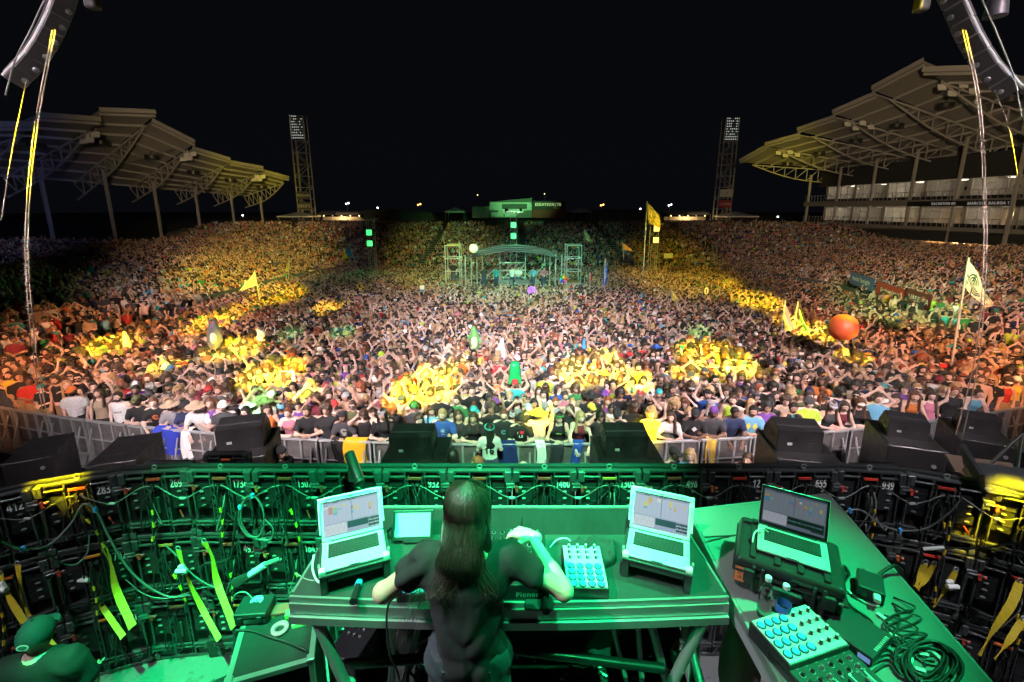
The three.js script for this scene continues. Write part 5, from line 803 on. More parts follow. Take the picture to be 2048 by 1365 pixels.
strap('yellow strap nearest the cap-wearing crew with a steel ratchet', [[35, 1130, 3.0], [45, 1200, 2.95], [75, 1260, 2.95], [110, 1300, 2.9]], 0.05, 0.55);
strap('thin yellow strap with a white label at the crew end', [[0, 1150, 2.9], [15, 1190, 2.85], [48, 1245, 2.8]], 0.045, 0.3);
strap('narrow yellow strap with a white sleeve running to the floor block', [[162, 1128, wz], [178, 1165, wz], [205, 1215, wz], [246, 1275, 3.1]], 0.045, 0.25);
strap('broad bright yellow strap knotted high above the floor block', [[208, 1098, wz], [222, 1130, wz], [232, 1180, wz], [265, 1255, 3.15]], 0.06, 0);
strap('yellow strap with a white label left of the coil of cable', [[356, 1100, wz], [370, 1145, wz], [400, 1210, wz], [438, 1280, 3.1]], 0.045, 0.28);
strap('bright yellow strap looped below the hanging coil', [[408, 1085, wz], [424, 1115, wz], [434, 1165, wz], [468, 1255, 3.0]], 0.055, 0);
strap('yellow strap doubled over behind the scratched deck', [[1850, 1128, 3.2], [1842, 1150, 3.2], [1832, 1175, 3.15]], 0.05, 0);
strap('second short yellow strap end behind the scratched deck', [[1868, 1130, 3.2], [1852, 1158, 3.2], [1836, 1180, 3.15]], 0.045, 0);
strap('long thin yellow strap with a pale buckle on the right panels', [[1912, 1142, 3.1], [1895, 1175, 3.1], [1868, 1215, 3.1]], 0.045, 0.4);
strap('broad yellow strap knotted at the right edge of the wall', [[2040, 1165, 2.95], [2025, 1205, 2.9], [1985, 1265, 2.85], [1960, 1312, 2.8]], 0.06, 0);
strap('lowest yellow strap in the right corner of the wall', [[2046, 1240, 2.85], [2020, 1280, 2.8], [1990, 1320, 2.75]], 0.045, 0);
// ballast blocks
[[268, 1285, 'battered ballast block at the foot of the first strap pair'], [452, 1275, 'smaller ballast block beside the rack case']].forEach(([px, py, label], i) => { const p = atY(px, py, STAGE + 0.1); const t = thing('ballast_block', label, 'ballast', [p.x, STAGE, p.z], 0.2); mesh('block', rbox(0.24, 0.3 - i * 0.1, 0.22, 0.02, 0, 0.15 - i * 0.05, 0), M.blackMatte, t); mesh('upright', box(0.12, 0.5, 0.06, 0.16, 0.25, -0.12), M.dark, t); });
// ------------------------------------------------------------------ pit: speakers, barrier
const boxM = std([0.013, 0.013, 0.014], 0.65, 0, { map: wearTex, roughnessMap: wearTex });
function wedge(label, pos, turn, s = 1) { const t = thing('floor_monitor', label, 'speaker', pos, turn, 'wedge monitors in the pit'); t.scale.setScalar(s); const sh = new THREE.Shape([[-0.22, 0], [0.24, 0], [0.24, 0.14], [0.06, 0.36], [-0.22, 0.3]].map(([a, b]) => new THREE.Vector2(a, b))); const g = new THREE.ExtrudeGeometry(sh, { depth: 0.56, bevelEnabled: true, bevelSize: 0.008, bevelThickness: 0.008, bevelSegments: 1 }).translate(0, 0.008, -0.28).rotateY(Math.PI / 2); mesh('cabinet', g, boxM, t); for (const s of [-1, 1]) mesh('side_handle', rbox(0.012, 0.06, 0.14, 0.004, s * 0.292, 0.18, -0.02), M.casing, t); mesh('back_vent', box(0.2, 0.03, 0.006, 0, 0.25, 0.2, -0.69), M.dark, t); mesh('connector_plate', box(0.09, 0.06, 0.008, 0.12, 0.12, 0.232), M.dark, t); mesh('badge', box(0.06, 0.035, 0.006, -0.13, 0.12, 0.232), M.aluMatte, t); mesh('lip', box(0.56, 0.012, 0.02, 0, 0.34, 0.12, 0.2), M.casing, t); }
function subStack(label, pos, w, h, d, turn = 0, n = 1) { const t = thing('subwoofer', label, 'speaker', pos, turn); mesh('cabinet', rbox(w, h, d, 0.02, 0, h / 2, 0), boxM, t); for (const [a, b] of [[-1, 1], [1, 1], [-1, -1], [1, -1]]) mesh('corner_guard', rbox(0.07, 0.05, 0.07, 0.012, a * (w / 2 - 0.03), h - 0.02, b * (d / 2 - 0.03)), M.casing, t); mesh('lid_seam', box(w - 0.1, 0.004, 0.012, 0, h + 0.001, d * 0.2), M.dark, t); mesh('handle', rbox(0.2, 0.09, 0.02, 0.008, -w * 0.25, h * 0.6, d / 2 + 0.006), M.dark, t); mesh('handle', rbox(0.2, 0.09, 0.02, 0.008, w * 0.25, h * 0.6, d / 2 + 0.006), M.dark, t); mesh('connector', cyl(0.035, 0.035, 0.03, 10, w * 0.3, h * 0.85, d / 2 + 0.01, 1.57), M.steel, t); for (const s of [-1, 1]) mesh('castor', cyl(0.05, 0.05, 0.04, 10, s * w * 0.38, h * 0.3, d / 2 + 0.03, 1.57), M.steel, t); }
const sub = (px, py, Z, w, h, label, turn = 0, d = 1.1) => { Z *= 1.45; w *= 1.2; const p = atZ(px, py, Z); subStack(label, [p.x, GROUND, -Z - d / 2], w, p.y - GROUND, d, turn); return p; };
let sp = sub(820, 938, 4.75, 0.95, 1, 'green-lit subwoofer carrying the wedge left of the white jersey'); wedge('wedge monitor on the subwoofer left of the white jersey', [sp.x - 0.05, sp.y + 0.003, sp.z - 0.6], 0, 1.3);
sp = sub(1270, 936, 4.75, 0.95, 1, 'green-lit subwoofer carrying the wedge beside the yellow beam'); wedge('wedge monitor on the subwoofer beside the yellow beam', [sp.x - 0.07, sp.y + 0.003, sp.z - 0.6], 0, 1.3);
sp = sub(450, 920, 4.8, 0.8, 1, 'dark subwoofer carrying the tilted wedge near the coil', 0.25); wedge('tilted wedge monitor with pale lip left of the pink crocheted top', [sp.x, sp.y + 0.003, sp.z - 0.6], 0.3, 1.3);
sp = sub(1635, 925, 4.8, 0.85, 1, 'dark subwoofer carrying the wedge before the lime tee', -0.2); wedge('wedge monitor standing before the lime tee', [sp.x - 0.08, sp.y + 0.003, sp.z - 0.6], -0.15, 1.3);
sub(200, 928, 5.0, 0.62, 1, 'black subwoofer half hidden in smoke', 0.3);
sp = sub(1862, 900, 5.0, 0.72, 1, 'tall black subwoofer with castors lit amber from the side', -0.35); wedge('wedge monitor on top of the tall castored subwoofer', [sp.x, sp.y + 0.003, sp.z - 0.6], -0.4, 1.05);
sp = sub(2010, 890, 5.6, 0.75, 1, 'outermost tall subwoofer by the rope', -0.45); wedge('outermost wedge monitor by the hanging rope', [sp.x, sp.y + 0.003, sp.z - 0.6], -0.5, 1.05);
sub(20, 925, 5.4, 0.6, 1, 'outermost dark subwoofer at the crew end', 0.45);
const boardM = std([0.09, 0.065, 0.04], 0.6, 0, { map: scratchTex });
[[1975, 950, 4.3, 'sloping deck board catching amber light by the outer wing', -0.35]].forEach(([px, py, Z, label, a]) => { const p = atZ(px, py, Z * 1.4), m = single('deck_board', rbox(0.8, 0.05, 0.6, 0.01, 0, 0, 0, 0.32, a), boardM, label, 'board'); m.position.copy(p); });
for (let k = 0; k < 26; k++) {
  const w = 1.22, x = -15.3 + k * w + w / 2, Z = railZ(x), turn = -Math.atan(0.032 * x) * -1, t = thing('crowd_barrier', `steel crowd barrier section, ${ordinal(k + 1)} from left`, 'barrier', [x, GROUND, -Z], Math.atan(0.0213 * x), 'front barrier sections');
  mesh('top_rail', rbox(w - 0.01, 0.05, 0.07, 0.012, 0, 1.08, 0), M.galv, t); mesh('bottom_rail', box(w - 0.01, 0.05, 0.05, 0, 0.15, 0), M.galv, t); mesh('mid_rail', box(w - 0.1, 0.03, 0.03, 0, 0.62, 0.028), M.galv, t);
  for (let q = 0; q < 4; q++) mesh('post', box(0.042, 0.9, 0.045, -w / 2 + 0.05 + q * (w - 0.1) / 3, 0.61, 0.004), M.galv, t);
  mesh('infill', box(w - 0.06, 0.86, 0.012, 0, 0.61, -0.03), std([0.13, 0.12, 0.115], 0.7, 0.1, { map: wearTex }), t); for (const s of [-1, 1]) mesh('strut', bar(V(s * w * 0.36, 0.9, 0.02), V(s * w * 0.36, 0.02, 0.3), 0.022, 6), M.galv, t); mesh('foot_plate', box(w - 0.04, 0.025, 0.55, 0, 0.014, 0.03), M.galv, t);
}
// cloths over the rail
const drape = (px, w, len, mat, label, k = 0) => { const x = xAt(px), Z = railZ(x); const g = sheet((u, v) => { const yy = GROUND + 1.1 - Math.max(0, v - 0.15) * len, f = 0.03 * Math.sin(u * 9 + k) * (0.3 + v); return V(x + (u - 0.5) * w + 0.04 * Math.sin(v * 4 + k), v < 0.15 ? GROUND + 1.125 : yy, -Z + (v < 0.15 ? -0.12 + v : 0.06 + f)); }, 14, 12); single('draped_cloth', g, mat, label, 'cloth'); };
const printMat = (cols, seed) => std([1, 1, 1], 0.9, 0, { side: THREE.DoubleSide, map: canvasTex(128, 128, (g, w, h) => { const r = rng(seed); g.fillStyle = cols[0]; g.fillRect(0, 0, w, h); for (let i = 0; i < 60; i++) { g.fillStyle = cols[1 + (r() * (cols.length - 1) | 0)]; g.globalAlpha = 0.6; g.beginPath(); g.ellipse(r() * w, r() * h, 3 + r() * 18, 2 + r() * 9, r() * 3, 0, 7); g.fill(); } }) });
const uvFix = (m, n = 14, k = 12) => m;
drape(352, 0.62, 0.75, printMat(['#2438a0', '#b03080', '#20a0c0', '#d04030'], 1), 'blue and magenta printed cloth hung over the rail', 1); drape(392, 0.2, 0.8, M.paper, 'white towel hung over the rail by the printed cloth', 2);
drape(722, 0.5, 0.8, printMat(['#c8a010', '#e0c020', '#201a10', '#e8d870'], 3), 'yellow banner on the rail beside the second wedge', 3); drape(690, 0.3, 0.8, printMat(['#141416', '#202022', '#902020', '#e8e8e8'], 4), 'black flag with white stars on the rail', 4);
drape(1015, 0.42, 0.9, printMat(['#10205c', '#d8b020', '#182c80'], 5), 'navy and gold cloth on the rail right of the white jersey', 5); drape(1078, 0.2, 0.85, M.paper, 'white towel over the rail below the tall hat', 6); drape(1108, 0.3, 0.85, printMat(['#20202c', '#c8c8d8', '#101018'], 7), 'dark speckled scarf on the rail below the headband', 7); drape(1150, 0.22, 0.7, printMat(['#1850b0', '#e0c040', '#103080'], 8), 'blue cloth on the rail below the blonde woman', 8);
drape(1412, 0.25, 0.8, printMat(['#c0a040', '#303030', '#204070'], 9), 'striped tan scarf on the rail below the purple cap', 9); drape(1528, 0.3, 0.9, printMat(['#7030a0', '#c04060', '#3040a0'], 10), 'purple striped cloth hung on the rail', 10); drape(1735, 0.35, 0.5, printMat(['#802060', '#c070a0', '#401040'], 11), 'magenta cloth on the rail by the blue patterned shirt', 11);
// ------------------------------------------------------------------ booth table
const TOP = 1.0;
{
  const t = thing('booth_table', 'wide black booth table with curved front and double aluminium edge', 'table', [0, 0, 0]);
  const frontArc = (x, off) => -1.905 + off + 0.035 * Math.cos(x / 1.11 * 1.57), N = 18, arcPts = (off) => Array.from({ length: N + 1 }, (_, i) => { const x = lerp(-1.115, 1.085, i / N); return [x, frontArc(x, off)]; });
  mesh('top', prism([...arcPts(0), [1.06, -2.34], [-1.1, -2.34]], TOP - 0.03, TOP), M.tableTop, t);
  const edge = (off, y0, y1, w, m, name) => mesh(name, prism([...arcPts(off), ...arcPts(off - w).reverse()], y0, y1), m, t);
  edge(0.012, TOP - 0.02, TOP + 0.006, 0.012, M.alu, 'edge_lip'); edge(0.02, TOP - 0.085, TOP - 0.026, 0.03, M.alu, 'edge_rail'); edge(0.034, TOP - 0.135, TOP - 0.092, 0.045, M.alu, 'lower_edge_rail');
  mesh('side_rail', beam(V(-1.112, TOP - 0.05, -1.93), V(-1.1, TOP - 0.05, -2.34), 0.012, 0.1), M.alu, t); mesh('side_rail', beam(V(1.083, TOP - 0.05, -1.93), V(1.06, TOP - 0.05, -2.34), 0.012, 0.1), M.alu, t);
  mesh('back_board', slab([V(-1.1, TOP + 0.125, -2.405), V(1.08, TOP + 0.125, -2.405), V(1.08, TOP - 0.02, -2.345), V(-1.1, TOP - 0.02, -2.345)], 0.02), M.tableTop, t);
  mesh('back_board_edge', box(2.18, 0.012, 0.02, -0.01, TOP + 0.131, -2.413), M.alu, t);
  mesh('front_panel', box(2.2, 1.9, 0.04, 0, 0.02, -2.46), M.blackMatte, t);
  for (const x of [-0.98, -0.93]) for (const z of [-2.0, -2.03]) mesh('screw', cyl(0.006, 0.006, 0.003, 8, x, TOP + 0.002, z), M.steel, t); for (const x of [0.9, 0.95]) for (const z of [-2.02, -2.06]) mesh('screw', cyl(0.006, 0.006, 0.003, 8, x, TOP + 0.002, z), M.steel, t);
  const seam = mesh('joint_line', box(0.004, 0.1, 0.004, 0.06, TOP + 0.06, -2.36), M.dark, t);
}
const pipe = (label, a, b, r, m, extra) => { const t = thing('table_leg_pipe', label, 'pipe', a); const L = (v) => v.clone().sub(a); mesh('pipe', bar(V(0, 0, 0), L(b), r, 12), m, t); if (extra) extra(t, L); return t; };
const clamp2 = (t, p) => { mesh('clamp', merge([cyl(0.042, 0.042, 0.06, 12, p.x, p.y, p.z), rbox(0.07, 0.05, 0.06, 0.01, p.x + 0.04, p.y, p.z + 0.01)]), M.steel, t); mesh('clamp_tape', rbox(0.075, 0.055, 0.05, 0.018, p.x + 0.02, p.y - 0.02, p.z + 0.045, 0.2, 0.3), M.paper, t); };
{
  const lt = V(-0.99, 0.86, -1.9), lb = V(-0.72, 0, -1.86), rt = V(0.97, 0.86, -1.9), rb = V(0.66, 0, -1.86);
  pipe('slanted aluminium leg pipe left of the performer with a taped clamp', lt, lb, 0.028, M.alu, (t, L) => clamp2(t, L(lt.clone().lerp(lb, 0.48))));
  pipe('slanted aluminium leg pipe right of the performer with a taped clamp', rt, rb, 0.028, M.alu, (t, L) => clamp2(t, L(rt.clone().lerp(rb, 0.55))));
  pipe('black horizontal brace pipe left of the performer', V(-0.9, 0.5, -1.97), V(-0.25, 0.52, -2.0), 0.026, M.black);
  pipe('black horizontal brace pipe right of the performer', V(0.0, 0.56, -2.0), V(0.82, 0.47, -1.97), 0.026, M.black);
  pipe('flat upright bar behind the black brace pipe', V(-0.66, 0.85, -2.1), V(-0.7, 0, -2.05), 0.02, M.aluMatte);
  pipe('thin rear leg pipe by the left stack of cables', V(-0.55, 0.5, -2.2), V(-0.68, 0, -1.95), 0.018, M.aluMatte);
  pipe('rear aluminium pipe crossing behind the right leg', V(0.72, 0.85, -2.15), V(0.95, 0, -2.0), 0.024, M.alu);
  pipe('thin pale upright between the right leg pipes', V(0.7, 0.85, -2.2), V(0.78, 0, -2.1), 0.016, M.aluMatte); pipe('second pale upright beside the right leg pipes', V(0.5, 0.85, -2.25), V(0.72, 0, -2.1), 0.014, M.aluMatte);
  pipe('steel diagonal pipe under the scratched deck', V(0.95, 0.75, -2.25), V(1.06, 0.05, -1.5), 0.026, M.steel); pipe('short steel pipe joining table and deck', V(0.92, 0.83, -2.15), V(1.14, 0.84, -2.15), 0.024, M.steel);
}
// ------------------------------------------------------------------ scratched side deck
const DECK = 0.96;
{
  const c = [[1.135, -1.0], [1.135, -1.93], [1.17, -2.62], [2.2, -2.79], [1.93, -1.0]], t = thing('side_deck', 'scratched grey stage deck on the right carrying the third laptop', 'platform', [0, 0, 0]);
  const g = prism(c, DECK - 0.02, DECK); mesh('top', g, M.deckTop, t);
  const ed = [[0, 1], [1, 2], [2, 3], [3, 4]]; ed.forEach(([a, b], i) => { const A = V(c[a][0], 0, c[a][1]), B = V(c[b][0], 0, c[b][1]); mesh('edge_rail', beam(A.clone().setY(DECK - 0.028), B.clone().setY(DECK - 0.028), 0.03, 0.05), M.alu, t); mesh('lower_rail', beam(A.clone().setY(DECK - 0.09), B.clone().setY(DECK - 0.09), 0.022, 0.06), M.aluMatte, t); });
  for (const [x, z] of [[1.25, -2.5], [2.08, -2.65], [1.9, -1.1], [1.2, -1.1]]) mesh('leg', cyl(0.03, 0.03, DECK - STAGE - 0.12, 10, x, (DECK + STAGE) / 2 - 0.06, z), M.alu, t);
}
// ------------------------------------------------------------------ laptops
function screenTex(seed, dark) {
  return canvasTex(512, 320, (g, w, h) => {
    const r = rng(seed); g.fillStyle = dark ? '#8f95a8' : '#b9bde0'; g.fillRect(0, 0, w, h); g.fillStyle = '#3a3f58'; g.fillRect(0, 0, w, 12); g.fillStyle = dark ? '#7c8296' : '#a4a9cc'; g.fillRect(0, 12, w, 14);
    g.fillStyle = '#22253a'; g.fillRect(w * 0.18, 16, w * 0.1, 6); g.fillRect(w * 0.45, 16, w * 0.14, 6); g.fillStyle = '#c8403a'; g.fillRect(w * 0.4, 15, 8, 8);
    const cols = ['#e6b74a', '#e6823c', '#f0d84e', '#6fb8d8', '#4f9de0', '#d87a7a', '#8ed0b0', '#f2efe0'];
    for (let c = 0; c < 12; c++) { const x = 8 + c * 41; g.fillStyle = dark ? '#9aa0b2' : '#c7cbea'; g.fillRect(x, 32, 38, 172); if (r() < 0.35) continue; const n = 1 + r() * 7 | 0, y0 = 34 + (r() * 3 | 0) * 24; g.fillStyle = cols[r() * cols.length | 0]; for (let k = 0; k < n; k++) { if (r() < 0.3) g.fillStyle = cols[r() * cols.length | 0]; g.fillRect(x + 1, y0 + k * 11, c > 5 ? 20 : 36, 9); } }
    g.fillStyle = '#5a6fa8'; g.fillRect(w * 0.5, 32, 5, 172); g.fillStyle = dark ? '#8087a0' : '#aeb4da'; g.fillRect(0, 210, w, 110);
    g.fillStyle = '#dfe2f2'; g.fillRect(6, 216, 200, 92); g.strokeStyle = '#70769a'; for (let i = 0; i < 9; i++) { g.strokeRect(10 + i * 22, 222 + (i % 2) * 34, 18, 30); }
    g.fillStyle = '#2c355c'; g.fillRect(212, 216, 190, 60); g.fillStyle = '#0c0e18'; for (let i = 0; i < 3; i++) for (let k = 0; k < 60; k++) { const a = 3 + r() * 11; g.fillRect(404 + k * 1.7, 230 + i * 30 - a, 1.4, a * 2); } if (dark) { g.fillStyle = '#10131c'; g.fillRect(212, 216, 290, 70); g.fillStyle = '#8ab0d0'; for (let k = 0; k < 120; k++) { const a = 2 + r() * 16; g.fillRect(216 + k * 2.3, 250 - a / 2, 1.5, a); } }
  });
}
const keyGeo = (() => { const g = []; for (let r = 0; r < 6; r++) { const n = r === 5 ? 9 : 14; for (let k = 0; k < n; k++) { let w = 0.0165, x = -0.136 + k * 0.0195 + (r % 2) * 0.002; if (r === 5) { const xs = [-0.136, -0.1165, -0.097, -0.074, 0.0, 0.072, 0.095, 0.115, 0.134], ws = [0.0165, 0.0165, 0.0165, 0.022, 0.098, 0.022, 0.0165, 0.0165, 0.0165]; x = xs[k]; w = ws[k]; } g.push(box(w, 0.003, r ? 0.0155 : 0.009, x, 0.0025, -0.05 + r * 0.0195 + (r ? 0 : 0.003))); } } return merge(g); })();
function laptop(label, pos, turn, open, tex, o) {
  const t = thing('laptop', label, 'laptop', pos, turn); t.scale.setScalar(0.88); const W = 0.364, D = 0.247, body = std([0.62, 0.63, 0.64], 0.35, 0.5);
  mesh('base', rbox(W, 0.016, D, 0.007, 0, 0.008, 0), body, t); const kb = mesh('keyboard', box(0.292, 0.001, 0.122, 0, 0.0165, -0.034), M.dark, t); const kk = mesh('key', keyGeo, std([0.02, 0.02, 0.021], 0.5), kb); kk.position.set(0, 0.0165, -0.034); kk.userData = { kind: 'stuff' };
  mesh('trackpad', rbox(0.105, 0.002, 0.074, 0.001, 0, 0.0165, 0.075), std([0.55, 0.56, 0.57], 0.3, 0.4), t); mesh('thumb_notch', box(0.06, 0.004, 0.004, 0, 0.0145, D / 2 - 0.001), M.casing, t);
  for (const s of [-1, 1]) mesh('speaker_grille', box(0.018, 0.001, 0.12, s * 0.164, 0.0166, -0.034), std([0.4, 0.4, 0.41], 0.6, 0.3), t);
  const lid = new THREE.Group(); lid.name = 'lid'; t.add(lid); lid.position.set(0, 0.016, -D / 2 + 0.004); lid.rotation.x = open;
  mesh('shell', rbox(W, 0.244, 0.008, 0.004, 0, 0.124, -0.002), body, lid); mesh('bezel', box(W - 0.006, 0.236, 0.001, 0, 0.124, 0.0026), o.bezel, lid);
  const sc = mesh('screen', new THREE.PlaneGeometry(0.331, 0.207).translate(0, o.rugged ? 0.128 : 0.13, 0.0037), std([0.02, 0.02, 0.02], 0.25, 0, { emissive: C(1, 1, 1), emissiveMap: tex, emissiveIntensity: o.glow }), lid); mesh('camera_dot', box(0.02, 0.004, 0.002, 0, 0.24, 0.004), M.dark, lid); mesh('hinge', cyl(0.006, 0.006, 0.26, 8, 0, 0.0, 0, 0, 0, 1.57), M.casing, lid);
  if (o.rugged) { for (const s of [-1, 1]) { mesh('corner_guard', merge([rbox(0.05, 0.03, 0.018, 0.006, s * 0.17, 0.243, 0), rbox(0.022, 0.06, 0.018, 0.006, s * 0.184, 0.222, 0)]), o.guard, lid); mesh('corner_guard', rbox(0.04, 0.03, 0.04, 0.008, s * 0.176, 0.008, D / 2 - 0.012), o.guard, t); } mesh('top_guard', rbox(0.31, 0.016, 0.014, 0.004, 0, 0.252, 0), o.guard, lid); for (const s of [-1, 1]) mesh('side_guard', rbox(0.012, 0.15, 0.014, 0.004, s * 0.188, 0.12, 0), o.guard, lid); }
  return t;
}
function laptopStand(label, pos, turn) { const t = thing('laptop_stand', label, 'stand', pos, turn); t.scale.setScalar(0.88); mesh('tray', rbox(0.4, 0.018, 0.28, 0.006, 0, 0.125, 0), M.casing, t); for (const s of [-1, 1]) { mesh('leg', rbox(0.04, 0.118, 0.27, 0.006, s * 0.175, 0.058, 0), M.casing, t); } mesh('front_lip', rbox(0.3, 0.03, 0.012, 0.004, 0, 0.1, 0.13), M.casing, t); for (const s of [-1, 1]) mesh('side_clip', rbox(0.014, 0.03, 0.03, 0.004, s * 0.196, 0.14, 0.07), M.alu, t); }
const guard = new THREE.MeshPhysicalMaterial({ color: C(0.72, 0.75, 0.74), roughness: 0.25, clearcoat: 0.5 });
laptopStand('black laptop stand with legs on the left of the table', [-0.84, TOP, -2.07], 0.37); laptop('open silver laptop in clear corner guards left of the performer', [-0.84, TOP + 0.119, -2.07], 0.37, -0.42, screenTex(4, false), { bezel: std([0.6, 0.62, 0.62], 0.4), rugged: true, guard, glow: 0.75 });
laptopStand('black laptop stand with legs on the right of the table', [0.78, TOP, -2.08], -0.36); laptop('open silver laptop in clear corner guards right of the performer', [0.78, TOP + 0.119, -2.08], -0.36, -0.42, screenTex(19, false), { bezel: std([0.6, 0.62, 0.62], 0.4), rugged: true, guard, glow: 0.7 });
// ------------------------------------------------------------------ pad controllers
const padM = std([0.02, 0.3, 0.38], 0.35, 0, { emissive: C(0.02, 0.42, 0.6), emissiveIntensity: 0.75 });
function controller(label, pos, turn, W, D, H, cols, vertical) {   // pads on one half, knobs on the other
  const t = thing('pad_controller', label, 'music controller', pos, turn); mesh('case', rbox(W, H, D, 0.006, 0, H / 2, 0), M.black, t); mesh('faceplate', rbox(W - 0.012, 0.006, D - 0.012, 0.002, 0, H + 0.001, 0), std([0.5, 0.51, 0.51], 0.4, 0.3), t);
  const put = (u, v) => (vertical ? [u, v] : [v, u]);
  for (let i = 0; i < 4; i++) for (let j = 0; j < 4; j++) {
    const [x, z] = vertical ? [(i - 1.5) * W * 0.215, D * (0.03 + j * 0.132)] : [-W * 0.41 + j * W * 0.128, (i - 1.5) * D * 0.215], r = 0.0145;
    const b = mesh('pad_button', cyl(r, r, 0.008, 18, x, H + 0.007, z), padM, t); mesh('rim', new THREE.TorusGeometry(r + 0.003, 0.0028, 6, 20).rotateX(1.5708).translate(x, H + 0.005, z), M.dark, b);
  }
  for (let i = 0; i < 4; i++) for (let j = 0; j < 3; j++) {
    const [x, z] = vertical ? [(i - 1.5) * W * 0.215, -D * (0.42 - j * 0.125)] : [W * (0.14 + j * 0.135), (i - 1.5) * D * 0.215];
    const k = mesh('knob', merge([cyl(0.007, 0.0085, 0.02, 10, x, H + 0.013, z)]), M.black, t); mesh('knob_cap', merge([cyl(0.006, 0.006, 0.003, 10, x, H + 0.0245, z), box(0.002, 0.012, 0.002, x, H + 0.016, z + 0.0085)]), M.white, k);
  }
}
controller('square pad controller with sixteen blue buttons right of the performer', [0.38, TOP, -2.03], -0.03, 0.215, 0.29, 0.065, 4, true);
controller('pad controller half hidden by the performer with blue buttons', [-0.47, TOP, -1.99], 0.05, 0.21, 0.25, 0.05, 4, true);
controller('wide pad controller on the scratched deck with blue buttons', [atY(1592, 1297, DECK).x, DECK, atY(1592, 1297, DECK).z], 0.28, 0.33, 0.22, 0.085, 4, false);
// ------------------------------------------------------------------ mixers
function mixer(label, pos, turn, W, D, H, seed, word) {
  const t = thing('mixer', label, 'mixer', pos, turn), r = rng(seed); mesh('case', rbox(W, H, D, 0.006, 0, H / 2, 0), M.blackGloss, t); const fp = mesh('faceplate', box(W - 0.01, 0.003, D - 0.01, 0, H + 0.001, 0), M.dark, t);
  for (let i = 0; i < 6; i++) for (let j = 0; j < 5; j++) { const x = (i - 2.5) * W * 0.15, z = -D * 0.4 + j * D * 0.12; mesh('knob', merge([cyl(0.006, 0.008, 0.016, 9, x, H + 0.01, z), box(0.0018, 0.003, 0.009, x, H + 0.019, z)]), i % 3 === 2 ? M.cableGrey : M.black, t); mesh('knob_mark', new THREE.TorusGeometry(0.0115, 0.0008, 4, 14).rotateX(1.5708).translate(x, H + 0.0035, z), M.aluMatte, t); }
  for (let i = 0; i < 4; i++) { const x = (i - 1.5) * W * 0.22; mesh('fader', merge([box(0.012, 0.012, 0.022, x, H + 0.009, D * (0.26 + (r() - 0.5) * 0.12)), box(0.003, 0.001, 0.11, x, H + 0.0032, D * 0.27)]), i % 2 ? M.cableGrey : M.casing, t); mesh('meter', box(0.006, 0.0015, 0.09, x + 0.022, H + 0.0032, D * 0.27), M.aluMatte, t); }
  for (let k = 0; k < 16; k++) mesh('switch', box(0.011, 0.005, 0.007, (k % 8 - 3.5) * W * 0.115, H + 0.005, D * (0.14 + (k > 7 ? 0.29 : 0)) * 1.0), k % 5 ? M.cableGrey : M.white, t);
  if (word) { const g = mesh('lettering', textGeo(word, 0.026), std([0.45, 0.45, 0.45], 0.4, 0.5), t); g.position.set(W * 0.2, H * 0.45, D / 2 + 0.002); }
  return t;
}
const mx1 = mixer('black club mixer in front of the performer with a pink tape cross', [0.02, TOP, -2.07], 0, 0.33, 0.4, 0.1, 3, 'Pioneer');
mesh('tape_cross', merge([box(0.008, 0.001, 0.055, 0.125, 0.1045, 0.15, 0, 0.75), box(0.008, 0.001, 0.055, 0.125, 0.1058, 0.15, 0, -0.75)]), std([0.75, 0.16, 0.2], 0.7), mx1);
mixer('black mixer at the near end of the scratched deck', [atY(1655, 1362, DECK).x, DECK, atY(1655, 1362, DECK).z], 0.28, 0.34, 0.3, 0.055, 5, null);
{ const t = thing('audio_interface', 'dark boxy audio interface with small blue display on the deck', 'audio interface', [atY(1712, 1278, DECK).x, DECK, atY(1712, 1278, DECK).z], 0.55); mesh('case', rbox(0.2, 0.05, 0.2, 0.006, 0, 0.027, 0), M.casing, t); mesh('front_panel', rbox(0.012, 0.05, 0.2, 0.004, -0.104, 0.03, 0), M.black, t); for (let k = 0; k < 6; k++) mesh('knob', cyl(0.007, 0.007, 0.012, 8, -0.114, 0.03, -0.08 + k * 0.022, 0, 0, 1.57), M.dark, t); mesh('display', box(0.003, 0.022, 0.045, -0.112, 0.03, 0.07), std([0.1, 0.15, 0.3], 0.3, 0, { emissive: C(0.2, 0.35, 0.7), emissiveIntensity: 0.6 }), t); for (let k = 0; k < 9; k++) mesh('cooling_fin', box(0.006, 0.004, 0.012, -0.05 + k * 0.014, 0.053, 0.088), M.aluMatte, t); }
{ const t = thing('tablet', 'small tablet screen leaning behind the left laptop', 'tablet', [-0.58, TOP + 0.015, -2.27], 0.12); t.rotation.x = -0.45; mesh('shell', rbox(0.23, 0.165, 0.012, 0.006, 0, 0.085, 0), M.casing, t); mesh('screen', box(0.2, 0.128, 0.002, 0, 0.088, 0.0075), std([0.35, 0.4, 0.4], 0.2, 0, { emissive: C(0.3, 0.5, 0.45), emissiveIntensity: 0.15 }), t); mesh('foot', box(0.1, 0.02, 0.08, 0, 0.004, -0.03), M.casing, t); }
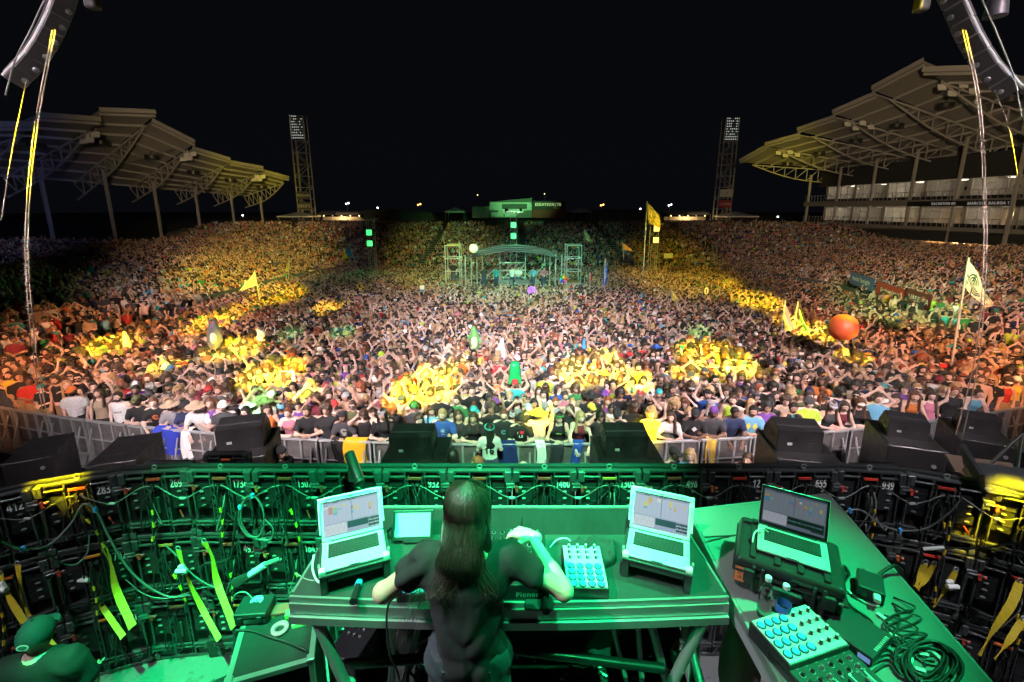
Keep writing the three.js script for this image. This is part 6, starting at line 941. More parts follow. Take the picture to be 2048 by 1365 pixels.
// ------------------------------------------------------------------ third laptop on a hard case
{
  const P = atY(1568, 1160, DECK).toArray(), turn = -0.52, W = 0.47, D = 0.37, H = 0.19, t = thing('hard_case', 'black ribbed hard case with orange label under the third laptop', 'case', P, turn), cm2 = std([0.03, 0.032, 0.032], 0.3, 0, { roughnessMap: wearTex });
  mesh('body', rbox(W, H * 0.62, D, 0.03, 0, H * 0.31, 0), cm2, t); mesh('lid', rbox(W + 0.006, H * 0.38, D + 0.006, 0.03, 0, H * 0.82, 0), cm2, t); mesh('seal_rim', rbox(W + 0.024, 0.016, D + 0.024, 0.006, 0, H * 0.62, 0), cm2, t);
  for (const x of [-0.16, -0.05, 0.05, 0.16]) mesh('lid_rib', rbox(0.03, 0.012, D - 0.04, 0.005, x, H + 0.006, 0), cm2, t); for (const x of [-0.15, -0.11, 0.11, 0.15]) mesh('front_rib', rbox(0.018, H * 0.75, 0.016, 0.005, x, H * 0.5, D / 2 + 0.008), cm2, t);
  for (const s of [-1, 1]) mesh('latch', rbox(0.05, 0.07, 0.022, 0.006, s * 0.17, H * 0.6, D / 2 + 0.02), M.casing, t); mesh('handle', rbox(0.13, 0.05, 0.03, 0.012, 0, H * 0.42, D / 2 + 0.025), M.casing, t); mesh('valve', cyl(0.016, 0.016, 0.008, 10, 0.02, H * 0.75, D / 2 + 0.006, 1.57), M.dark, t);
  const lb = mesh('label', box(0.045, 0.085, 0.003, -0.21, H * 0.5, D / 2 + 0.006), std([0.75, 0.2, 0.07], 0.7), t); const tx = mesh('lettering', textGeo('G-19', 0.018).rotateZ(1.57), M.dark, lb); tx.position.set(-0.21, H * 0.5, D / 2 + 0.009); mesh('fastener', rbox(0.02, 0.012, 0.004, 0.001, 0.215, H * 0.66, D / 2 + 0.014), M.alu, t);
  laptop('open silver laptop with black bezel on the hard case', [P[0] + 0.01, DECK + H + 0.014, P[2] + 0.01], turn, -0.4, screenTex(33, true), { bezel: M.blackGloss, glow: 0.33 });
}
// bottles
function bottle(label, pos, capM, water) {
  const t = thing('water_bottle', label, 'bottle', pos, 0), prof = [[0, 0], [0.028, 0.002], [0.031, 0.012], [0.029, 0.03], [0.031, 0.04], [0.029, 0.055], [0.031, 0.07], [0.0315, 0.13], [0.028, 0.15], [0.016, 0.18], [0.0125, 0.19], [0.0125, 0.205]].map(([a, b]) => new THREE.Vector2(a, b));
  mesh('bottle_body', new THREE.LatheGeometry(prof, 22), water ? new THREE.MeshPhysicalMaterial({ color: C(0.9, 0.97, 0.95), roughness: 0.08, transmission: 1, thickness: 0, ior: 1.33 }) : new THREE.MeshPhysicalMaterial({ color: C(0.85, 0.9, 0.85), roughness: 0.06, transmission: 1, thickness: 0.03, ior: 1.33 }), t);
  mesh('cap', cyl(0.0145, 0.015, 0.02, 16, 0, 0.213, 0), capM, t);
  if (water) mesh('label_band', new THREE.CylinderGeometry(0.0322, 0.0322, 0.045, 22, 1, true).translate(0, 0.1, 0), std([0.03, 0.12, 0.45], 0.5, 0, { side: THREE.DoubleSide }), t);
}
bottle('clear water bottle without label beside the hard case', atY(1527, 1232, DECK).toArray(), M.white, false); bottle('clear water bottle with blue label before the hard case', atY(1562, 1250, DECK).toArray(), M.white, true);
// adapter, cables, tape on the deck
{ const t = thing('power_adapter', 'black power adapter block with white plug on the deck', 'adapter', [atY(1738, 1185, DECK).x, DECK, atY(1738, 1185, DECK).z], -0.6); mesh('block', rbox(0.11, 0.07, 0.15, 0.008, 0, 0.036, 0), M.casing, t); mesh('plug', rbox(0.03, 0.025, 0.05, 0.006, 0.02, 0.05, 0.09), M.white, t); mesh('strain_relief', cyl(0.009, 0.006, 0.05, 8, -0.02, 0.04, -0.09, 1.57), M.cable, t); }
const lay = (name, label, list, r, m, Y = DECK, category = 'cable') => { const pts = list.map(([px, py, up = 0]) => atY(px, py, Y + r + 0.002 + up)); const t = thing(name, label, category, pts[0]); mesh('lead', tube(pts.map((p) => p.clone().sub(pts[0])), r, Math.max(30, list.length * 8), 6), m, t); return t; };
lay('charging_cable', 'white charging cable arched over the hard case corner', [[1505, 1085, 0.2], [1510, 1066, 0.23], [1525, 1058, 0.24], [1540, 1068, 0.2]], 0.004, M.cableWhite);
lay('charging_cable', 'white charging cable from adapter toward the case', [[1745, 1200], [1758, 1212], [1735, 1208], [1705, 1190], [1680, 1168, 0.02]], 0.005, M.cableWhite);
lay('power_cable', 'thick black power cable running off the back of the deck', [[1745, 1165, 0.04], [1765, 1145, 0.05], [1790, 1132, 0.05], [1802, 1140, 0.02], [1803, 1150, -0.05]], 0.009, M.cable);
lay('power_cable', 'thin black cable crossing from table laptop to the case', [[1410, 1075, 0.04], [1460, 1072], [1510, 1068], [1535, 1078, 0.02]], 0.005, M.cable);
const rB = rng(41);
for (let k = 0; k < 5; k++) lay('audio_cable', `${['first', 'second', 'third', 'fourth', 'fifth'][k]} thin black cable curving from the case to the deck's coil`, [[1668 + k * 4, 1150 + k * 5, 0.03], [1680 + k * 5, 1185 + k * 6], [1700 + k * 10 + rB() * 8, 1225 + k * 4], [1735 + k * 6, 1258 + rB() * 14], [1775 + k * 5, 1270 + rB() * 20], [1820 + k * 6, 1290 + rB() * 20], [1850, 1310 + k * 6]], 0.004, M.cable);
for (let k = 0; k < 5; k++) lay('audio_cable', `${['first', 'second', 'third', 'fourth', 'fifth'][k]} black loop of the tangled coil at the near end of the deck`, Array.from({ length: 15 }, (_, i) => { const a = i * 0.72 + k, R = 26 + k * 5 + rB() * 9; return [1852 + Math.cos(a) * R * 1.15 + k * 3, 1322 + Math.sin(a) * R + k * 3, i * 0.002]; }), 0.0055, M.cable);
for (let k = 0; k < 4; k++) lay('audio_cable', `${['first', 'second', 'third', 'fourth'][k]} black lead plugged into the near mixer`, [[1706 + k * 6, 1310 + k * 14], [1740, 1302 + k * 14 + rB() * 6], [1775 + rB() * 10, 1300 + k * 10], [1800, 1330 + k * 8], [1815 + k * 8, 1364]], 0.006, M.cable);
for (let k = 0; k < 6; k++) lay('audio_cable', `${['first', 'second', 'third', 'fourth', 'fifth', 'sixth'][k]} lead bunched against the end of the hard case`, Array.from({ length: 9 }, (_, i) => [1672 + Math.cos(i * 1.1 + k) * (12 + rB() * 8) + k * 2, 1148 + Math.sin(i * 1.1 + k) * (12 + rB() * 8), 0.02 + i * 0.004]), 0.004, M.cable);
const rW = rng(71); for (let k = 0; k < 8; k++) { const x0 = 1765 + rW() * 30, y0 = 1195 + k * 12, x1 = 1800 + rW() * 60, y1 = 1250 + k * 11; lay('audio_cable', `${ORD[k]} slack black lead straying over the outer half of the deck`, [[x0, y0], [x0 + 25 + rW() * 30, y0 + 12 + rW() * 12, 0.012], [x1, (y0 + y1) / 2, 0.006], [x1 - 30 - rW() * 20, y1, 0.012], [x1 - 10, y1 + 25 + rW() * 20], [x1 + 20 + rW() * 20, y1 + 40]], 0.0045, M.cable); }
lay('audio_cable', 'black lead running behind the interface with white tape', [[1792, 1212], [1800, 1240], [1790, 1262], [1760, 1290], [1735, 1302]], 0.005, M.cable);
[[1676, 1205], [1637, 1237], [1763, 1232], [1790, 1270], [1775, 1286], [1757, 1292], [1848, 1308], [1822, 1320], [1876, 1312], [1842, 1340]].forEach(([px, py], i) => { const m = single('tape_scrap', box(0.035, 0.002, 0.018, 0, 0, 0, 0, i), M.paper, 'scrap of white tape stuck on the scratched deck or its cables', 'tape', 'white tape scraps on the deck'); m.position.copy(atY(px, py, DECK + 0.012)); });
// on the table: torches, cloth, plugs
const torch = (label, px, py, a, band) => { const p = atY(px, py, TOP + 0.018), t = thing('microphone', label, 'microphone', p, a); mesh('barrel', merge([cyl(0.016, 0.014, 0.09, 14, 0, 0, 0.01, 1.5708), cyl(0.02, 0.017, 0.05, 14, 0, 0.002, 0.075, 1.5708)]), M.blackGloss, t); mesh('band', cyl(0.0175, 0.0175, 0.03, 14, 0, 0, -0.015, 1.5708), band, t); mesh('tail', cyl(0.01, 0.013, 0.03, 12, 0, 0, -0.045, 1.5708), M.black, t); };
torch('black wireless microphone with blue band before the left laptop', 716, 1172, 0.1, M.blueTape); torch('black wireless microphone with yellow band beside the square controller', 1088, 1190, 0.05, M.yellow);
{ const p = atY(1078, 1205, TOP); const m = single('folded_cloth', rbox(0.14, 0.016, 0.17, 0.007, 0, 0.009, 0, 0, -0.03), M.fabric, 'folded black towel under the yellow banded microphone', 'cloth'); m.position.copy(p); m.position.z -= 0.03; }
{ const f = (x, y, z) => Math.sqrt((x / 0.13) ** 2 + (y / 0.06) ** 2 + (z / 0.1) ** 2) - 1; const g = netMesh((x, y, z) => f(x, y, z) * 0.06 + 0.018 * N3(x * 16, y * 14, z * 18) + 0.012 * Math.sin(x * 50 + z * 30 + 4 * N3(x * 8, y * 8, z * 8)), [-0.17, -0.01, -0.14], [0.17, 0.1, 0.14], 0.008), m = single('crumpled_shirt', g, M.fabric, 'crumpled dark garment behind the square controller', 'clothing'); m.position.copy(atY(1185, 1105, TOP + 0.005)); }
{ const t = thing('headphone_cup', 'dark headphones lying behind the tablet', 'headphones', atY(800, 1062, TOP + 0.03), 0.3); mesh('band', new THREE.TorusGeometry(0.075, 0.009, 6, 18, 3.4).rotateX(0.5), M.black, t); for (const s of [-1, 1]) mesh('cup', rbox(0.03, 0.055, 0.055, 0.012, s * 0.078, -0.01, 0), M.black, t); }
lay('patch_cable', 'thin white lead beside the crumpled garment', [[1100, 1095], [1115, 1080, 0.03], [1135, 1078, 0.03], [1148, 1092]], 0.003, M.cableWhite, TOP); lay('patch_cable', 'pale cable looped at the left laptop stand', [[628, 1110, 0.02], [625, 1140, 0.02], [638, 1165], [655, 1160], [648, 1130, 0.02]], 0.006, M.cableWhite, TOP); lay('patch_cable', 'thin grey lead from the left stand to the table edge', [[592, 1148], [615, 1160], [640, 1162], [655, 1158]], 0.003, M.cableGrey, TOP);
{ const t = thing('earphone_cord', 'black cord hanging from the performer over the table edge', 'cable', [-0.6, 0.9, -1.78]); mesh('lead', tube([[0.09, 0.26, 0.02], [0.03, 0.2, 0.0], [-0.0, 0.1, -0.02], [0.01, -0.05, 0.02], [0.06, -0.25, 0.03], [0.05, -0.5, 0.05], [0.12, -0.75, 0.06], [0.25, -0.88, 0.05]], 0.005, 40, 6), M.cable, t); }
// ------------------------------------------------------------------ under and beside the table
{
  const P = atY(552, 1282, 0.28), turn = 0.32, t = thing('rack_case', 'tall black rack case with aluminium edges beside the booth', 'case', [P.x, STAGE, P.z], turn), W = 0.43, D = 0.38, H = 0.28 - STAGE;
  mesh('lid', rbox(W, 0.02, D, 0.004, 0, H - 0.01, 0), M.blackMatte, t); for (const s of [-1, 1]) mesh('side', box(0.015, H - 0.03, D, s * (W / 2 - 0.008), H / 2, 0), M.blackMatte, t); mesh('back', box(W - 0.03, H - 0.03, 0.015, 0, H / 2, -D / 2 + 0.008), M.blackMatte, t); mesh('floor', box(W - 0.03, 0.02, D - 0.03, 0, 0.02, 0), M.blackMatte, t);
  for (const [x, z] of [[-1, 1], [1, 1], [-1, -1], [1, -1]]) mesh('corner_post', box(0.03, H, 0.03, x * (W / 2 + 0.002), H / 2, z * (D / 2 + 0.002)), M.alu, t); mesh('front_edge', box(W - 0.03, 0.03, 0.03, 0, H - 0.013, D / 2 + 0.004), M.alu, t); for (const s of [-1, 1]) mesh('side_edge', box(0.03, 0.03, D - 0.03, s * (W / 2 + 0.003), H - 0.013, 0), M.alu, t);
  for (let k = 0; k < 4; k++) { const u = mesh('rack_unit', box(W - 0.06, 0.08, D - 0.08, 0, H - 0.14 - k * 0.12, 0.0), k % 2 ? M.casing : M.black, t); for (let q = 0; q < 5; q++) mesh('rack_knob', box(0.03, 0.02, 0.015, -0.2 + q * 0.1, H - 0.14 - k * 0.12, D / 2 - 0.035), q % 2 ? M.dark : M.cableGrey, u); }
  for (const s of [-1, 1]) for (let k = 0; k < 1; k++) mesh('corner_cap', rbox(0.045, 0.02, 0.045, 0.006, s * W / 2, H + 0.004, D / 2), M.alu, t);
  const top = STAGE + H;
  const c = atY(512, 1232, top), b = thing('small_hard_case', 'small black hard case with a white ringed emblem on the rack', 'case', [c.x, top + 0.003, c.z], 0.08);
  mesh('body', rbox(0.2, 0.05, 0.15, 0.01, 0, 0.026, 0), M.casing, b); mesh('lid', rbox(0.205, 0.035, 0.155, 0.01, 0, 0.068, 0), M.casing, b); for (const s of [-1, 1]) mesh('latch', rbox(0.03, 0.03, 0.012, 0.004, s * 0.06, 0.05, 0.08), M.casing, b);
  const em = []; for (let k = 0; k < 4; k++) em.push(new THREE.RingGeometry(0.008 + k * 0.0085, 0.0125 + k * 0.0085, 22, 1, -0.6 - 0 * k, k ? 4.3 : 6.28).rotateX(-1.5708)); mesh('emblem', merge(em).translate(0, 0.0868, -0.03), M.white, b);
  const tp = atY(560, 1262, top), ring = single('tape_roll', new THREE.LatheGeometry([[0.028, 0], [0.052, 0], [0.052, 0.022], [0.028, 0.022], [0.028, 0]].map(([x, y]) => new THREE.Vector2(x, y)), 28), std([0.75, 0.16, 0.26], 0.6), 'pink tape roll lying on the rack case', 'tape'); ring.position.copy(tp).setY(top + 0.003);
  [[586, 1232, 'green'], [600, 1250, 'pale green']].forEach(([px, py, w], i) => { const p = atY(px, py, top), g = thing('card_box', `${w} small printed box behind the pink tape roll`, 'box', [p.x, top + 0.002, p.z], 0.3); mesh('carton', rbox(0.09, 0.03, 0.05, 0.003, 0, 0.016, 0), i ? std([0.5, 0.6, 0.3], 0.7) : std([0.25, 0.55, 0.12], 0.7), g); mesh('print', box(0.05, 0.001, 0.03, 0.005, 0.0316, 0), M.paper, g); });
  const rp = atY(566, 1222, top), rd = single('red_pouch', rbox(0.16, 0.02, 0.08, 0.006, 0, 0.012, 0, 0, 0.2), std([0.6, 0.06, 0.05], 0.7), 'flat red pouch behind the small hard case', 'pouch'); rd.position.copy(rp);
  lay('audio_cable', 'fat black cable lying over the rack case front edge', [[470, 1262], [500, 1262], [540, 1275], [580, 1288], [612, 1302], [630, 1318, -0.1]], 0.008, M.cable, top); lay('audio_cable', 'thin grey lead from the small hard case', [[505, 1198, 0.09], [490, 1185, 0.12], [470, 1190, 0.1], [463, 1205, 0.05]], 0.004, M.cableGrey, top);
}
{ const p = atY(520, 1345, -0.35), t = thing('side_monitor', 'black speaker with perforated grille in the bottom corner', 'speaker', [p.x - 0.05, STAGE, p.z + 0.05], 0.5); mesh('cabinet', rbox(0.5, 0.72, 0.45, 0.02, 0, 0.36, 0), M.black, t); mesh('grille', rbox(0.46, 0.02, 0.41, 0.008, 0, 0.73, 0), std([0.12, 0.12, 0.12], 0.6, 0.2, { map: meshTex }), t); for (const s of [-1, 1]) mesh('edge_strip', box(0.02, 0.02, 0.43, s * 0.24, 0.725, 0), M.casing, t); }
{ const p = atY(712, 1310, 0.13), t = thing('effects_unit', 'black effects mixer standing on end under the table', 'mixer', [p.x, 0, p.z], -0.3); t.rotation.order = 'YXZ'; mesh('case', rbox(0.2, 0.26, 0.28, 0.008, 0, 0.132, 0), M.blackGloss, t); for (let k = 0; k < 6; k++) mesh('knob', cyl(0.008, 0.008, 0.014, 8, -0.05 + (k % 3) * 0.04, 0.268, -0.06 + (k > 2 ? 0.05 : 0)), M.cableGrey, t); const g = mesh('lettering', textGeo('DNX', 0.05).rotateY(1.57), M.cableGrey, t); g.position.set(0.102, 0.17, 0.02); mesh('label', box(0.05, 0.02, 0.002, -0.05, 0.23, 0.141), M.paper, t); mesh('label', box(0.05, 0.02, 0.002, 0.03, 0.22, 0.141), M.paper, t); mesh('connector', cyl(0.03, 0.035, 0.05, 12, 0.02, 0.06, 0.16, 1.57), M.steel, t); }
for (let k = 0; k < 7; k++) { const t = thing('cable_bundle_lead', `${ORD[k]} looped lead of the black bundle under the table`, 'cable', [-0.42, 0.02, -2.1]); const r = rng(60 + k); mesh('lead', tube(Array.from({ length: 12 }, (_, i) => V(Math.cos(i * 0.9 + k) * (0.1 + r() * 0.1), 0.02 + k * 0.04 + r() * 0.1, Math.sin(i * 0.9 + k) * (0.1 + r() * 0.1))), 0.007, 70, 5), k % 3 ? M.cable : M.cableGrey, t); }
const onFloor = (name, label, list, r, m) => lay(name, label, list, r, m, 0);
onFloor('floor_cable', 'black cable curling to a loop on the dark floor', [[1020, 1320], [1060, 1290], [1110, 1278], [1160, 1285], [1190, 1300], [1185, 1330], [1160, 1345], [1140, 1330], [1142, 1305], [1165, 1290], [1220, 1278], [1270, 1265]], 0.012, M.cable); onFloor('floor_cable', 'second black cable across the dark floor', [[1030, 1280], [1100, 1262], [1200, 1275], [1280, 1300], [1330, 1320]], 0.009, M.cable);
{ const g = netMesh((x, y, z) => (Math.sqrt((x / 0.16) ** 2 + (y / 0.05) ** 2 + (z / 0.08) ** 2) - 1) * 0.05 + 0.015 * N3(x * 14, y * 14, z * 16), [-0.2, -0.01, -0.12], [0.2, 0.09, 0.12], 0.01), m = single('dropped_bag', g, M.fabric, 'limp black bag lying among the floor cables', 'bag'); m.position.copy(atY(1225, 1312, 0.01)); }
const rP = rng(88); for (let k = 0; k < 44; k++) { const px = k < 8 ? 800 + rP() * 60 : 1030 + rP() * 330, py = 1255 + rP() * 105, m = single('confetti_strip', box(0.034, 0.0015, 0.013, 0, 0, 0, (rP() - 0.5) * 0.3, rP() * 3, (rP() - 0.5) * 0.3), M.paper, 'small white paper confetti strip on the dark floor under the table', 'confetti', 'confetti strips under the table'); m.position.copy(atY(px, py, 0.007 + rP() * 0.01)); }
[[682, 1330, 'left'], [1350, 1325, 'right']].forEach(([px, py, w]) => { const p = atY(px, py, 0), t = thing('spray_can', `red capped clamp handle on the floor by the ${w} leg pipe`, 'tool', [p.x, 0, p.z], 0.4); mesh('handle', cyl(0.016, 0.02, 0.07, 10, 0, 0.13, 0, 0.3), std([0.6, 0.05, 0.02], 0.35), t); mesh('taped_body', rbox(0.06, 0.1, 0.06, 0.02, 0, 0.05, 0), M.galv, t); });
{ const p = atY(1480, 1330, 0.35), t = thing('cloth_bag', 'beige cloth bag hanging under the scratched deck', 'bag', p); mesh('sack', netMesh((x, y, z) => (Math.sqrt((x / 0.1) ** 2 + (y / 0.28) ** 2 + (z / 0.12) ** 2) - 1) * 0.1 + 0.02 * N3(x * 12, y * 6, z * 12), [-0.14, -0.33, -0.16], [0.14, 0.33, 0.16], 0.02), std([0.4, 0.34, 0.26], 0.9), t); }
// ------------------------------------------------------------------ the performer, seen from behind
{
  const PX = -0.2, PZ = -1.70, t = thing('person', 'performer in black tee with long dark hair seen from behind at the table', 'person', [PX, 0, PZ]); t.scale.setScalar(0.975);
  // local frame: x to the right of the picture, facing -z (towards the crowd)
  const neck = [0.0, 1.47, -0.03], shL = [-0.175, 1.415, -0.02], shR = [0.185, 1.415, -0.03];
  const elL = [-0.395, 1.235, -0.02], wrL = [-0.29, 1.12, -0.25], elR = [0.445, 1.245, -0.02], wrR = [0.305, 1.315, -0.29];
  const torso = [[[0, 0.93, 0], [0, 1.12, 0], 0.14, 0.12, 0.7, 0], [[0, 1.12, 0], [0, 1.3, -0.01], 0.12, 0.14, 0.68, 0], [shL, shR, 0.045, 0.045], [[-0.08, 1.34, 0.0], [0.08, 1.34, 0.0], 0.08, 0.08, 0.8, 0]];
  const legs = []; for (const s of [-1, 1]) legs.push([[s * 0.09, 0.9, 0], [s * 0.11, 0.48, -0.03], 0.098, 0.066], [[s * 0.11, 0.48, -0.03], [s * 0.13, 0.09, 0.02], 0.064, 0.045], [[s * 0.13, 0.05, 0.03], [s * 0.15, 0.035, -0.15], 0.05, 0.04]);
  const arms = [[shL, elL, 0.048, 0.04], [elL, [lerp(elL[0], wrL[0], 0.35), lerp(elL[1], wrL[1], 0.35), lerp(elL[2], wrL[2], 0.3)], 0.038, 0.042], [elL, wrL, 0.038, 0.026], [shR, elR, 0.048, 0.04], [elR, [lerp(elR[0], wrR[0], 0.35), lerp(elR[1], wrR[1], 0.35), lerp(elR[2], wrR[2], 0.3)], 0.038, 0.042], [elR, wrR, 0.038, 0.026]];
  const all = [...torso, ...legs, ...arms, [neck, [0, 1.57, -0.05], 0.062, 0.057], [[-0.06, 1.435, 0.0], [0.06, 1.435, 0.0], 0.056, 0.056], [[-0.05, 1.46, -0.01], [0.05, 1.46, -0.01], 0.05, 0.05]], [lo, hi] = bounds(all, 0.03);
  const body = netMesh(field(all, 0.025), lo, hi, 0.014);
  // hands: palm and five bent fingers each, on a fine grid
  const hand = (w, dir, down, side) => {
    const D = V(...dir).normalize(), U = V(...down).normalize(), S = V(...side).normalize(), W = V(...w), at = (a, b, c) => { const p = W.clone().addScaledVector(D, a).addScaledVector(U, b).addScaledVector(S, c); return [p.x, p.y, p.z]; };
    const b = [[at(-0.03, 0, 0), at(0.02, 0, 0), 0.029, 0.028], [at(0.02, 0, -0.02), at(0.08, 0.004, -0.026), 0.021, 0.017], [at(0.02, 0, 0.016), at(0.08, 0.004, 0.024), 0.022, 0.017], [at(0.03, 0, 0), at(0.082, 0.002, 0), 0.02, 0.017]];
    const L = [[0.032, 0.024, 0.018], [0.037, 0.026, 0.019], [0.035, 0.025, 0.018], [0.028, 0.02, 0.016]];
    for (let i = 0; i < 4; i++) { const c = -0.031 + i * 0.0205; let p = at(0.083, 0.004, c), ang = 0.5 + i * 0.05, q = [0.083, 0.004]; L[i].forEach((l, k) => { ang += k ? 0.75 : 0; q = [q[0] + Math.cos(ang) * l, q[1] + Math.sin(ang) * l]; const e = at(q[0], q[1], c); b.push([p, e, 0.0098 - k * 0.0008, 0.009 - k * 0.001]); p = e; }); }
    b.push([at(0.01, 0.008, -0.022), at(0.045, 0.03, -0.047), 0.0135, 0.0115], [at(0.045, 0.03, -0.047), at(0.078, 0.045, -0.038), 0.011, 0.009]);
    const [a, z] = bounds(b, 0.01); return netMesh(field(b, 0.008), a, z, 0.0042);
  };
  const hR = hand(wrR, [-0.8, -0.02, -0.42], [-0.15, -1, 0.1], [0.45, -0.1, -0.85]), hL = hand(wrL, [0.35, -0.35, -0.85], [0, -1, 0.2], [0.9, 0, 0.3]);
  const hd = headGeoFor(false).rotateY(Math.PI).rotateX(-0.22).translate(0, 1.625, -0.085);
  mesh('body', joinSkin([body, hd, hR, hL]), std([0.6, 0.4, 0.3], 0.5, 0, { vertexColors: true }), t);
  // tee with gathered folds
  const sl = (a, e) => [a, [lerp(a[0], e[0], 0.42), lerp(a[1], e[1], 0.42), lerp(a[2], e[2], 0.42)], 0.056, 0.062];
  const tb = [[[0, 0.9, 0.01], [0, 1.12, 0.012], 0.162, 0.146, 0.75, 0], [[0, 1.12, 0.012], [0, 1.3, 0.0], 0.148, 0.165, 0.72, 0], [shL, shR, 0.066, 0.066], [[-0.09, 1.34, 0.012], [0.09, 1.34, 0.012], 0.098, 0.098, 0.85, 0], sl(shL, elL), sl(shR, elR)], tf = field(tb, 0.035, 0.006), [ta, tz] = bounds(tb, 0.04);
  const fold = (x, y, z) => { const d = 1.42 - y, w = N3(x * 4, y * 3, z * 3), low = sstep(0.05, 0.35, d), arm = sstep(0.15, 0.24, Math.abs(x)) * sstep(1.15, 1.25, y), rid = (t) => 1 - 2 * Math.abs(Math.sin(t)); return 0.0085 * low * (1 - arm) * rid(x * 17 + d * Math.sign(x) * 2.5 + 1.6 * w) + 0.007 * low * (1 - arm) * rid((y - Math.abs(x) * 1.5) * 14 + 2 * w + 0.6) + 0.008 * arm * rid((y + Math.abs(x)) * 26 + 3 * w) + 0.01 * sstep(1.1, 0.92, y) * rid(y * 22 + x * 9 + 3 * w) + 0.006 * N3(x * 13, y * 9, z * 9) + 0.002 * N3(x * 45, y * 45, z * 45); };
  mesh('shirt', netMesh((x, y, z) => { const nk = Math.sqrt((x / 0.088) ** 2 + ((y - 1.5) / 0.075) ** 2 + ((z - 0.02) / 0.15) ** 2) - 1; return Math.max(tf(x, y, z) + fold(x, y, z), 0.83 + 0.012 * Math.sin(x * 20) - y, -nk * 0.08); }, ta, tz, 0.0105), std([0.017, 0.017, 0.019], 0.85, 0, { map: clothTex }), t);
  const jf = field([...legs.filter((_, i) => i % 3 !== 2), [[0, 0.93, 0], [0, 0.96, 0], 0.165, 0.16, 0.72, 0]], 0.05, 0.014), [ja, jz] = bounds(legs, 0.06); jz[1] = 1.02; ja[0] = -0.25; jz[0] = 0.25; ja[2] = -0.2; jz[2] = 0.2;
  const jeansM = std([0.035, 0.045, 0.055], 0.85, 0, { map: clothTex }), jn = mesh('jeans', netMesh((x, y, z) => Math.max(jf(x, y, z) + 0.008 * N3(x * 14, y * 10, z * 14) + 0.005 * Math.sin(y * 60 + x * 25 + 4 * N3(x * 8, y * 8, z * 8)), y - 0.99, 0.07 - y), ja, jz, 0.015), jeansM, t);
  for (const s of [-1, 1]) mesh('back_pocket', rbox(0.12, 0.13, 0.012, 0.005, s * 0.08, 0.79, 0.106, -0.1, s * 0.25), jeansM, jn);
  mesh('belt_loop', merge([-0.1, 0, 0.1].map((x) => box(0.012, 0.05, 0.01, x, 0.93, 0.122))), jeansM, jn);
  // hair: a volume and loose strands
  const hc = V(0, 1.64, -0.085);
  const hm = [std([0.016, 0.01, 0.007], 0.45), std([0.03, 0.018, 0.012], 0.42), std([0.085, 0.052, 0.035], 0.45)];
  const hvol = netMesh((x, y, z) => { let d = (Math.sqrt(((x - hc.x) / 0.092) ** 2 + ((y - hc.y - 0.0) / 0.111) ** 2 + ((z - hc.z) / 0.106) ** 2) - 1) * 0.1; d = smin(d, boneDist([[-0.005, 1.6, -0.06], [-0.02, 1.53, -0.01], 0.085, 0.06, 0.75, -0.04], x, y, z), 0.05); d = smin(d, boneDist([[0.06, 1.6, -0.05], [0.085, 1.44, -0.0], 0.05, 0.03], x, y, z), 0.03); return d + 0.003 * N3((x + y * 0.25) * 60, y * 9, z * 60); }, [-0.17, 1.36, -0.26], [0.17, 1.81, 0.14], 0.0078);
  const hair = mesh('hair', hvol, hm[0], t), r = rng(14);
  const lock = (pts, rad, n = 14) => { const cv = curve(pts), pos = [], idx = []; for (let i = 0; i <= n; i++) { const p = cv.getPoint(i / n), w = rad * (1 - 0.75 * (i / n) ** 2); for (let k = 0; k < 3; k++) pos.push(p.x + Math.cos(k * 2.094) * w, p.y, p.z + Math.sin(k * 2.094) * w); } for (let i = 0; i < n; i++) for (let k = 0; k < 3; k++) { const a = i * 3 + k, b = i * 3 + (k + 1) % 3; idx.push(a, b, b + 3, a, b + 3, a + 3); } const g = new THREE.BufferGeometry(); g.setAttribute('position', new THREE.Float32BufferAttribute(pos, 3)); g.setIndex(idx); g.computeVertexNormals(); return g; };
  const sets = [[], [], []];
  const onHead = (a, el, R) => V(hc.x + Math.sin(a) * Math.cos(el) * 0.105 * R, hc.y + Math.sin(el) * 0.124 * R, hc.z + Math.cos(a) * Math.cos(el) * 0.12 * R);
  for (let i = 0; i < 3200; i++) {
    const a = (r() - 0.5) * 5.0, e0 = 1.54 - r() * r() * 1.1, R = 1.0 + r() * 0.05, aw = a + (r() - 0.5) * 0.25 - 0.12;
    const back = clamp(Math.sin(a) * 0.075 + (r() - 0.5) * 0.04 - 0.015, -0.1, 0.095), drop = r() * r() * 0.11, zB = 0.035 + 0.05 * Math.max(0, Math.cos(a));
    sets[r() < 0.5 ? 0 : r() < 0.72 ? 1 : 2].push(lock([onHead(a * 0.8, Math.max(e0, 1.0), R), onHead(a * 0.9, 0.75, R + 0.01), onHead(a * 0.95, 0.3, R + 0.012), onHead(aw, -0.15, R), V(back * 1.05, 1.545, zB), V(back + (r() - 0.6) * 0.05, 1.49 - drop, zB + 0.03 + r() * 0.02)], 0.0013 + r() * 0.0011, 13));
  }
  for (let i = 0; i < 75; i++) { // loose ends over the shoulders
    const s = r() < 0.7 ? -1 : 1, x0 = s * (0.01 + r() * 0.07), p0 = V(x0, 1.53, 0.03), p1 = V(x0 + s * 0.02 + (r() - 0.5) * 0.05, 1.465, 0.095), p2 = V(x0 + s * r() * 0.1, 1.41 - r() * 0.03, 0.118), p3 = V(x0 + s * r() * 0.16 + (r() - 0.5) * 0.08, 1.37 - r() * 0.09, 0.126 + r() * 0.02);
    sets[r() < 0.35 ? 1 : 2].push(lock([p0, p1, p2, p3], 0.001 + r() * 0.0005, 10));
  }
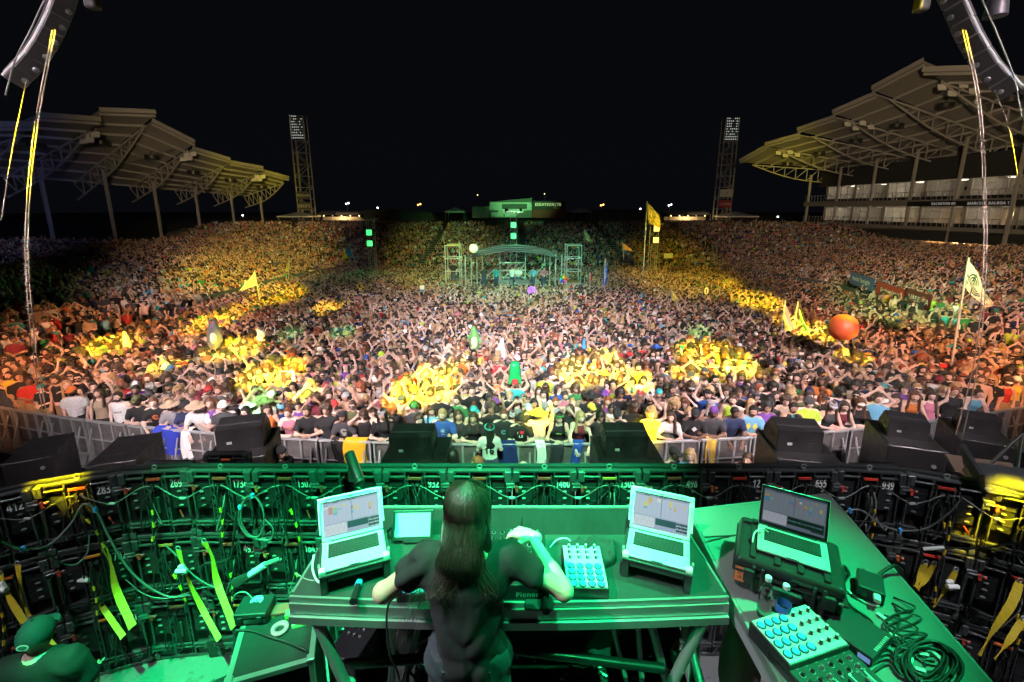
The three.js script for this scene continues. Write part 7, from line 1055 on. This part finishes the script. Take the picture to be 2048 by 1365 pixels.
  for (let i = 0; i < 26; i++) { const p0 = V(-0.16, 1.28, -0.06), q = V(-0.22 - r() * 0.1, 1.12 - r() * 0.08, -0.1 - r() * 0.1), e = V(-0.26 - r() * 0.12, 1.02 - r() * 0.06, 0.0 + (r() - 0.5) * 0.14); sets[2].push(lock([p0, q, e], 0.0011, 8)); }
  sets.forEach((g, i) => mesh('hair_strands', mergeGeometries(g), hm[i], hair));
  // in-ear lead and wrist band
  mesh('wrist_band', new THREE.TorusGeometry(0.032, 0.006, 6, 18).rotateX(1.0).translate(wrL[0], wrL[1] + 0.01, wrL[2] + 0.02), M.dark, t);
}
// ------------------------------------------------------------------ crew member with cap, bottom corner
{
  const hp = atT(78, 1272, 3.25), t = thing('person', 'crew member in dark tee and baseball cap in the bottom corner seen from behind', 'person', [hp.x, STAGE, hp.z + 0.05], 0.25), y0 = hp.y - STAGE - 1.63 + 0.0;   // kneeling on the deck
  const Y = (y) => y + y0, bones = [[[0, Y(1.02), 0.02], [0, Y(1.2), 0.01], 0.16, 0.15, 0.7, 0], [[0, Y(1.2), 0.01], [0, Y(1.36), 0], 0.15, 0.17, 0.68, 0], [[-0.18, Y(1.42), 0], [0.18, Y(1.42), 0], 0.08, 0.08], [[0, Y(1.45), -0.01], [0, Y(1.56), -0.03], 0.062, 0.058], [[-0.19, Y(1.41), 0], [-0.25, Y(1.16), -0.04], 0.056, 0.044], [[-0.25, Y(1.16), -0.04], [-0.14, Y(1.04), -0.26], 0.042, 0.028], [[0.19, Y(1.41), 0], [0.25, Y(1.16), -0.04], 0.056, 0.044], [[0.25, Y(1.16), -0.04], [0.14, Y(1.04), -0.26], 0.042, 0.028], [[-0.09, Y(0.98), 0], [-0.1, 0.09, -0.1], 0.09, 0.066], [[-0.1, 0.08, -0.1], [-0.1, 0.06, 0.3], 0.062, 0.045], [[0.09, Y(0.98), 0], [0.1, 0.09, -0.1], 0.09, 0.066], [[0.1, 0.08, -0.1], [0.1, 0.06, 0.3], 0.062, 0.045]], [a, b] = bounds(bones, 0.03);
  const hd = headGeoFor(true).rotateY(Math.PI).translate(0, Y(1.625), -0.04);
  const fin = [...fingers([-0.14, Y(1.04), -0.26], [0.4, -0.3, -0.8], [1, 0, 0.4]), ...fingers([0.14, Y(1.04), -0.26], [-0.4, -0.3, -0.8], [-1, 0, 0.4])];
  mesh('body', joinSkin([netMesh(field(bones, 0.045), a, b, 0.022), hd, ...fin]), std(SKINS[3], 0.5, 0, { vertexColors: true }), t);
  const tb = [...bones.slice(0, 3), [bones[4][0], [-0.235, Y(1.24), -0.025], 0.07, 0.068], [bones[6][0], [0.235, Y(1.24), -0.025], 0.07, 0.068]], tf = field(tb, 0.05, 0.016), [ta, tz] = bounds(tb, 0.05);
  mesh('shirt', netMesh((x, y, z) => Math.max(tf(x, y, z) + 0.008 * N3(x * 10, y * 7, z * 9) + 0.005 * Math.sin(y * 30 + x * 18 + 4 * N3(x * 6, y * 6, z)), Y(0.95) - y, -(Math.sqrt((x / 0.075) ** 2 + ((y - Y(1.53)) / 0.06) ** 2 + ((z + 0.02) / 0.085) ** 2) - 1) * 0.08), ta, tz, 0.016), std([0.012, 0.013, 0.016], 0.85, 0, { map: clothTex }), t);
  const lf = field(bones.slice(8), 0.05, 0.014), [la, lz] = bounds(bones.slice(8), 0.05); mesh('trousers', netMesh((x, y, z) => lf(x, y, z), la, lz, 0.026), pantsMat('black'), t);
  const put = (n, g, m, par) => { const q = mesh(n, g, m, par ?? t); return q; };
  const hair = put('hair', HAIR.short.clone().rotateY(Math.PI).translate(0, Y(1.625), -0.04), hairMat('brown'));
  const capM = std([0.012, 0.05, 0.055], 0.85, 0, { map: clothTex }), cap = put('hat', merge([new THREE.SphereGeometry(1, 22, 12, 0, 6.2832, 0, 1.68).scale(0.1, 0.118, 0.118).translate(0, Y(1.655), -0.04), new THREE.CylinderGeometry(0.09, 0.095, 0.012, 18, 1, false, Math.PI - 1.25, 2.5).scale(0.95, 1, 1.4).rotateX(-0.14).translate(0, Y(1.66), -0.1)]), capM);
  const patch = put('patch', new THREE.CircleGeometry(0.032, 20).scale(1.15, 0.8, 1).translate(0, Y(1.665), 0.0792), M.white, cap); put('patch_center', new THREE.CircleGeometry(0.024, 20).scale(1.15, 0.7, 1).translate(0, Y(1.665), 0.0806), std([0.03, 0.15, 0.15], 0.8), cap); put('cap_button', ball(0.01, 8, 0, Y(1.775), -0.04), capM, cap);
  put('strap', tube([[-0.07, Y(1.52), 0.02], [0, Y(1.5), 0.06], [0.07, Y(1.52), 0.02], [0.06, Y(1.47), -0.08], [-0.06, Y(1.47), -0.08], [-0.07, Y(1.52), 0.02]], 0.008, 24, 5), M.blueTape, t);
}
// ------------------------------------------------------------------ people in the pit
function jersey(px, py, label, turnAway, y) {
  const x = xAt(px), Z = railZ(x) - 0.34, t = person({ pos: V(x, GROUND + 0.06, -Z), turn: turnAway ? Math.PI : 0.2, pose: 'claspF', skin: 3, top: ['tee', 'white'], hair: ['long', 'black'], hat: ['bandana', 'teal'], pants: 'denim', scale: 0.95, label });
  const z = turnAway ? -0.142 : 0.17, ry = turnAway ? Math.PI : 0; const n = mesh('number', textGeo('16', 0.15), M.dark, t); n.position.set(0, 1.2, z); n.rotation.y = ry; const m = mesh('lettering', textGeo('LORIN16', 0.035), M.dark, t); m.position.set(0, 1.34, z - (turnAway ? -0.006 : 0.0)); m.rotation.y = ry; return t;
}
jersey(982, 880, 'woman in white sixteen jersey standing inside the rail with her back turned', true, -1.55); jersey(1556, 860, 'second white sixteen jersey at the rail left of the fourth wedge', true, -1.55);
const pit = (px, Z, pose, skin, top, hair, hat, label, turn) => { Z *= 1.42; const p = atZ(px, 920, Z); person({ pos: V(p.x, GROUND, -Z), turn, pose, skin, top, hair, hat, pants: 'black', label, group: 'people in the pit' }); };
pit(905, 5.35, 'standF', 3, ['tee', 'black'], ['long', 'black'], null, 'woman with long black hair standing in the pit, back turned', Math.PI);
pit(958, 5.2, 'standF', 3, ['tee', 'grey'], ['longSide', 'red'], null, 'red haired woman in profile in the pit', -1.3);
pit(1043, 5.1, 'standM', 0, ['tee', 'black'], null, null, 'bald man caught in green light in the pit', 1.4);
pit(1380, 5.4, 'claspF', 3, ['tee', 'sky blue'], ['longSide', 'blonde'], null, 'blonde person in pale blue standing right of the third wedge', -0.6);
pit(1345, 5.45, 'standM', 0, ['tee', 'black'], ['short', 'black'], ['cap', 'black'], 'person in the pit in black cap beside the pale blue shirt', 0.5);
pit(1497, 5.3, 'standM', 1, ['tee', 'black'], ['short', 'brown'], null, 'guard with short brown hair close behind the video wall', -0.8);
pit(1780, 5.45, 'standM', 3, ['tee', 'navy'], ['short', 'grey'], null, 'grey haired guard in navy shirt left of the tall cases', -1.2);
pit(560, 5.45, 'standM', 1, ['tee', 'black'], ['short', 'black'], ['capBack', 'black'], 'guard in black backwards cap below the rail', 1.2);
// ------------------------------------------------------------------ line arrays and ropes
const faceM = std([0.035, 0.03, 0.028], 0.5, 0.2, { map: meshTex });
function lineArray(path, T, label, flip) {
  const pts = path.map(([px, py]) => atT(px, py, T)), t = thing('line_array', label, 'speaker', pts[0]);
  pts.forEach((p, i) => {
    const a = pts[Math.max(0, i - 1)], b = pts[Math.min(pts.length - 1, i + 1)], d = b.clone().sub(a).normalize(), q = new THREE.Quaternion(), zc = V(-p.x * 0.25, 0.15, 1).normalize(), xA = d.clone().cross(zc).normalize(), zA = xA.clone().cross(d).normalize();
    q.setFromRotationMatrix(new THREE.Matrix4().makeBasis(xA, d, zA));
    const g = mesh('cabinet', rbox(0.29, 0.3, 0.38, 0.015, 0, 0, 0), M.blackMatte, t); g.position.copy(p).sub(pts[0]); g.quaternion.copy(q);
    mesh('grille', rbox(0.27, 0.285, 0.02, 0.006, 0, 0, 0.192), faceM, g); mesh('horn', new THREE.SphereGeometry(0.045, 12, 8).scale(1, 1, 0.5).translate(flip * 0.07, 0, 0.205), M.rail, g); mesh('rigging_bar', box(0.03, 0.3, 0.05, -flip * 0.15, 0, 0.1), M.aluMatte, g);
  });
  const up = pts[0].clone().sub(pts[1]).normalize(); mesh('hanging_frame', beam(V(0, 0.2, 0), up.clone().multiplyScalar(3), 0.1, 0.1), M.steel, t);
  const am = mesh('motor_block', rbox(0.2, 0.4, 0.2, 0.05, -flip * 0.4, -0.35, 0.1), M.blackGloss, t); mesh('chain', bar(V(-flip * 0.4, -0.1, 0.1), V(-flip * 0.4, 4, 0.1), 0.02, 5), M.steel, t);
}
lineArray([[140, -45], [128, -12], [118, 18], [106, 48], [92, 76], [76, 103], [58, 127], [38, 148]], 8, 'curved line array speaker hanging in the upper left corner', -1);
lineArray([[1888, -40], [1905, -5], [1920, 28], [1934, 60], [1950, 90], [1968, 120], [1988, 146], [2012, 170]], 8, 'curved line array speaker hanging in the upper right corner', 1);
const ropeRun = (list, T, r, m, label) => { const p = list.map(([a, b]) => atT(a, b, T)); const t = thing('hanging_rope', label, 'rope', p[0]); mesh('rope', tube(p.map((v) => v.clone().sub(p[0])), r, 40, 6), m, t); };
const ropeM = std([0.16, 0.12, 0.09], 0.6);
ropeRun([[104, 60], [72, 230], [54, 380], [50, 520], [62, 680], [88, 845]], 6, 0.006, ropeM, 'outer rope of the pair before the darker stand'); ropeRun([[110, 60], [78, 230], [60, 380], [56, 520], [70, 690], [94, 840]], 6, 0.006, ropeM, 'inner rope of the pair before the darker stand');
ropeRun([[52, 160], [20, 320], [2, 440]], 7, 0.005, ropeM, 'thin rope hanging below the left line array'); ropeRun([[1926, 60], [1955, 200], [1967, 400], [1966, 560], [1950, 720], [1912, 870]], 6, 0.006, ropeM, 'outer rope of the pair before the suites'); ropeRun([[1932, 60], [1961, 200], [1973, 400], [1972, 560], [1958, 720], [1925, 880]], 6, 0.006, ropeM, 'inner rope of the pair before the suites');
ropeRun([[1965, 0], [2000, 80], [2030, 160], [2046, 240]], 7, 0.011, M.cable, 'thick black cable beside the right line array'); ropeRun([[1990, 180], [2020, 260], [2036, 350]], 7, 0.005, ropeM, 'thin rope hanging below the right line array'); ropeRun([[88, 0], [60, 60], [30, 120], [10, 190]], 7.5, 0.011, M.cable, 'thick black cable beside the left line array');
{ const t = thing('hanging_lamp_can', 'dark lamp can hanging at the top edge by the right array', 'lamp', atT(1995, 12, 7)); mesh('can', cyl(0.12, 0.15, 0.3, 12, 0, 0, 0), M.blackGloss, t); mesh('clamp', box(0.06, 0.2, 0.06, 0, 0.22, 0), M.steel, t); }
{ const p = atZ(1990, 950, 3.6), t = thing('tripod_stand', 'thin black tripod stand at the right edge above the wall', 'stand', p); for (const [dx, dz] of [[-0.55, 0.1], [-0.12, 0.3], [0.3, -0.1]]) mesh('leg', bar(V(0.28, 0.35, -0.1), V(dx, -0.35, dz), 0.012, 6), M.black, t); mesh('column', bar(V(0.28, 0.3, -0.1), V(0.3, 0.9, -0.1), 0.016, 8), M.black, t); }
{ const p = atZ(2010, 970, 3.25); const t = thing('equipment_case', 'black tilted equipment case on the right end of the wall', 'case', p, -0.3); mesh('case', rbox(0.4, 0.12, 0.3, 0.01, 0, 0, 0, 0.4), M.casing, t); mesh('lid', rbox(0.03, 0.26, 0.3, 0.006, -0.22, 0.1, 0, 0.4, 0, 0.4), M.casing, t); }
// spot camera on the wall
{ const p = atZ(715, 945, 3.2), t = thing('camera_tube', 'black cylindrical camera clamped to the top of the wall', 'camera', p); mesh('barrel', bar(V(-0.1, 0.09, -0.12), V(0.03, -0.03, 0.06), 0.042, 16), M.blackGloss, t); mesh('lens', bar(V(0.03, -0.03, 0.06), V(0.045, -0.044, 0.08), 0.036, 16), M.dark, t); mesh('clamp', rbox(0.05, 0.14, 0.06, 0.01, -0.07, -0.04, -0.06), M.steel, t); }
// ------------------------------------------------------------------ flags, placards, balloons over the crowd
const propFirst = scene.children.length;
function flagTex(draw) { return canvasTex(192, 128, draw); }
function flag(label, corners, T, pole, tex, depthWave = 0.06) {
  const P = corners.map(([x, y]) => atT(x, y, T)), pA = atT(...pole[0], T), pB = atT(...pole[1], T), t = thing('flag', label, 'flag', pB, 0, 'flags held over the crowd');
  const pos = [], uv = [], idx = [], nu = 16, nv = 10;
  for (let j = 0; j <= nv; j++) for (let i = 0; i <= nu; i++) { const u = i / nu, v = j / nv, p = P[0].clone().lerp(P[1], u).lerp(P[3].clone().lerp(P[2], u), v), w = P[0].distanceTo(P[1]) * depthWave; p.z += Math.sin(u * 7 + v * 3) * w * u + Math.sin(v * 9 + u * 4) * w * 0.4; p.sub(pB); pos.push(p.x, p.y, p.z); uv.push(u, 1 - v); }
  for (let j = 0; j < nv; j++) for (let i = 0; i < nu; i++) { const a = j * (nu + 1) + i; idx.push(a, a + 1, a + nu + 2, a, a + nu + 2, a + nu + 1); }
  const g = new THREE.BufferGeometry(); g.setAttribute('position', new THREE.Float32BufferAttribute(pos, 3)); g.setAttribute('uv', new THREE.Float32BufferAttribute(uv, 2)); g.setIndex(idx); g.computeVertexNormals();
  mesh('cloth', g, new THREE.MeshPhysicalMaterial({ map: tex, roughness: 0.9, side: THREE.DoubleSide, transmission: 0.25, thickness: 0 }), t);
  mesh('pole', bar(V(0, 0, 0), pA.clone().sub(pB), 0.016 + T * 0.0006, 6), M.galv, t);
}
const blot = (base, cols, seed, extra) => flagTex((g, w, h) => { const r = rng(seed); g.fillStyle = base; g.fillRect(0, 0, w, h); for (let i = 0; i < 46; i++) { g.fillStyle = cols[r() * cols.length | 0]; g.globalAlpha = 0.75; g.beginPath(); g.ellipse(r() * w, r() * h, 4 + r() * 16, 3 + r() * 10, r() * 3, 0, 7); g.fill(); } g.globalAlpha = 1; if (extra) extra(g, w, h); });
const swirl = (c) => (g, w, h) => { g.strokeStyle = c; g.lineWidth = 6; for (let k = 1; k < 5; k++) { g.beginPath(); g.arc(w * 0.4, h * 0.5, k * 12, 0.6, 5.4); g.stroke(); } };
flag('large pale flag with ringed emblem on a thin pole by the ropes', [[1938, 520], [1985, 605], [1972, 618], [1930, 575]], 9.5, [[1903, 735], [1938, 516]], blot('#d8d4c0', ['#8c9a98', '#e8e0a0', '#555f60', '#b8b090'], 2, swirl('#303438')));
flag('yellow and black flag on the tallest pole behind the mixing tent', [[1295, 405], [1318, 430], [1322, 458], [1297, 445]], 22, [[1286, 552], [1295, 403]], blot('#c8a820', ['#e8e0a8', '#6c5c10', '#f0f0e0'], 5));
flag('cream flag with blue blots drooping left of the yellow band', [[510, 543], [515, 570], [490, 580], [478, 582]], 17, [[519, 600], [509, 541]], blot('#d8d0b0', ['#5070a0', '#c8a030', '#808890'], 6));
flag('blue over yellow flag beside the first delay tower', [[697, 490], [704, 512], [692, 518], [684, 516]], 30, [[716, 543], [697, 489]], flagTex((g, w, h) => { g.fillStyle = '#1c60a8'; g.fillRect(0, 0, w, h); g.fillStyle = '#d8b020'; g.fillRect(0, h * 0.55, w, h); }));
flag('narrow blue flag upright right of the mixing tent', [[1211, 520], [1216, 545], [1214, 572], [1204, 570]], 22, [[1208, 590], [1211, 518]], blot('#1a4ab0', ['#e8c040', '#103080'], 7));
flag('pink and yellow pennant before the orange ball', [[1570, 605], [1586, 650], [1590, 692], [1568, 660]], 13, [[1556, 720], [1571, 600]], flagTex((g, w, h) => { g.fillStyle = '#e8d8a0'; g.fillRect(0, 0, w, h); g.fillStyle = '#d86aa8'; g.fillRect(0, 0, w, h * 0.4); g.fillStyle = '#f0e060'; g.fillRect(0, h * 0.7, w, h); }));
flag('dark green and white flag beside the pink pennant', [[1598, 605], [1614, 650], [1616, 672], [1600, 640]], 13, [[1583, 690], [1597, 602]], flagTex((g, w, h) => { g.fillStyle = '#182418'; g.fillRect(0, 0, w, h); g.fillStyle = '#e8e0a0'; g.fillRect(0, h * 0.35, w, h * 0.25); g.fillStyle = '#2c6838'; g.fillRect(0, h * 0.6, w, h); }));
flag('small cream flag high on the far bank', [[1168, 458], [1182, 476], [1186, 488], [1172, 480]], 42, [[1170, 520], [1168, 456]], blot('#c8c098', ['#908850'], 8)); flag('small orange flag on the far bank beside the yellow one', [[1244, 485], [1262, 498], [1266, 503], [1248, 500]], 36, [[1248, 520], [1244, 484]], blot('#c88840', ['#e0b060'], 9));
flag('yellow split pennant right of the blue flag', [[1344, 580], [1360, 600], [1362, 612], [1344, 600]], 19, [[1343, 625], [1344, 578]], blot('#c8b040', ['#f0e080'], 10)); flag('thin pale pennant at the edge of the darker stand', [[578, 515], [580, 535], [574, 545], [570, 540]], 30, [[577, 560], [578, 512]], blot('#b8b068', ['#888040'], 12)); flag('red and grey pennant on a pole right of the mixing tent', [[1178, 546], [1185, 548], [1185, 562], [1178, 562]], 24, [[1180, 620], [1180, 545]], blot('#b03028', ['#d04838'], 14));
// placards
const placard = (label, px, py, T, w, h, draw, stick) => { const p = atT(px, py, T), t = thing('placard', label, 'sign', p, 0, 'placards held over the crowd'); mesh('board', box(w, h, 0.015, 0, 0, 0), M.paper, t); mesh('print', new THREE.PlaneGeometry(w * 0.96, h * 0.96).translate(0, 0, 0.0095), std([1, 1, 1], 0.8, 0, { map: canvasTex(128, 128, draw) }), t); mesh('stick', box(0.025, stick, 0.02, 0, -h / 2 - stick / 2 + 0.05, -0.02), std([0.4, 0.28, 0.15], 0.8), t); };
placard('white framed portrait placard with red ground on a stick', 575, 755, 8.6, 0.28, 0.26, (g, w, h) => { g.fillStyle = '#e8e4e0'; g.fillRect(0, 0, w, h); g.fillStyle = '#b03030'; g.fillRect(6, 6, w * 0.6, h - 12); g.fillStyle = '#d8d8e0'; g.fillRect(w * 0.62, 6, w * 0.34, h - 12); g.fillStyle = '#20242c'; g.fillRect(w * 0.35, h * 0.55, w * 0.45, h * 0.42); g.fillStyle = '#c89878'; g.beginPath(); g.ellipse(w * 0.56, h * 0.36, 16, 22, 0, 0, 7); g.fill(); g.fillStyle = '#1a1410'; g.beginPath(); g.ellipse(w * 0.56, h * 0.22, 20, 14, 0, 0, 7); g.fill(); }, 0.6);
placard('dark oval badge placard before the right yellow band', 1413, 582, 19, 0.3, 0.42, (g, w, h) => { g.fillStyle = '#202420'; g.fillRect(0, 0, w, h); g.fillStyle = '#d8b040'; g.beginPath(); g.ellipse(w / 2, h / 2, 50, 56, 0, 0, 7); g.fill(); g.fillStyle = '#e8e8e0'; g.beginPath(); g.ellipse(w / 2, h / 2, 34, 42, 0, 0, 7); g.fill(); g.fillStyle = '#1a1a1a'; g.fillRect(w / 2 - 8, 40, 16, 54); }, 0.7);
placard('small white and blue placard left of the mixing tent', 844, 578, 22, 0.22, 0.34, (g, w, h) => { g.fillStyle = '#e8e8e8'; g.fillRect(0, 0, w, h); g.fillStyle = '#6090b8'; g.fillRect(0, h * 0.6, w, h); }, 0.7); placard('small blank white card on the far bank', 1337, 512, 45, 0.9, 0.5, (g, w, h) => { g.fillStyle = '#e8e8d8'; g.fillRect(0, 0, w, h); }, 0.8);
{ const p = atT(1063, 581, 22), t = thing('light_hoop', 'glowing purple ringed emblem disc held over the crowd', 'light', p), m = std([0.1, 0.05, 0.2], 0.5, 0, { emissive: C(0.45, 0.12, 1), emissiveIntensity: 1.5 }); for (let k = 0; k < 4; k++) mesh('ring', new THREE.TorusGeometry(0.05 + k * 0.045, 0.015, 6, 24), m, t); mesh('stick', cyl(0.012, 0.012, 0.9, 6, 0, -0.6, 0), M.black, t); const L = new THREE.PointLight(C(0.5, 0.15, 1), 0.6, 0, 2); L.position.copy(p).add(V(0, 0, 0.1)); L.castShadow = true; scene.add(L); }
{ const p = atT(1127, 559, 25), t = thing('pinwheel', 'rainbow petal pinwheel before the scaffold tower', 'pinwheel', p); ['#e03030', '#e88020', '#e8d030', '#40b040', '#30a0d0', '#3050c0', '#8040b0', '#d060a0'].forEach((c, i) => { const a = i * 0.785, m = mesh('petal', new THREE.SphereGeometry(0.11, 8, 6).scale(1, 0.62, 0.3), std(new THREE.Color(c), 0.6), t); m.position.set(Math.cos(a) * 0.15, Math.sin(a) * 0.15, 0); m.rotation.z = a; }); mesh('stick', cyl(0.012, 0.012, 0.9, 6, 0, -0.55, -0.05), M.black, t); }
{ const p = atT(720, 572, 23), t = thing('hoop_totem', 'small yellow ring totem left of the mixing tent', 'totem', p); mesh('ring', new THREE.TorusGeometry(0.14, 0.025, 6, 20), M.yellow, t); mesh('spoke', box(0.02, 0.28, 0.02), M.yellow, t); mesh('stick', cyl(0.012, 0.012, 0.9, 6, 0, -0.6, 0), M.yellow, t); }
// balloons and inflatables
const ballThing = (label, px, py, T, r, m, name = 'balloon') => { const g = new THREE.SphereGeometry(r, 32, 22); const a = g.attributes.position; for (let i = 0; i < a.count; i++) { const k = 1 + 0.02 * Math.sin(Math.atan2(a.getX(i), a.getZ(i)) * 6); a.setX(i, a.getX(i) * k); a.setZ(i, a.getZ(i) * k); } g.computeVertexNormals(); const p = atT(px, py, T), t = thing(name, label, 'balloon', p); mesh('skin', g, m, t); mesh('valve', cyl(r * 0.06, r * 0.05, r * 0.08, 10, 0, -r, 0), m, t); };
ballThing('big orange beach ball floating over the crowd', 1687, 655, 9.6, 0.285, new THREE.MeshPhysicalMaterial({ color: C(0.8, 0.14, 0.04), roughness: 0.35, transmission: 0.15, thickness: 0 }), 'beach_ball'); ballThing('white balloon over the arched mixing roof', 947, 497, 25, 0.26, M.white);
const INF = {
  penguin: (x, y, z) => smin(Math.sqrt((x / 0.13) ** 2 + (y / 0.32) ** 2 + (z / 0.13) ** 2) * 0.14 - 0.14, boneDist([[0, 0.28, 0.02], [0, 0.36, 0.06], 0.1, 0.06], x, y, z), 0.05),
};
const inflate = (label, px, py, T, bones, parts, turn = 0, s = 1) => { const p = atT(px, py, T), t = thing('inflatable', label, 'inflatable', p, turn, 'inflatables held over the crowd'), [a, b] = bounds(bones, 0.03); t.scale.setScalar(s); mesh('skin', netMesh(field(bones, 0.06), a, b, 0.02), parts.m, t); for (const [n, g, m] of parts.list ?? []) mesh(n, g, m, t); };
const vinyl = (c) => std(c, 0.3);
inflate('grey and white inflatable penguin held up on the darker side', 428, 668, 11, [[[0, -0.25, 0], [0, 0.12, 0], 0.13, 0.12], [[0, 0.12, 0], [0, 0.3, 0.02], 0.1, 0.085], [[0.1, 0.05, 0], [0.15, -0.18, 0.02], 0.04, 0.03], [[-0.1, 0.05, 0], [-0.15, -0.18, 0.02], 0.04, 0.03]], { m: vinyl([0.14, 0.15, 0.18]), list: [['belly', new THREE.SphereGeometry(0.085, 14, 10).scale(0.9, 2.1, 0.7).translate(0, -0.09, 0.085), vinyl([0.7, 0.7, 0.68])], ['beak', new THREE.ConeGeometry(0.03, 0.1, 8).rotateX(1.57).translate(0, 0.31, 0.14), M.orange]] }, 0.3);
inflate('striped inflatable zebra near the front rows', 341, 755, 9, [[[0, -0.28, 0], [0, 0.05, 0], 0.1, 0.09], [[0, 0.05, 0], [-0.03, 0.26, 0.03], 0.06, 0.05], [[-0.03, 0.26, 0.03], [-0.06, 0.24, 0.12], 0.05, 0.03], [[0.05, -0.28, 0], [0.08, -0.4, 0], 0.04, 0.03], [[-0.05, -0.28, 0], [-0.08, -0.4, 0], 0.04, 0.03]], { m: vinyl([0.6, 0.6, 0.62]), list: Array.from({ length: 7 }, (_, i) => ['stripe', new THREE.TorusGeometry(0.098 - (i > 3 ? (i - 3) * 0.015 : 0), 0.012, 5, 16).rotateX(1.57).translate(-(i > 3 ? 0.01 : 0), -0.26 + i * 0.075, 0), M.dark]) }, 0.2);
inflate('glossy green inflatable alien held aloft by both arms', 1030, 745, 7.9, [[[0, 0.03, 0], [0, 0.12, 0], 0.1, 0.09], [[0, -0.08, 0], [0, 0.0, 0], 0.09, 0.085], [[-0.07, -0.08, 0.02], [-0.09, -0.18, 0.04], 0.035, 0.03], [[0.07, -0.08, 0.02], [0.09, -0.18, 0.04], 0.035, 0.03]], { m: new THREE.MeshPhysicalMaterial({ color: C(0.01, 0.35, 0.09), roughness: 0.25, clearcoat: 0.6 }) });
inflate('green inflatable crocodile upright in the middle of the crowd', 949, 678, 11, [[[0, -0.2, 0], [0, 0.1, 0], 0.11, 0.1], [[0, 0.1, 0], [-0.02, 0.28, 0.03], 0.085, 0.06], [[0.1, 0.0, 0], [0.16, -0.06, 0.05], 0.035, 0.03], [[-0.1, 0.0, 0], [-0.16, 0.08, 0.05], 0.035, 0.03]], { m: vinyl([0.12, 0.34, 0.1]), list: [['belly', new THREE.SphereGeometry(0.08, 12, 9).scale(1, 2, 0.6).translate(0, -0.06, 0.085), vinyl([0.5, 0.6, 0.35])]] });
inflate('pale blue inflatable shark standing on its tail', 1003, 705, 10.5, [[[0, -0.3, 0], [0, 0.05, 0], 0.17, 0.11], [[0, 0.05, 0], [0.02, 0.32, 0], 0.1, 0.035], [[-0.16, -0.24, 0], [-0.3, -0.33, 0], 0.07, 0.04], [[0.16, -0.24, 0], [0.26, -0.34, 0], 0.07, 0.04]], { m: vinyl([0.5, 0.6, 0.68]) });
inflate('white inflatable swan with orange beak left of the middle', 520, 668, 11.5, [[[0, -0.1, 0], [0.05, 0.0, 0], 0.1, 0.08], [[0, 0, 0], [-0.06, 0.16, 0.02], 0.05, 0.05]], { m: vinyl([0.72, 0.72, 0.7]), list: [['beak', new THREE.ConeGeometry(0.03, 0.1, 8).rotateX(1.57).translate(-0.06, 0.17, 0.1), M.orange]] });
inflate('green inflatable dinosaur near the dark end of the rail', 210, 718, 10, [[[0, -0.2, 0], [0, 0.02, 0], 0.1, 0.08], [[0, 0.02, 0], [0.02, 0.26, 0], 0.05, 0.04], [[0.02, 0.26, 0], [0.03, 0.26, 0.1], 0.045, 0.035], [[0.06, -0.2, 0], [0.07, -0.36, 0], 0.045, 0.04], [[-0.06, -0.2, 0], [-0.07, -0.36, 0], 0.045, 0.04]], { m: vinyl([0.3, 0.5, 0.1]) });
inflate('blue inflatable dolphin fin right of the shark', 1166, 688, 11, [[[0, -0.15, 0], [0.03, 0.12, 0], 0.08, 0.03]], { m: vinyl([0.04, 0.25, 0.6]) }); inflate('small white inflatable goose at the dark side', 252, 680, 11, [[[0, -0.15, 0], [0, 0.05, 0], 0.09, 0.06], [[0, 0.05, 0], [0, 0.18, 0.02], 0.04, 0.04]], { m: vinyl([0.7, 0.62, 0.55]) });
// raised arms holding the alien
const holdAlien = () => { const p = atT(1030, 795, 7.95 * K), Z = -p.z; person({ pos: V(p.x, gY(Z) + 0.02, p.z), turn: 0, pose: 'bothUpM', skin: 0, top: ['tee', 'teal'], hair: ['short', 'brown'], hat: ['cap', 'red'], pants: 'denim', scale: 1.03, label: 'man in red cap and teal tee holding up the green inflatable', group: 'people standing behind the front row' }); };
// lit phones
const rQ = rng(51), phM = std([0.1, 0.1, 0.1], 0.3, 0, { emissive: C(0.75, 0.85, 1), emissiveIntensity: 1.1 });
for (const [px, py, T] of [[1237, 678, 11.5], [1640, 618, 14], [790, 600, 19], [640, 705, 10.5], [1105, 640, 14], [930, 715, 10], [1480, 690, 11], [1750, 760, 9], [560, 640, 13], [1320, 640, 13.5]]) { const t = thing('phone', 'raised phone held up over the standing crowd', 'phone', atT(px, py, T), 0, 'phones held over the crowd'); mesh('shell', rbox(0.13, 0.066, 0.01, 0.003, 0, 0, -0.004), M.paper, t); mesh('screen', box(0.12, 0.058, 0.002, 0, 0, -0.011), phM, t); }
setOut(propFirst);
holdAlien();
renderer.render(scene, camera);
